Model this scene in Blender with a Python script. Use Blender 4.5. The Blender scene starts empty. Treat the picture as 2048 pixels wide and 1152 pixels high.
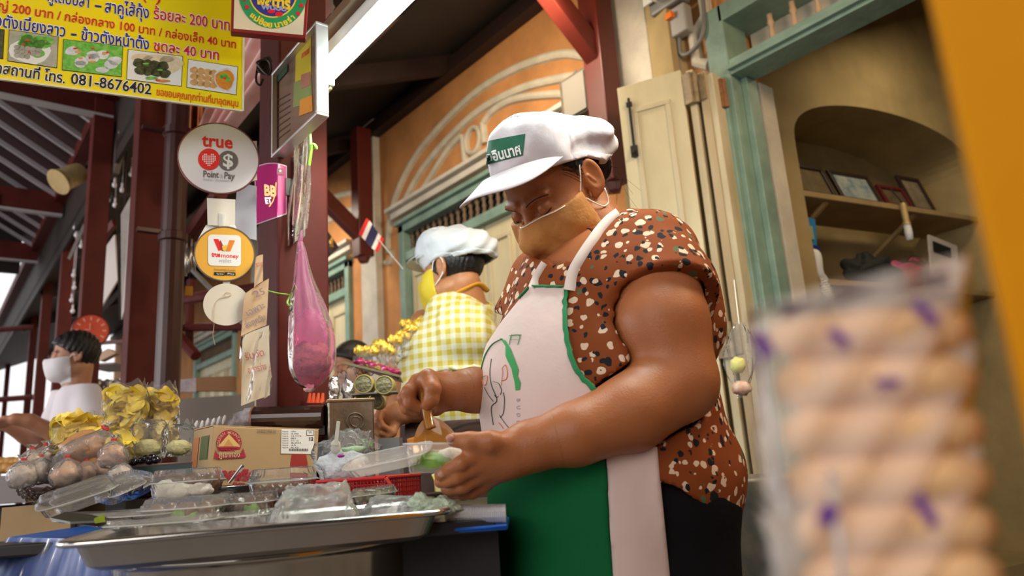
import bpy, math, random
import numpy as np
from mathutils import Vector, Matrix, noise
from mathutils.bvhtree import BVHTree
random.seed(7); rng = np.random.default_rng(7)
S = bpy.context.scene; COL = S.collection
# ------------------------------------------------------------------ camera
FPX = 1450.0
def nrm(v):
    v = np.array(v, float); return v/np.linalg.norm(v)
CZ = nrm((-434, -6176, 1450)); CY = np.array((-1199, 424, 1450.)); CY = nrm(CY-CZ*CY.dot(CZ)); CX = np.cross(CY, CZ)
CAM = np.array([0, 0, 0.98])
RT = np.array([CX[0], CY[0], CZ[0]]); DN = np.array([CX[1], CY[1], CZ[1]]); FW = np.array([CX[2], CY[2], CZ[2]])
NH = nrm((FW[0], FW[1], 0))            # horizontal viewing direction
RH = nrm(np.cross(NH, (0, 0, 1)))      # horizontal direction to the right
UP = np.array([0, 0, 1.])
camd = bpy.data.cameras.new('camera'); cam = bpy.data.objects.new('camera', camd); COL.objects.link(cam)
camd.sensor_width = 36; camd.lens = FPX/2048*36; camd.clip_start = 0.02; camd.clip_end = 200
M4 = Matrix.Identity(4)
for i in range(3):
    M4[i][0] = RT[i]; M4[i][1] = -DN[i]; M4[i][2] = -FW[i]; M4[i][3] = CAM[i]
cam.matrix_world = M4; S.camera = cam
camd.dof.use_dof = True; camd.dof.focus_distance = 1.33; camd.dof.aperture_fstop = 4.0
S.view_settings.view_transform = 'Standard'; S.view_settings.look = 'None'; S.view_settings.gamma = 1
S.view_settings.use_curve_mapping = False
S.view_settings.exposure = 0.22
# ------------------------------------------------------------------ daylight and lamps
W = bpy.data.worlds.new('world'); S.world = W; W.use_nodes = True
bg = W.node_tree.nodes['Background']; bg.inputs[0].default_value = (1.0, 0.97, 0.98, 1); bg.inputs[1].default_value = 1.05
def area(name, loc, target, sx, sy, power, col):
    l = bpy.data.lights.new(name, 'AREA'); l.shape = 'RECTANGLE'; l.size = sx; l.size_y = sy; l.energy = power; l.color = col
    o = bpy.data.objects.new(name, l); COL.objects.link(o); o.location = loc
    o.rotation_euler = (Vector(target)-Vector(loc)).to_track_quat('-Z', 'Y').to_euler(); return o
area('awning_daylight', (-2.2, -0.6, 2.6), (0.9, 1.2, 1.1), 2.5, 1.5, 38, (1.0, 0.93, 0.88))
area('shop_lamp_warm', (1.75, 0.15, 2.75), (1.2, 1.6, 1.2), 0.5, 0.5, 24, (1.0, 0.70, 0.42))
area('walkway_lamp', (1.7, 2.5, 3.0), (2.6, 3.2, 2.2), 1.2, 0.15, 20, (1.0, 0.82, 0.6))
area('walkway_lamp_far', (1.7, 5.5, 3.0), (2.4, 6.0, 1.6), 1.2, 0.15, 20, (1.0, 0.86, 0.7))
area('street_daylight', (-3.2, 4.6, 2.0), (.4, 4.0, 1.3), 2.6, 1.6, 75, (1.0, .95, .95))
area('warm_fill', (.25, -.9, 2.1), (.9, 1.0, 1.1), .5, .3, 9, (1.0, .84, .66))  # added warm fill behind the viewer, brightens woman, pack, column and food
area('shop_interior_lamp', (3.6, 0.9, 3.0), (4.2, 1.0, 1.6), 0.4, 0.4, 7.5, (1.0, 0.80, 0.52))
area('tube_glow', (0.80, 1.0, 1.80), (1.3, 1.1, 1.1), 1.1, 0.05, 9, (0.88, 1.0, 0.95))
# ------------------------------------------------------------------ pixel -> place
def ray(px, py):
    c = ((px-1024)/FPX, (py-576)/FPX); return RT*c[0]+DN*c[1]+FW
def onx(px, py, x): r = ray(px, py); return CAM+r*((x-CAM[0])/r[0])
def ony(px, py, y): r = ray(px, py); return CAM+r*((y-CAM[1])/r[1])
def onz(px, py, z): r = ray(px, py); return CAM+r*((z-CAM[2])/r[2])
def hp(px, py, h): r = ray(px, py); return CAM+r*(h/(r@NH))
def mpp(px, py, h): r = ray(px, py); return (h/(r@NH))/FPX      # metres per pixel there
# ------------------------------------------------------------------ materials
MATS = {}
def mat(name, col=(.5, .5, .5), rough=.5, metal=0., noise_amt=0., nscale=8., col2=None, bump=0., bscale=40., trans=0., ior=1.45,
        emis=None, estr=0., alpha=1., spec=.5, sss=0., coat=0., stretch=(1, 1, 1), wave=0.):
    if name in MATS: return MATS[name]
    m = bpy.data.materials.new(name); m.use_nodes = True; nt = m.node_tree; N = nt.nodes; L = nt.links
    b = N['Principled BSDF']; b.inputs['Base Color'].default_value = (*col, 1); b.inputs['Roughness'].default_value = rough
    b.inputs['Metallic'].default_value = metal; b.inputs['Specular IOR Level'].default_value = spec
    b.inputs['Transmission Weight'].default_value = trans; b.inputs['IOR'].default_value = ior; b.inputs['Alpha'].default_value = alpha
    if sss: b.inputs['Subsurface Weight'].default_value = sss; b.inputs['Subsurface Radius'].default_value = (.012, .005, .003); b.inputs['Subsurface Scale'].default_value = 1.0
    if coat: b.inputs['Coat Weight'].default_value = coat
    if emis is not None: b.inputs['Emission Color'].default_value = (*emis, 1); b.inputs['Emission Strength'].default_value = estr
    tc = N.new('ShaderNodeTexCoord'); mp = N.new('ShaderNodeMapping'); mp.inputs['Scale'].default_value = stretch; L.new(tc.outputs['Object'], mp.inputs[0])
    if noise_amt or col2:
        nz = N.new('ShaderNodeTexNoise'); nz.inputs['Scale'].default_value = nscale; nz.inputs['Detail'].default_value = 6; nz.inputs['Roughness'].default_value = .62
        L.new(mp.outputs[0], nz.inputs['Vector'])
        rp = N.new('ShaderNodeValToRGB'); rp.color_ramp.elements[0].position = .5-.18; rp.color_ramp.elements[1].position = .5+.18
        c2 = col2 if col2 else tuple(c*(1-noise_amt) for c in col)
        rp.color_ramp.elements[0].color = (*c2, 1); rp.color_ramp.elements[1].color = (*col, 1)
        L.new(nz.outputs[0], rp.inputs[0]); L.new(rp.outputs[0], b.inputs['Base Color'])
    if bump:
        nb = N.new('ShaderNodeTexNoise'); nb.inputs['Scale'].default_value = bscale; nb.inputs['Detail'].default_value = 5; L.new(mp.outputs[0], nb.inputs['Vector'])
        bp = N.new('ShaderNodeBump'); bp.inputs['Strength'].default_value = bump; bp.inputs['Distance'].default_value = .01
        L.new(nb.outputs[0], bp.inputs['Height']); L.new(bp.outputs[0], b.inputs['Normal'])
    MATS[name] = m; return m
def film(name, tint=(1, 1, 1), clear=.75, rough=.12, bump=.6, bscale=25., gloss=.35):
    """thin clear plastic: see-through, a little milky, glossy where creased or seen edge-on"""
    if name in MATS: return MATS[name]
    m = bpy.data.materials.new(name); m.use_nodes = True; nt = m.node_tree; N = nt.nodes; L = nt.links
    out = N['Material Output']; b = N['Principled BSDF']; b.inputs['Base Color'].default_value = (*tint, 1); b.inputs['Roughness'].default_value = .6
    tr = N.new('ShaderNodeBsdfTransparent'); tr.inputs[0].default_value = (*[min(1, .3+.7*t) for t in tint], 1)
    mx = N.new('ShaderNodeMixShader'); mx.inputs[0].default_value = (1-clear)*.62; L.new(tr.outputs[0], mx.inputs[1]); L.new(b.outputs[0], mx.inputs[2])
    tc = N.new('ShaderNodeTexCoord'); nb = N.new('ShaderNodeTexNoise'); nb.inputs['Scale'].default_value = bscale; nb.inputs['Detail'].default_value = 2; nb.inputs['Distortion'].default_value = 1.
    L.new(tc.outputs['Object'], nb.inputs['Vector']); bp = N.new('ShaderNodeBump'); bp.inputs['Strength'].default_value = min(1, bump); bp.inputs['Distance'].default_value = .006
    L.new(nb.outputs[0], bp.inputs['Height'])
    gl = N.new('ShaderNodeBsdfGlossy'); gl.inputs['Roughness'].default_value = rough; L.new(bp.outputs[0], gl.inputs['Normal'])
    fr = N.new('ShaderNodeLayerWeight'); fr.inputs[0].default_value = gloss*.42; L.new(bp.outputs[0], fr.inputs['Normal'])
    m2 = N.new('ShaderNodeMixShader'); L.new(fr.outputs['Fresnel'], m2.inputs[0]); L.new(mx.outputs[0], m2.inputs[1]); L.new(gl.outputs[0], m2.inputs[2]); L.new(m2.outputs[0], out.inputs[0])
    MATS[name] = m; return m
# ------------------------------------------------------------------ mesh helpers
class MB:
    def __init__(s): s.v = []; s.f = []
    def add(s, vs, fs):
        k = len(s.v); s.v += [tuple(map(float, v)) for v in vs]; s.f += [tuple(i+k for i in f) for f in fs]; return s
    def box(s, c, sz, ax=None):
        c = np.array(c, float); A = np.eye(3) if ax is None else np.array(ax, float)
        P = [c+A[0]*sz[0]*i/2+A[1]*sz[1]*j/2+A[2]*sz[2]*k/2 for i in (-1, 1) for j in (-1, 1) for k in (-1, 1)]
        return s.add(P, [(0, 1, 3, 2), (4, 6, 7, 5), (0, 4, 5, 1), (2, 3, 7, 6), (0, 2, 6, 4), (1, 5, 7, 3)])
    def mm(s, a, b):
        a = np.array(a, float); b = np.array(b, float); return s.box((a+b)/2, np.abs(b-a))
    def prism(s, poly, ext):
        n = len(poly); P = [np.array(p, float) for p in poly]; E = np.array(ext, float)
        return s.add(P+[p+E for p in P], [tuple(range(n))[::-1], tuple(range(n, 2*n))]+[(i, (i+1) % n, (i+1) % n+n, i+n) for i in range(n)])
    def tube(s, pts, r, seg=8, caps=True, closed=False, sq=None):
        P = [np.array(p, float) for p in pts]; n = len(P); R = r if hasattr(r, '__len__') else [r]*n
        T = [nrm(P[min(i+1, n-1)]-P[max(i-1, 0)]) if not closed else nrm(P[(i+1) % n]-P[i-1]) for i in range(n)]
        u = np.cross(T[0], (0, 0, 1)); u = nrm(u) if np.linalg.norm(u) > 1e-3 else np.array([1., 0, 0]); vs = []
        for i in range(n):
            u = u-T[i]*u.dot(T[i]); u = nrm(u); w = np.cross(T[i], u)
            for k in range(seg):
                a = 2*math.pi*k/seg; vs.append(P[i]+(u*math.cos(a)+w*math.sin(a)*(sq or 1))*R[i])
        fs = []
        for i in range(n if closed else n-1):
            j = (i+1) % n
            for k in range(seg): fs.append((i*seg+k, i*seg+(k+1) % seg, j*seg+(k+1) % seg, j*seg+k))
        if caps and not closed: fs += [tuple(range(seg))[::-1], tuple(range((n-1)*seg, n*seg))]
        return s.add(vs, fs)
    def lathe(s, prof, c=(0, 0, 0), ax=None, seg=24, sx=1., sy=1., cap=False):
        A = np.eye(3) if ax is None else np.array(ax, float); c = np.array(c, float); n = len(prof); vs = []
        for r, h in prof:
            for k in range(seg):
                a = 2*math.pi*k/seg; vs.append(c+A[0]*r*sx*math.cos(a)+A[1]*r*sy*math.sin(a)+A[2]*h)
        fs = [(i*seg+k, i*seg+(k+1) % seg, (i+1)*seg+(k+1) % seg, (i+1)*seg+k) for i in range(n-1) for k in range(seg)]
        if cap: fs += [tuple(range(seg))[::-1], tuple(range((n-1)*seg, n*seg))]
        return s.add(vs, fs)
    def grid(s, fn, nu, nv, closeu=False):
        vs = [fn(i/(nu-1) if not closeu else i/nu, j/(nv-1)) for i in range(nu) for j in range(nv)]; fs = []
        for i in range(nu if closeu else nu-1):
            for j in range(nv-1): a = i*nv+j; b = ((i+1) % nu)*nv+j; fs.append((a, b, b+1, a+1))
        return s.add(vs, fs)
    def ell(s, c, r, ax=None, nu=14, nv=10):
        A = np.eye(3) if ax is None else np.array(ax, float); c = np.array(c, float)
        prof = [(math.sin(math.pi*(i+.02)/(nv+.04)), -math.cos(math.pi*(i+.02)/(nv+.04))) for i in range(nv+1)]
        vs = []; 
        for q, h in prof:
            for k in range(nu):
                a = 2*math.pi*k/nu; vs.append(c+A[0]*r[0]*q*math.cos(a)+A[1]*r[1]*q*math.sin(a)+A[2]*r[2]*h)
        fs = [(i*nu+k, i*nu+(k+1) % nu, (i+1)*nu+(k+1) % nu, (i+1)*nu+k) for i in range(nv) for k in range(nu)]
        return s.add(vs, fs+[tuple(range(nu))[::-1], tuple(range(nv*nu, nv*nu+nu))])
    def disc(s, c, r, th, ax, seg=48, sx=1., sy=1.):
        return s.lathe([(r, -th/2), (r, th/2)], c, ax, seg, sx, sy, cap=True)
    def frame(s, o, U, V, w, h, t, d, N):
        """a rectangular frame, outer w x h centred at o, bar t, depth d along N"""
        o = np.array(o, float)
        for c, a, b in ((V*(h-t)/2, w, t), (-V*(h-t)/2, w, t), (U*(w-t)/2, t, h-2*t), (-U*(w-t)/2, t, h-2*t)):
            s.box(o+c, (a, b, d), (U, V, N))
        return s
def link_mesh(name, v, f, material, parent=None, smooth=False, loc=None, bevel=0, label=None, kind=None):
    v = np.array(v, float).reshape(-1, 3)
    if parent is not None: o0 = np.array(parent['_o'])
    elif loc is not None: o0 = np.array(loc, float)
    else: o0 = np.array([(v[:, 0].min()+v[:, 0].max())/2, (v[:, 1].min()+v[:, 1].max())/2, v[:, 2].min()])
    me = bpy.data.meshes.new(name); me.from_pydata([tuple(p) for p in v-o0], [], f); me.validate(); me.update()
    if material is not None: me.materials.append(material)
    if smooth:
        me.polygons.foreach_set('use_smooth', [True]*len(me.polygons))
    o = bpy.data.objects.new(name, me); COL.objects.link(o)
    if parent is not None: o.parent = parent
    else: o.location = o0
    o['_o'] = list(map(float, o0))
    if bevel:
        md = o.modifiers.new('bevel', 'BEVEL'); md.width = bevel; md.segments = 2; md.limit_method = 'ANGLE'
    if label: o['label'] = label
    if kind: o['kind'] = kind
    return o
def build(mb, name, material, parent=None, **k): return link_mesh(name, mb.v, mb.f, material, parent, **k)
def thing(name, label, cat, loc, group=None):
    o = bpy.data.objects.new(name, None); COL.objects.link(o); o.location = loc; o.empty_display_size = .05
    o['label'] = label; o['category'] = cat; o['_o'] = list(map(float, loc))
    if group: o['group'] = group
    return o
def tag(o, label, cat, group=None, kind=None):
    o['label'] = label; o['category'] = cat
    if group: o['group'] = group
    if kind: o['kind'] = kind
    return o
def struct(mb, name, material, **k): return build(mb, name, material, kind='structure', **k)
def copy_thing(o, delta, label=None, rotz=None):
    c = o.copy(); COL.objects.link(c); c.location = Vector(o.location)+Vector(delta)
    if label: c['label'] = label
    if rotz is not None: c.rotation_euler[2] = rotz
    for ch in list(o.children):
        d = ch.copy(); COL.objects.link(d); d.parent = c
        for g in list(ch.children):
            e = g.copy(); COL.objects.link(e); e.parent = d
    return c
ORD = 'first second third fourth fifth sixth seventh eighth ninth tenth eleventh twelfth thirteenth fourteenth fifteenth sixteenth'.split()
def text_mesh(s, size, bold=0., align='CENTER'):
    c = bpy.data.curves.new('t', 'FONT'); c.body = s; c.size = size; c.align_x = align; c.align_y = 'CENTER'; c.offset = bold; c.resolution_u = 2
    o = bpy.data.objects.new('t', c); COL.objects.link(o); bpy.context.view_layer.update()
    me = bpy.data.meshes.new_from_object(o.evaluated_get(bpy.context.evaluated_depsgraph_get()))
    v = np.empty(len(me.vertices)*3); me.vertices.foreach_get('co', v); v = v.reshape(-1, 3); f = [tuple(p.vertices) for p in me.polygons]
    bpy.data.objects.remove(o); bpy.data.curves.remove(c); bpy.data.meshes.remove(me); return v, f
def text(s, size, o, U, V, N, material, parent, name='lettering', bold=0., align='CENTER', lift=.0008, sx=1., fitw=None, project=None, **k):
    v, f = text_mesh(s, size, bold, align)
    if len(v) == 0: return None
    if fitw:
        w = v[:, 0].max()-v[:, 0].min(); sx = fitw/w
    P = np.array(o)+np.outer(v[:, 0]*sx, U)+np.outer(v[:, 1], V)+np.array(N)*lift
    if project is not None: P = wrap(P, N, project, lift)
    return link_mesh(name, P, f, material, parent, **k)
def wrap(P, N, bvh, lift=.0008):
    out = []; Nv = Vector(N)
    for p in P:
        h = bvh.ray_cast(Vector(p)+Nv*.3, -Nv, .6)
        out.append(np.array(h[0]+Nv*lift) if h[0] is not None else np.array(p))
    return np.array(out)
def bvh_of(o):
    me = o.data; o0 = Vector(o['_o'])
    return BVHTree.FromPolygons([v.co+o0 for v in me.vertices], [tuple(p.vertices) for p in me.polygons])
def axes_to(px, py, h):
    """basis of something facing the camera while hanging upright"""
    r = hp(px, py, h)-CAM; n = -nrm((r[0], r[1], 0)); u = nrm(np.cross(UP, n)); return u, UP.copy(), n
# ------------------------------------------------------------------ sculpted bodies (signed distances -> one surface)
import openvdb
class Sculpt:
    def __init__(s, lo, hi, vox):
        s.lo = np.array(lo, float); s.vox = vox; n = np.ceil((np.array(hi)-s.lo)/vox).astype(int)
        ax = [s.lo[i]+np.arange(n[i])*vox for i in range(3)]
        s.P = np.stack(np.meshgrid(*ax, indexing='ij'), -1).astype(np.float32); s.d = np.full(n, 9., np.float32)
    def sphere(s, c, r): return np.linalg.norm(s.P-np.array(c, np.float32), axis=-1)-r
    def ell(s, c, r, ax=None):
        q = s.P-np.array(c, np.float32)
        if ax is not None: q = q@np.array(ax, np.float32).T
        r = np.array(r, np.float32); k0 = np.linalg.norm(q/r, axis=-1); k1 = np.linalg.norm(q/(r*r), axis=-1)
        return k0*(k0-1)/np.maximum(k1, 1e-6)
    def cap(s, a, b, ra, rb):
        a = np.array(a, np.float32); b = np.array(b, np.float32); ab = b-a; L2 = float(ab@ab)
        pa = s.P-a; t = np.clip((pa@ab)/L2, 0, 1); return np.linalg.norm(pa-t[..., None]*ab, axis=-1)-(ra+(rb-ra)*t)
    def chain(s, pts, rs, k=.008):
        d = None
        for i in range(len(pts)-1):
            e = s.cap(pts[i], pts[i+1], rs[i], rs[i+1]); d = e if d is None else smin(d, e, k)
        return d
    def plane(s, c, n): return (s.P-np.array(c, np.float32))@np.array(nrm(n), np.float32)
    def un(s, e, k=.01): s.d = smin(s.d, e, k); return s
    def sub(s, e, k=.005): s.d = -smin(-s.d, e, k); return s
    def mesh(s, d=None):
        g = openvdb.FloatGrid(); g.background = 1.0 if False else g.background
        a = np.ascontiguousarray(s.d if d is None else d, np.float32)
        g = openvdb.FloatGrid(float(1.0)); g.copyFromArray(np.clip(a, -1, 1)); g.transform = openvdb.createLinearTransform(voxelSize=s.vox)
        v, t, q = g.convertToPolygons(isovalue=0.0, adaptivity=0.0)
        v = np.array(v)+s.lo
        f = [tuple(map(int, x[::-1])) for x in t]+[tuple(map(int, x[::-1])) for x in q]
        return v, f
def smin(a, b, k):
    if k <= 0: return np.minimum(a, b)
    h = np.clip(.5+.5*(b-a)/k, 0, 1); return b+(a-b)*h-k*h*(1-h)
def smax(a, b, k): return -smin(-a, -b, k)
def wob(P, s, seed=0.):
    """cheap smooth wobble field for folds"""
    x, y, z = P[..., 0]*s+seed, P[..., 1]*s+seed*1.7, P[..., 2]*s+seed*.6
    return (np.sin(x*1.3+np.sin(y*1.7+z))+np.sin(y*1.9+np.sin(z*1.3+x*.7))+np.sin(z*1.5+np.sin(x*2.1-y)))/3
# ================================================================== the setting
PI = math.pi
m_orange = mat('orange_plaster', (.58, .26, .085), .85, noise_amt=.35, nscale=3., bump=.25, bscale=30)
m_cream = mat('cream_paint', (.62, .56, .38), .6, col2=(.42, .34, .20), nscale=5., bump=.15, stretch=(1, 1, .35))
m_creamdoor = mat('cream_door_paint', (.66, .60, .40), .38, col2=(.52, .45, .27), nscale=4., bump=.12, bscale=18, stretch=(1, 1, .3))
m_teal = mat('pale_green_paint', (.24, .36, .29), .5, col2=(.16, .25, .20), nscale=7., bump=.2)
m_white = mat('offwhite_plaster', (.62, .57, .47), .8, noise_amt=.25, nscale=6., bump=.2)
m_mould = mat('moulding_white', (.55, .50, .38), .75, noise_amt=.25, nscale=9.)
m_red = mat('dark_red_paint', (.10, .014, .009), .6, noise_amt=.35, nscale=5., bump=.1, spec=.25)
m_red2 = mat('red_paint', (.12, .017, .010), .4, noise_amt=.3, nscale=5.)
m_redsign = mat('sign_frame_red', (.22, .012, .01), .4)
m_dark = mat('dark_wood', (.026, .011, .008), .6, noise_amt=.4, nscale=6., stretch=(1, .2, 1))
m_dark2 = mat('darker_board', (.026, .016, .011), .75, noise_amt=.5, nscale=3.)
m_batten = mat('galvanised_batten', (.50, .46, .48), .35, metal=.4)
m_steel = mat('brushed_steel', (.55, .53, .50), .25, metal=1., bump=.05, bscale=60)
m_inner = mat('inner_wall_plaster', (.44, .33, .155), .9, noise_amt=.35, nscale=2.5)
m_floor = mat('cement_floor', (.20, .18, .16), .6, noise_amt=.4, nscale=3.)
m_black = mat('black', (.01, .01, .01), .6)
m_grey = mat('grey_metal', (.22, .21, .20), .5, noise_amt=.3, nscale=10)
m_whitep = mat('white_plastic', (.8, .8, .78), .4)
XF = 2.6
struct(MB().mm((-12, -6, -.05), (9, 22, 0)), 'floor', m_floor)
# facade wall with openings: window bays (y0,y1) z0..z1 and the shop door
def wall_with_holes(x0, x1, ya, yb, z0, z1, holes):
    mb = MB(); ys = sorted({ya, yb, *[h[0] for h in holes], *[h[1] for h in holes]})
    for a, b in zip(ys[:-1], ys[1:]):
        hs = [h for h in holes if h[0] <= a+1e-6 and h[1] >= b-1e-6]
        if not hs: mb.mm((x0, a, z0), (x1, b, z1))
        else:
            h = hs[0]
            if h[2] > z0: mb.mm((x0, a, z0), (x1, b, h[2]))
            if h[3] < z1: mb.mm((x0, a, h[3]), (x1, b, z1))
    return mb
HOLES = [(-.55, 1.56, 0, 2.80), (2.46, 4.36, .0, 2.70), (5.16, 6.75, 0, 2.66), (7.9, 9.4, 0, 2.6), (10.6, 12.0, 0, 2.6)]
struct(wall_with_holes(XF, XF+.22, -1.6, 14.5, 0, 4.1, HOLES), 'wall_right', m_orange)
# arched raised mouldings over window bay
def ribbon(pts, w, d, x=XF):
    """raised moulding strip following (y,z) points on the facade"""
    n = len(pts); V = []; P = [np.array(p, float) for p in pts]
    for i in range(n):
        t = P[min(i+1, n-1)]-P[max(i-1, 0)]; t = t/max(np.linalg.norm(t), 1e-6); q = np.array([-t[1], t[0]])*w/2
        for dx, m in ((0, 1), (-d*.7, .8), (-d, .3), (-d, -.3), (-d*.7, -.8), (0, -1)): V.append((x+dx, P[i][0]+q[0]*m, P[i][1]+q[1]*m))
    F = [(i*6+k, i*6+k+1, (i+1)*6+k+1, (i+1)*6+k) for i in range(n-1) for k in range(5)]
    F += [tuple(range(6)), tuple(range((n-1)*6, n*6))[::-1]]
    mb = MB(); mb.add(V, F); return mb
def arc(c, rx, rz, z0, a0, a1, n=28): return [(c+rx*math.cos(a0+(a1-a0)*i/n), z0+rz*math.sin(a0+(a1-a0)*i/n)) for i in range(n+1)]
def curve(pts, n=6):
    P = [np.array(p, float) for p in pts]; P = [2*P[0]-P[1]]+P+[2*P[-1]-P[-2]]; out = []
    for i in range(1, len(P)-2):
        for j in range(n):
            t = j/n; a, b, c, d = P[i-1:i+3]; out.append(.5*((2*b)+(c-a)*t+(2*a-5*b+4*c-d)*t*t+(3*b-a-3*c+d)*t**3))
    return out+[P[-2]]
def arches(cy):
    k = 0
    out = curve([(4.56, 2.52), (4.55, 2.66), (4.47, 2.86), (4.25, 3.06), (3.94, 3.19), (3.41, 3.28), (2.97, 3.25), (2.59, 3.15), (2.38, 3.03)])+[(2.29, 3.02), (2.29, 2.74), (2.38, 2.70)]
    sec = curve([(4.34, 2.74), (4.26, 2.87), (3.96, 3.03), (3.43, 3.14), (2.98, 3.11), (2.61, 3.01), (2.43, 2.94)])+[(2.40, 2.92), (2.40, 2.76)]
    th = curve([(4.20, 2.77), (3.97, 2.89), (3.74, 3.01), (3.58, 3.05), (3.54, 3.02)])+[(3.53, 2.86)]
    th2 = [(3.31, 2.90)]+curve([(3.32, 3.04), (3.20, 3.08), (2.99, 3.06), (2.64, 2.93), (2.52, 2.86)])
    oval = [(3.43+.075*math.cos(a), 2.97+.085*math.sin(a)) for a in np.linspace(0, 2*PI, 25)]
    scroll = curve([(2.38, 2.70), (2.34, 2.62), (2.38, 2.56)])
    foot = curve([(4.56, 2.54), (4.50, 2.50), (4.53, 2.44), (4.60, 2.46)])
    for p, w in ((out, .055), (sec, .055), (th, .05), (th2, .05), (oval, .035), (scroll, .05), (foot, .04)):
        struct(ribbon([(a+cy, b) for a, b in p], w, .03), 'trim_%d' % (1+arches.n), m_mould); arches.n += 1
arches.n = 0
arches(0); arches(2.42)
# cornices and frames of the two window bays
def bay(n, y0, y1, zt, leaves):
    w = thing('window_%d' % n, 'pale green framed window bay with a row of turned balusters over cream shutters', 'window', (XF, (y0+y1)/2, 0)); w['kind'] = 'structure'; del w['category']; del w['label']
    build(MB().mm((XF-.06, y0-.07, zt+.07), (XF+.1, y1+.07, zt+.12)).mm((XF-.10, y0-.09, zt+.12), (XF+.1, y1+.09, zt+.15)), 'cornice', m_white, w, bevel=.006)
    build(MB().mm((XF-.04, y0, zt-.055), (XF+.1, y1, zt)).mm((XF-.07, y0-.02, zt), (XF+.1, y1+.02, zt+.03)).mm((XF-.04, y0, 0), (XF+.1, y0+.07, zt)).mm((XF-.04, y1-.07, 0), (XF+.1, y1, zt))
          .mm((XF-.03, y0+.07, zt-.27), (XF+.1, y1-.07, zt-.205)), 'window_frame', m_teal, w, bevel=.005)
    nb = int((y1-y0)/.075)
    for i in range(nb):
        y = y0+.09+(y1-y0-.18)*i/(nb-1)
        build(MB().lathe([(.014, 0), (.014, .02), (.02, .03), (.010, .05), (.017, .075), (.010, .1), (.02, .12), (.014, .13), (.014, .15)], (XF+.03, y, zt-.205), seg=8), 'baluster', m_balu, w, smooth=True)
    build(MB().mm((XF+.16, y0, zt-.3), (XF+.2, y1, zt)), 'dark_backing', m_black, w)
    k = leaves; ww = (y1-y0-.14)/k
    for i in range(k):
        a = y0+.07+ww*i; lf = build(MB().mm((XF+.02, a+.004, .05), (XF+.05, a+ww-.004, zt-.27)), 'shutter_leaf', m_creamdoor, w, bevel=.003)
        build(MB().frame((XF+.015, a+ww/2, zt-.27-.95), np.array([0, 1., 0]), UP, ww-.07, 1.7, .025, .02, np.array([-1., 0, 0])), 'panel_moulding', m_cream, lf, bevel=.003)
        build(MB().frame((XF+.015, a+ww/2, .42), np.array([0, 1., 0]), UP, ww-.07, .6, .025, .02, np.array([-1., 0, 0])), 'panel_moulding', m_cream, lf, bevel=.003)
    return w
m_balu = mat('baluster_brown', (.16, .10, .055), .6, noise_amt=.4)
bay(1, 2.46, 4.36, 2.66, 6); bay(2, 5.16, 6.75, 2.62, 4); bay(3, 7.9, 9.4, 2.56, 4)
# plaster pilasters on the facade
struct(MB().mm((XF-.07, 1.93, 0), (XF, 2.14, 4.1)), 'trim_20', m_white, bevel=.006)
struct(MB().mm((XF-.03, 1.84, 0), (XF, 1.93, 4.1)), 'trim_21', mat('grey_plaster', (.34, .28, .22), .8, noise_amt=.3, nscale=4), bevel=.004)
struct(MB().mm((XF-.06, 4.66, 0), (XF, 4.90, 4.1)), 'trim_22', m_white, bevel=.006)
struct(MB().mm((XF-.06, 7.1, 0), (XF, 7.35, 4.1)), 'trim_23', m_white, bevel=.006)
# door frame with balustered transom
d1 = thing('door_1', 'x', 'door', (XF, 1.56, 0)); d1['kind'] = 'structure'; del d1['category']; del d1['label']
YD0, YD1 = -.55, 1.56
build(MB().mm((XF-.05, YD1-.02, 0), (XF+.12, YD1+.08, 2.84)).mm((XF-.05, YD0, 2.76), (XF+.20, YD1, 2.84)).mm((XF-.05, YD0, 2.50), (XF+.09, YD1-.02, 2.57))
      .mm((XF+.02, YD1-.05, 0), (XF+.10, YD1-.02, 2.5)).mm((XF-.075, YD1+.0, 0), (XF-.05, YD1+.025, 2.5)).mm((XF-.075, YD0, 2.515), (XF-.05, YD1-.02, 2.535)), 'door_frame', m_teal, d1, bevel=.004)
build(MB().mm((XF+.12, YD1-.05, 0), (XF+.22, YD1+.0, 2.5)), 'inner_jamb', m_white, d1)
for i in range(18):
    y = YD1-.16-i*.105
    build(MB().lathe([(.013, 0), (.013, .02), (.017, .03), (.009, .05), (.015, .09), (.009, .13), (.017, .15), (.013, .16), (.013, .19)], (XF+.09, y, 2.57), seg=8), 'baluster', mat('baluster_pale', (.55, .38, .24), .5), d1, smooth=True)
build(MB().mm((XF+.16, YD0, 2.57), (XF+.17, YD1-.02, 2.76)), 'transom_backing', m_white, d1)
struct(curve and ribbon([(1.64, 3.2), (1.64, 2.86), (1.72, 2.80), (1.72, 2.66), (1.66, 2.62)], .06, .03), 'trim_24', m_white)
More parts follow.
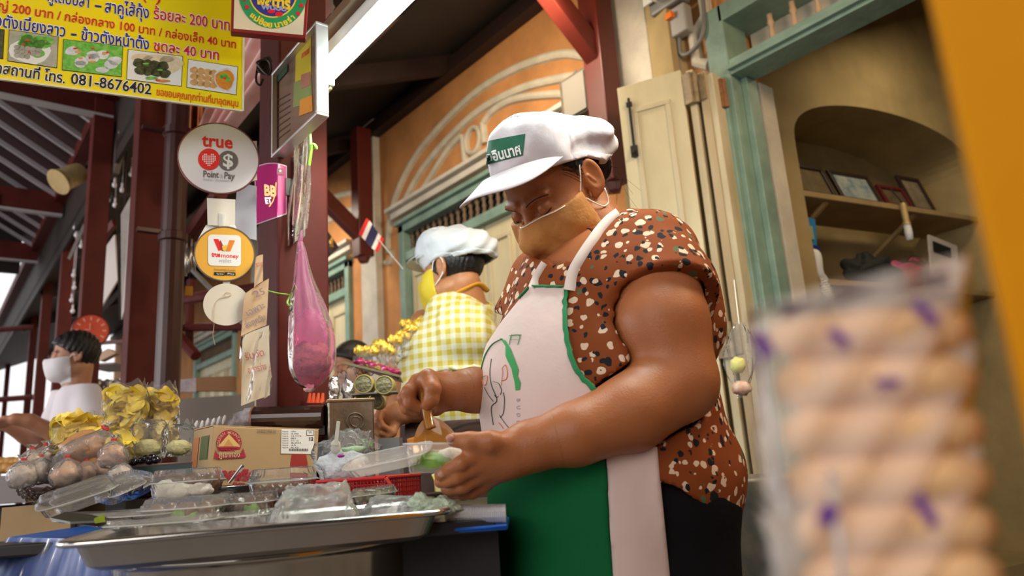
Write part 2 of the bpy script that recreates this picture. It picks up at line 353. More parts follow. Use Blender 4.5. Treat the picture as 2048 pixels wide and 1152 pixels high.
# shop interior: partition wall with an arched niche, seen through the door
r_ = ray(3832, 720); WU = nrm((r_[0], r_[1], 0)); WN = nrm(np.cross(WU, UP)); WO = np.array([2.95, 1.703, 0])
def wl(u, z, d=0): return WO+WU*u+UP*z+WN*d       # d > 0 : towards the viewer (WN faces the room)
if WN@(CAM-WO) < 0: WN = -WN
def niche_wall():
    mb = MB(); n = 28; ua, ub, zs, zt = .27, 1.75, 2.38, 2.68; D = -.45
    arcp = [(ua+(ub-ua)*(.5-.5*math.cos(PI*i/n)), zs+(zt-zs)*math.sin(PI*i/n)**.70) for i in range(n+1)]
    for u0, u1, z0, z1 in ((-.45, ua, 0, 3.8), (ub, 3.4, 0, 3.8), (ua, ub, 0, .3)):
        mb.box(wl((u0+u1)/2, (z0+z1)/2, D/2), (u1-u0, z1-z0, abs(D)), (WU, UP, WN))
    for (a, za), (b, zb) in zip(arcp[:-1], arcp[1:]):
        mb.add([wl(a, za), wl(b, zb), wl(b, 3.8), wl(a, 3.8), wl(a, za, D), wl(b, zb, D)], [(0, 1, 2, 3), (0, 4, 5, 1)])
    mb.box(wl((ua+ub)/2, 1.6, D-.03), (ub-ua+.1, 3.4, .06), (WU, UP, WN)); return mb
struct(niche_wall(), 'wall_back', m_inner)
struct(MB().mm((6.0, -2, 0), (6.1, 2.4, 3.8)), 'wall_side', m_inner)
struct(MB().mm((XF+.22, -2.0, 3.7), (6.1, 2.6, 3.8)), 'ceiling_1', m_inner)
struct(MB().mm((XF+.22, -2.1, 0), (6.1, -2.0, 3.8)), 'wall_near', m_inner)
# ceiling boards of the walkway, slanting down from the facade to the post line
def zc(x): return 3.66-(XF-x)*.42
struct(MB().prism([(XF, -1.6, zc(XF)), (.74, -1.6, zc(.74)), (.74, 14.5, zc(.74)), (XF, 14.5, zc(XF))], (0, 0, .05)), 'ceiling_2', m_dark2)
def beam(name, a, b, w, h, m=None, **k):
    a = np.array(a, float); b = np.array(b, float); t = nrm(b-a); u = np.cross(t, UP); u = nrm(u) if np.linalg.norm(u) > 1e-3 else np.array([1., 0, 0]); v = np.cross(u, t)
    return MB().box((a+b)/2, (np.linalg.norm(b-a), w, h), (t, u, v))
for i, y in enumerate((.9, 2.25, 3.6, 5.0, 6.6, 8.2, 10)):
    struct(beam('', (XF, y, zc(XF)-.05), (.80, y, zc(.80)-.05), .07, .14), 'ceiling_joist' if not i else 'ceiling_joist', m_dark)
struct(beam('', (XF-.05, -1.6, zc(XF)-.12), (XF-.05, 14.5, zc(XF)-.12), .08, .1), 'trim_25', m_dark)
struct(beam('', (1.62, -1.6, zc(1.62)-.07), (1.62, 14.5, zc(1.62)-.07), .07, .12), 'ceiling_purlin', m_dark)

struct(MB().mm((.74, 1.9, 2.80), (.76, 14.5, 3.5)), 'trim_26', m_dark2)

# the rest of the market hall around the viewer: roof and stalls behind, only their shade reaches the picture
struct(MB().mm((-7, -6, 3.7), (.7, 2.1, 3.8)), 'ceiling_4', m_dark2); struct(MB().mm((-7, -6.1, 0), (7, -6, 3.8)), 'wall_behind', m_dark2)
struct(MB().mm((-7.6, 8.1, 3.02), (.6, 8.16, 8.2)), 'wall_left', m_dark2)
# ================================================================== posts, roof over the market side, eaves brackets
def post(px0, px1, py, y, name='post', top=3.2, m=None):
    a = ony(px0, py, y); b = ony(px1, py, y); w = b[0]-a[0]
    o = struct(MB().mm((a[0], y, 0), (b[0], y+w, top)), name, m or m_red, bevel=.004); return a[0], b[0]
PX0, PX1, PY0, PY1 = .638, .772, 1.66, 1.80
struct(MB().mm((PX0, PY0, 0), (PX1, PY1, 2.86)), 'post_1', m_red, bevel=.006)
post(265, 320, 500, 3.3, 'post_2'); post(170, 213, 500, 4.45, 'post_3'); post(121, 149, 560, 6.4, 'post_4', m=m_red)
post(85, 106, 590, 8.0, 'post_5'); post(64, 78, 620, 9.8, 'post_6'); post(-60, -20, 600, 6.4, 'post_7'); post(20, 30, 640, 14, 'post_8')
# round down pipe with brackets
pa = ony(345, 500, 2.95); dp = MB().tube([(pa[0], 2.95, 0), (pa[0], 2.95, 3.1)], .046, 16)
for z in (1.1, 1.9, 2.35, 2.75): dp.lathe([(.046, 0), (.055, .005), (.055, .035), (.046, .04)], (pa[0], 2.95, z), seg=16)
dp.mm((pa[0]-.13, 2.94, 2.36), (pa[0], 2.97, 2.375)).mm((pa[0]-.13, 2.94, 1.93), (pa[0], 2.97, 1.945))
o = build(dp, 'down_pipe', mat('pipe_maroon', (.055, .012, .010), .35, noise_amt=.3), smooth=False); tag(o, 'dark maroon round down pipe standing just right of the broad red post', 'pipe')
# tie beams and the slope of battens
BZ = 3.1
for i, y in enumerate((2.9, 4.45, 6.4, 7.9)):
    struct(MB().mm((-3.6, y+.01, BZ), (.72, y+.09, BZ+.17)), 'tie_beam', m_red)
    struct(MB().mm((-3.6, y-.005, BZ-.014), (.72, y+.055, BZ)), 'tie_beam_strip', mat('pale_strip', (.42, .40, .40), .45))
struct(MB().mm((.66, 1.9, 3.2), (.76, 14, 3.3)), 'plate_beam', m_red)
def rz(x): return 3.22+(.72-x)*.60
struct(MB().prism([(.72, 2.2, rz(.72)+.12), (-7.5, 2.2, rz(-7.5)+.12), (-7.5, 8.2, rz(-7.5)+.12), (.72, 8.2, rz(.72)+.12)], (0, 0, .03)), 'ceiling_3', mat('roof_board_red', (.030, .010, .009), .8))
for i in range(19):
    y = 2.5+i*.30
    struct(beam('', (.70, y, rz(.70)), (-7.3, y, rz(-7.3)), .028, .03), 'roof_batten', m_batten)
for i in range(9):   # clips on the near battens
    for j in range(3):
        y = 2.5+.30*(j+4); x = .55-.17*i
        struct(MB().mm((x-.012, y-.03, rz(x)-.07), (x+.012, y-.01, rz(x)-.02)), 'batten_clip', m_batten)
# bay behind the sign: a strip of hanging tools and slanted boards between post 3 and post 2
m_board = mat('grey_board', (.16, .13, .115), .5, noise_amt=.4)
def quad_board(pts, th, m, name, label, cat, H=None):
    P = [hp(x, y, h) for x, y, h in pts]; n = nrm(np.cross(P[1]-P[0], P[2]-P[0])); o = build(MB().prism(P, n*th), name, m); tag(o, label, cat); return o
quad_board([(247, 212, 3.9), (262, 215, 3.85), (228, 345, 3.9), (203, 362, 3.95)], .03, m_board, 'slanted_board', 'long dark grey board leaning between the red posts below the yellow banner', 'board')
quad_board([(212, 196, 4.0), (232, 200, 3.9), (222, 240, 3.9), (206, 236, 4.0)], .03, m_board, 'slanted_board', 'short grey board tucked up under the edge of the yellow banner', 'board')
quad_board([(246, 236, 3.85), (257, 240, 3.85), (248, 268, 3.85), (236, 266, 3.85)], .04, mat('pale_box', (.6, .5, .38), .5), 'wooden_block', 'pale wooden block high between two red posts', 'block')
quad_board([(272, 394, 3.15), (263, 395, 3.3), (244, 430, 3.3), (245, 640, 3.3), (262, 590, 3.15)], .006, mat('dusty_panel', (.50, .44, .40), .35, noise_amt=.35, nscale=5), 'plastic_sheet', 'tall dusty translucent panel hanging edge-on at the broad red post', 'panel')
quad_board([(232, 470, 4.4), (196, 520, 4.5), (190, 640, 4.5), (238, 560, 4.4)], .01, mat('pale_panel', (.62, .56, .52), .6), 'wall_panel', 'pale wall panel far behind between the red posts', 'panel')
quad_board([(232, 440, 4.2), (201, 480, 4.3), (204, 490, 4.3), (236, 452, 4.2)], .03, m_red2, 'brace_board', 'red diagonal brace board between two red posts', 'brace')
quad_board([(170, 455, 4.3), (178, 445, 4.3), (148, 505, 4.4), (140, 520, 4.4)], .02, m_board, 'slanted_board', 'thin grey board slanting between the second and third red posts from the left', 'board')
quad_board([(118, 450, 6.2), (122, 440, 6.2), (118, 505, 6.2), (104, 520, 6.3)], .02, mat('pale_sheet', (.8, .76, .76), .5), 'sheet', 'small white sheet hanging by the thin left red post', 'sheet')
# glass bulbs strung in the dark bay
m_bulb = mat('bulb_glass', (.75, .72, .78), .12, spec=1.)
for i, (x, y, h) in enumerate([(218, 336, 4.1), (228, 330, 4.1), (216, 362, 4.1), (229, 370, 4.1), (244, 380, 4.1), (258, 300, 4.1), (262, 348, 4.1), (216, 400, 4.2), (230, 410, 4.2), (152, 470, 5), (162, 492, 5), (150, 455, 5), (147, 550, 5), (148, 575, 5), (143, 600, 5), (145, 622, 5)]):
    p = hp(x, y, h); b = MB().ell(p, (.014, .014, .018), nu=8, nv=6).tube([p+UP*.015, p+UP*.045], .006, 6).tube([p+UP*.045, np.array([p[0], p[1], 3.12])], .0012, 4); o = build(b, 'light_bulb', m_bulb, smooth=True)
    tag(o, 'small clear bulb between the red posts, '+(ORD[i]+' of the upper ones' if i < 9 else ORD[i-9]+' of the lower ones on the left'), 'bulb', 'bulbs between the red posts')
w = MB()
for a, b in (((242, 240, 3.95), (236, 420, 3.95)), ((256, 240, 3.95), (246, 470, 3.95)), ((234, 410, 4.0), (240, 640, 4.0))): w.tube([hp(*a), hp(*b)], .006, 5)
tag(build(w, 'hanging_wires', m_dark), 'dark wires hanging straight down between the broad and middle red posts', 'wire')
# brass spotlight
sp = thing('spotlight', 'brass coloured cylindrical spotlight fixed to the side of a dark red post', 'lamp', hp(178, 350, 4.3))
m_brass = mat('old_brass', (.62, .45, .20), .4, metal=.2, noise_amt=.3)
a, b = hp(116, 364, 4.15), hp(172, 340, 4.3); t = nrm(b-a); u = nrm(np.cross(t, UP)); v = np.cross(t, u)
build(MB().lathe([(.083, 0), (.078, .004), (.077, .015), (.070, .03), (.068, .12), (.062, .17), (.03, .185)], a, (u, v, t), 24, cap=True), 'lamp_body', m_brass, sp, smooth=False)
build(MB().disc(a+t*.004, .07, .006, (u, v, t)), 'lens', mat('lamp_lens', (.9, .85, .7), .1), sp)
build(MB().tube([b-t*.02, b+UP*.03, hp(186, 345, 4.4)], .01, 8), 'bracket', m_dark, sp)
# orange-red round plate like a clock with numerals
U, V, N = axes_to(180, 662, 3.78); c = hp(181, 662, 3.78); k = mpp(181, 662, 3.78)
ck = thing('wall_clock', 'round orange-red clock face on a dark post above the woman in white', 'clock', c-UP*k*32)
build(MB().disc(c, 32*k, .03, (U, V, N)), 'face', mat('orange_red', (.62, .08, .035), .4), ck); build(MB().lathe([(32*k, 0), (34*k, .006), (34*k, .03), (32*k, .035)], c-N*.015, (U, V, N), 40), 'rim', m_red2, ck)
mk = MB()
for i in range(12):
    a_ = i*PI/6; mk.box(c+(U*math.sin(a_)+V*math.cos(a_))*24*k+N*.017, (3*k, 7*k, .003), (U*math.cos(a_)-V*math.sin(a_), U*math.sin(a_)+V*math.cos(a_), N))
build(mk, 'hour_marks', mat('pale_red', (.8, .35, .25), .5), ck)
build(MB().box(c+V*7*k-U*1.5*k+N*.019, (2*k, 15*k, .003), (U, V, N)).box(c-U*5*k+V*1*k+N*.019, (11*k, 2*k, .003), (U, V, N)), 'hands', mat('pale_red', (.8, .35, .25), .5), ck)
# yellow tubes beside the pipe
for x0, x1 in ((305, 311), (314, 319)):
    p, q = hp((x0+x1)/2+1, 522, 3.2), hp((x0+x1)/2-1, 612, 3.2); r_ = (x1-x0)/2*mpp(312, 560, 3.2)
    tag(build(MB().tube([p, q], r_, 10), 'yellow_tube', mat('bright_yellow', (.9, .55, .01), .35), smooth=True), ('left' if x0 < 310 else 'right')+' one of two thin yellow tubes hanging between red post and maroon pipe', 'tube', 'yellow tubes beside the pipe')
# wind chime of metal tubes and a little brass tag
wc = thing('wind_chime', 'wind chime of silver tubes hanging left of the gold payment disc', 'wind chime', hp(382, 480, 2.8))
for x, y0, y1 in ((373, 480, 552), (383, 478, 540), (390, 484, 542), (377, 495, 545)): build(MB().tube([hp(x, y0, 2.8), hp(x-1, y1, 2.8)], .0045, 8), 'chime_tube', mat('chime_metal', (.7, .66, .6), .25, metal=.9), wc, smooth=True)
build(MB().tube([hp(380, 470, 2.8), hp(379, 572, 2.8)], .001, 4).tube([hp(360, 474, 2.8), hp(400, 462, 2.8)], .003, 5), 'cord', m_dark, wc)
build(MB().box(hp(378, 582, 2.8), (.028, .036, .012), axes_to(378, 582, 2.8)), 'striker', mat('brass_tag', (.5, .25, .03), .35, metal=.5), wc)
# rails behind
for a, b, r in (((362, 500, 3.2), (440, 385, 2.9), .035), ((362, 600, 4), (520, 575, 3.4), .03), ((362, 655, 4.2), (515, 652, 4.0), .025), ((330, 640, 4.2), (392, 712, 4), .03), ((385, 540, 3.6), (520, 680, 3.2), .012)):
    struct(MB().tube([hp(*a), hp(*b)], r, 8), 'rail_beam', m_red if r > .02 else m_grey)
struct(MB().tube([hp(382, 560, 4.2), hp(378, 700, 4.2)], .025, 8), 'rail_beam', m_red)
# eaves brackets of red timber
def bracket(y, stub_x, zb, zd, label):
    t_ = thing('eaves_bracket', label, 'bracket', (stub_x, y, zb))
    build(MB().mm((stub_x-.06, y-.06, zb+.05), (stub_x+.06, y+.06, zc(stub_x)-.16+(.07 if y > 4 else 0))).lathe([(.0, 0), (.04, .01), (.058, .05), (.06, .08)], (stub_x, y, zb), seg=4), 'stub_post', m_red2, t_, bevel=.006)
    build(beam('', (stub_x-.02, y, zd), (stub_x-.56, y, zd+.45), .08, .11), 'diagonal_brace', m_red2, t_, bevel=.006)
bracket(2.16, 2.44, 2.15, 2.86, 'red timber eaves bracket in front of the near white pilaster')
q_ = ony(727, 528, 4.62); bracket(4.62, q_[0], q_[2], q_[2]+.22, 'red timber eaves bracket with a rounded foot beside the little flag')
# tin box and fuse boxes on the facade
o = thing('junction_box', 'grimy grey metal junction box above the white mesh cap', 'box', onx(1150, 200, XF))
m_rust = mat('rusty_grey', (.16, .14, .11), .6, col2=(.10, .07, .05), nscale=20)
a = onx(1118, 172, 2.42); b = onx(1185, 222, 2.42)
build(MB().mm((2.42, b[1], b[2]+.02), (XF-.03, a[1], a[2]+.02)), 'box_body', m_rust, o, bevel=.006); build(MB().mm((2.41, b[1]+.03, b[2]+.03), (2.42, a[1]-.03, a[2])), 'cover', mat('grey_cover', (.25, .23, .19), .5), o, bevel=.002)
build(MB().tube([(2.5, b[1]-.02, 2.2), (2.5, b[1]-.02, b[2]+.1), (2.5, a[1]-.05, a[2]+.08)], .012, 8), 'conduit', m_grey, o)
em = thing('electric_meter', 'round glass-fronted electricity meter over a grey fuse box with an orange switch', 'meter', (XF, 1.76, 2.78))
build(MB().mm((XF-.10, 1.70, 2.95), (XF-.02, 1.88, 3.16)), 'meter_case', mat('meter_grey', (.20, .20, .19), .4), em, bevel=.012)
build(MB().lathe([(.075, 0), (.075, .05), (.05, .07), (.0, .075)], (XF-.10, 1.78, 3.05), ((0, 1, 0), (0, 0, 1), (-1, 0, 0)), 24), 'glass_cover', film('meter_glass', (.8, .85, .85), .6, .05, 0), em, smooth=True)
build(MB().mm((XF-.125, 1.80, 3.0), (XF-.115, 1.89, 3.12)), 'dial_plate', m_whitep, em); build(MB().mm((XF-.128, 1.82, 3.07), (XF-.125, 1.87, 3.09)), 'dial_window', m_black, em)
build(MB().mm((XF-.08, 1.70, 2.80), (XF-.02, 1.82, 2.94)), 'fuse_box', mat('fuse_grey', (.36, .35, .33), .45), em, bevel=.01); build(MB().mm((XF-.105, 1.755, 2.885), (XF-.08, 1.795, 2.915)), 'orange_switch', mat('orange_plastic', (.9, .22, .01), .35), em, bevel=.004)
build(MB().tube(curve([(XF-.05, 1.77, 2.80), (XF-.05, 1.77, 2.72), (XF-.05, 1.72, 2.70), (XF-.06, 1.64, 2.74), (XF-.05, 1.62, 2.90), (XF-.05, 1.62, 3.3)]), .010, 8).tube([(XF-.05, 1.79, 2.80), (XF-.05, 1.79, 2.66), (XF-.05, 1.78, 2.55)], .008, 8), 'cable', m_grey, em, smooth=True)
# folded shutters beside the shop door
fs = thing('folding_shutter', 'cream folding door leaf opened back with a long black bolt, peeling paint and red tag', 'shutter', (2.38, 2.0, 0))
def leaf(a, b, zt, th, par, m1=m_creamdoor):
    a = np.array([*a, 0.]); b = np.array([*b, 0.]); t = nrm(b-a); n_ = nrm(np.cross(t, UP)); n_ = n_ if n_[0] < 0 else -n_; L = np.linalg.norm(b-a); c = (a+b)/2
    lf = build(MB().box(c+UP*(zt/2+.03), (L, th, zt-.06), (t, n_, UP)), 'leaf', m1, par, bevel=.003)
    for z0, z1 in ((1.35, zt-.12), (.12, 1.2)):
        build(MB().frame(c+UP*(z0+z1)/2+n_*(th/2+.001), t, UP, L-.12, z1-z0, .022, .014, n_), 'panel_moulding', m_cream, lf, bevel=.003)
    return lf, t, n_, c, L
l1, t1, n1, c1, L1 = leaf((2.30, 1.95), (2.42, 1.69), 2.55, .035, fs)
m_iron = mat('black_iron', (.025, .022, .02), .5, metal=.3)
pb = c1+n1*.03-t1*(L1/2-.05)
build(MB().tube([pb+UP*2.48, pb+UP*2.20], .006, 6).box(pb+UP*2.23, (.03, .012, .05), (t1, n1, UP)).tube([pb+UP*2.23, pb+UP*2.23+n1*.03-UP*.02], .007, 6).box(pb+UP*2.45, (.025, .01, .02), (t1, n1, UP)), 'bolt', m_iron, fs)
build(MB().box(c1+n1*.02+t1*(L1/2-.05)+UP*1.72, (.035, .004, .11), (t1, n1, UP)), 'red_tag', mat('red_tape', (.6, .02, .04), .4), fs)
l2, t2, n2, c2, L2 = leaf((2.43, 1.66), (2.56, 1.70), 2.545, .03, fs, m_cream)
l3, t3, n3, c3, L3 = leaf((2.45, 1.615), (2.56, 1.635), 2.52, .035, fs, mat('brown_cream_edge', (.36, .26, .14), .6, col2=(.5, .42, .26), nscale=6, stretch=(1, 1, .2)))
l4 = leaf((2.46, 1.585), (2.545, 1.59), 2.50, .03, fs, m_cream)[0]
for z in (2.38, 1.30):
    build(MB().tube([(2.425, 1.635, z), (2.425, 1.635, z+.14)], .012, 8).mm((2.40, 1.64, z), (2.425, 1.68, z+.14)).mm((2.44, 1.60, z+.01), (2.45, 1.63, z+.13)), 'hinge', mat('painted_hinge', (.36, .27, .15), .5, noise_amt=.5, nscale=30), fs, bevel=.002)
    build(MB().tube([(2.52, 1.56, z-.03), (2.52, 1.56, z+.10)], .011, 8).mm((2.50, 1.56, z-.03), (2.52, 1.60, z+.10)), 'hinge', mat('rusty_hinge', (.34, .15, .06), .6, noise_amt=.5, nscale=30), fs, bevel=.002)
# shelf and things in the niche
m_shelf = mat('shelf_wood', (.42, .29, .13), .6, noise_amt=.3, nscale=5)
for z, u0, u1, lab in ((2.14, .27, 1.75, 'upper wooden shelf in the arched niche with picture frames leaning on it'), (1.695, .27, 1.75, 'lower wooden shelf in the arched niche holding bags')):
    s_ = thing('wall_shelf', lab, 'shelf', wl((u0+u1)/2, z, -.2)); build(MB().box(wl((u0+u1)/2, z, -.2), (u1-u0, .34, .03), (WU, WN, UP)), 'board', m_shelf, s_, bevel=.003)
    for u in (.5, 1.2): build(beam('', wl(u, z-.015, -.06), wl(u-.0, z-.22, -.42), .02, .02), 'bracket', m_shelf, s_)
def pic(u0, u1, z0, h, lean, fm, im, lab, sk=0):
    z0 += .015; c0 = wl(u0, z0, -.06); w_ = u1-u0; n_ = nrm(WN*1+UP*lean); v_ = nrm(UP-WN*lean); t_ = thing('picture_frame', lab, 'picture frame', wl((u0+u1)/2, z0, -.08))
    c = wl((u0+u1)/2, z0, -.07)+v_*h/2
    build(MB().frame(c, WU, v_, w_, h, .02, .02, n_), 'frame', fm, t_, bevel=.002); build(MB().box(c-n_*.004, (w_-.03, h-.03, .006), (WU, v_, n_)), 'picture', im, t_)
m_fr = mat('frame_dark', (.03, .015, .01), .4)
pic(.29, .60, 2.155-.015, .20, .35, m_fr, mat('old_photo', (.20, .15, .08), .3, noise_amt=.4, nscale=20), 'dark framed faded photograph leaning at the left end of the shelf')
pic(.64, .96, 2.14, .20, .35, m_fr, mat('blue_print', (.5, .5, .42), .3, col2=(.12, .2, .25), nscale=14), 'dark framed pale blue landscape print leaning on the shelf')
pic(1.0, 1.22, 2.14, .15, .35, mat('frame_red', (.10, .01, .01), .4), mat('dim_photo', (.16, .12, .07), .3, noise_amt=.5, nscale=20), 'small red framed dim picture on the shelf')
pic(1.22, 1.42, 2.14, .24, .3, m_fr, mat('dim_photo2', (.28, .22, .15), .3, noise_amt=.5, nscale=20), 'dark framed picture at the right end of the shelf, cut off by the orange column')
bt = thing('light_bulb_string', 'brass lamp holder with a white bulb hanging off the shelf edge', 'lamp', wl(1.02, 1.95, .0))
build(MB().lathe([(.012, .1), (.018, .08), (.016, .0), (.022, -.02)], wl(1.02, 2.05, .0), seg=12), 'lamp_holder', m_brass, bt, smooth=True)
build(MB().lathe([(.018, 0), (.02, -.04), (.018, -.08), (.01, -.085)], wl(1.02, 2.03, .0), seg=12), 'bulb', m_whitep, bt, smooth=True)
build(MB().tube([wl(1.02, 2.15, .0), wl(1.02, 2.25, -.05)], .004, 5), 'wire', m_black, bt)
bb = MB().box(wl(.345, 1.93, -.1), (.15, .24, .02), (WU*math.cos(.15)-UP*math.sin(.15), UP*math.cos(.15)+WU*math.sin(.15), WN)); cp = thing('blue_packet', 'bright blue packet with a picture hanging inside the niche', 'packet', wl(.345, 1.8, -.1))
build(bb, 'packet', mat('packet_blue', (.03, .22, .5), .35), cp, bevel=.004); build(MB().box(wl(.34, 1.96, -.085), (.11, .07, .004), (WU, UP, WN)), 'print', mat('packet_print', (.15, .35, .4), .4, col2=(.5, .4, .1), nscale=20), cp); build(MB().box(wl(.36, 1.87, -.085), (.12, .05, .004), (WU, UP, WN)), 'band', mat('packet_navy', (.01, .03, .2), .4), cp)
# coil-corded white handset
ph = thing('telephone_handset', 'white handset with a coiled cord hanging at the niche edge', 'telephone', wl(.32, 1.5, -.05))
build(MB().tube(curve([wl(.30, 1.84, -.05), wl(.31, 1.82, -.02), wl(.32, 1.74, -.03), wl(.36, 1.70, -.04)]), .022, 8), 'handset', m_whitep, ph, smooth=True)
build(MB().tube([wl(.34+.03*math.cos(i*1.2)+i*.0006, 1.72-i*.0022, -.04+.02*math.sin(i*1.2)) for i in range(90)], .006, 5), 'coiled_cord', m_whitep, ph, smooth=True)
def lump(name, c, r, m, seed, label, cat, amp=.25, ax=None, nu=28, nv=18, parent=None, group=None, freq=3.):
    mb = MB().ell((0, 0, 0), (1, 1, 1), None, nu, nv); V_ = []
    A = np.eye(3) if ax is None else np.array(ax)
    for v in mb.v:
        q = Vector(v); k = 1+amp*noise.noise(q*freq*.6+Vector((seed, seed*2, 0)))+amp*.5*noise.noise(q*freq*1.7+Vector((seed, 0, seed)))
        q = q*k; V_.append(np.array(c)+A[0]*q[0]*r[0]+A[1]*q[1]*r[1]+A[2]*q[2]*r[2])
    o = link_mesh(name, V_, mb.f, m, parent, smooth=True)
    if parent is None: tag(o, label, cat, group)
    return o
lump('black_bag', wl(.80, 1.79, -.1), (.17, .08, .08), mat('black_cloth', (.012, .012, .012), .8, bump=.4), 3, 'crumpled black cloth bag on the lower shelf of the niche', 'bag', .5, (WU, WN, UP))
lump('pink_bag', wl(1.12, 1.80, -.1), (.15, .07, .075), film('pink_film', (.75, .05, .25), .25, .25), 5, 'bright pink plastic bag beside the black bag in the niche', 'bag', .5, (WU, WN, UP))
o = thing('notice_card', 'white card with a black heading standing behind the pink bag', 'card', wl(1.36, 1.72, -.05)); build(MB().box(wl(1.36, 1.86, -.05), (.24, .26, .012), (nrm(WU-.2*UP), nrm(UP+.2*WU), WN)), 'card', mat('pale_card', (.5, .45, .42), .5), o); build(MB().box(wl(1.35, 1.93, -.04), (.15, .06, .004), (nrm(WU-.2*UP), nrm(UP+.2*WU), WN)), 'heading', m_black, o)
# small flag on a stick, plaques behind it
fl = thing('flag', 'small Thai flag on a thin white stick, red white and blue stripes', 'flag', hp(783, 505, 3.6))
k = mpp(742, 470, 3.6); U, V, N = axes_to(742, 470, 3.6)
a, b, c, d = hp(733, 436, 3.6), hp(768, 478, 3.6), hp(756, 507, 3.6), hp(717, 469, 3.6)
fc = [((.62, .02, .02), 0, 1/6), ((.8, .78, .76), 1/6, 2/6), ((.02, .02, .09), 2/6, 4/6), ((.8, .78, .76), 4/6, 5/6), ((.62, .02, .02), 5/6, 1)]
for i, (col, s0, s1) in enumerate(fc):
    def fg(u, v, s0=s0, s1=s1):
        s_ = s0+(s1-s0)*u; top = a+(b-a)*s_; bot = d+(c-d)*s_; return top+(bot-top)*v+N*.006*math.sin(s_*5+v*3)+V*.004*math.sin(s_*7)
    build(MB().grid(fg, 5, 6), 'stripe', mat('flag%d' % i, col, .7), fl, smooth=True)
build(MB().tube([hp(756, 478, 3.6), hp(806, 538, 3.6)], .0022, 6), 'stick', m_whitep, fl)

for y_ in (660, 800): struct(MB().tube([hp(-40, y_+2, 7.5), hp(70, y_-6, 7.5)], .03, 8), 'window_bar', m_red)
# ================================================================== signs on and around the broad post
class Pl:
    def __init__(s, o, N): s.o = np.array(o, float); s.N = nrm(N); s.N = s.N if s.N@(CAM-s.o) > 0 else -s.N
    def at(s, x, y, off=0.):
        r = ray(x, y); return CAM+r*(((s.o+s.N*off-CAM)@s.N)/(r@s.N))
    def line(s, t, pL, pR, hpx, m, par, name='lettering', bold=0., off=.0012, size=None, fit=True, **k):
        a = s.at(*pL, off); b = s.at(*pR, off); U = nrm(b-a); V = nrm(np.cross(s.N, U)); c = (a+b)/2
        e = s.at((pL[0]+pR[0])/2, (pL[1]+pR[1])/2-hpx, off); sz = abs((e-c)@V)*1.32
        return text(t, sz, c, U, V, s.N, m, par, name, bold, fitw=np.linalg.norm(b-a) if fit else None, lift=0, **k)
    def quad(s, pts, m, par, name, th=.002, off=.0, **k):
        P = [s.at(*p, off) for p in pts]; return build(MB().prism(P, -s.N*th), name, m, par, **k)
    def blob(s, cx, cy, rx, ry, off=.0015, n=18, rot=0., wob_=0.):
        c = s.at(cx, cy, off); out = []
        for i in range(n):
            a = 2*PI*i/n; w = 1+wob_*math.sin(a*3+cx)+wob_*.6*math.sin(a*5+cy); x = math.cos(a)*rx*w; y = math.sin(a)*ry*w
            out.append(s.at(cx+x*math.cos(rot)-y*math.sin(rot), cy+x*math.sin(rot)+y*math.cos(rot), off))
        return out
def poly(mb, pts): mb.add(pts, [tuple(range(len(pts)))]); return mb
c_blue = mat('ink_blue', (.015, .02, .26), .4); c_red = mat('ink_red', (.62, .012, .03), .4); c_blk = mat('ink_black', (.012, .012, .012), .4); c_wht = mat('ink_white', (.85, .85, .82), .4); c_or = mat('ink_orange_red', (.72, .07, .01), .4)
r_ = ray(4145, 698); BU = nrm((r_[0], r_[1], 0)); BN = np.cross(BU, UP)
yb = Pl(hp(485, 222, 1.5), BN)
yb.N = -yb.N if yb.N@(CAM-yb.o) < 0 else yb.N
ban = thing('banner', 'bright yellow food price banner with Thai lettering and a row of dish photographs', 'banner', yb.at(250, 180))
TL = yb.at(-320, -200); 
build(MB().prism([yb.at(485, 222), yb.at(490, -120), yb.at(-300, -260), yb.at(-300, 119)], -yb.N*.006), 'panel', mat('banner_yellow', (.86, .70, .0), .38, noise_amt=.06, nscale=3), ban)
build(MB().tube([yb.at(485, 222, .001), yb.at(-300, 119, .001)], .003, 5).tube([yb.at(486, 222, .001), yb.at(490, -120, .001)], .0025, 5), 'edge_hem', mat('hem_white', (.75, .7, .5), .6), ban)
def tx(t, a, b, h, m, bold=.045, out=True):
    sz = 1
    if out:
        yb.line(t, a, b, h, c_wht, ban, 'lettering_outline', bold=bold*1.9*yb_k, off=.0008)
    yb.line(t, a, b, h, m, ban, 'lettering', bold=bold*.55*yb_k)
yb_k = .022
tx('คูเตบปลา', (96, -8), (178, 6), 24, c_blue); tx('-', (190, 9), (203, 11), 24, c_blue, out=False)
tx('สาคูไส้กุ้ง', (210, 14), (298, 27), 25, c_blue); tx('ร้อยละ 200 บาท', (308, 28), (460, 52), 23, c_red)
tx('ญ่ 200 บาท / กล่องกลาง 100 บาท / กล่องเล็ก 40 บาท', (-4, 12), (472, 90), 18, c_red, .03, out=False)
tx('วตังเมี่ยงลาว', (-8, 42), (131, 64), 25, c_blue); tx('-', (142, 66), (153, 67), 24, c_blue, out=False)
tx('ข้าวตังหน้าตั้ง', (163, 70), (298, 90), 24, c_blue); tx('ชุดละ 40 บาท', (308, 92), (438, 112), 21, c_red)
tx('กสถานที่ โทร.', (-10, 136), (130, 158), 22, c_blk); tx('081-8676402', (142, 158), (303, 180), 23, c_blk)
tx('ขอขอบคุณทุกท่านที่มาอุดหนุน', (313, 184), (477, 208), 15, c_or, .03, out=False); tx('(  )', (285, -12), (322, -4), 22, c_red, out=False)
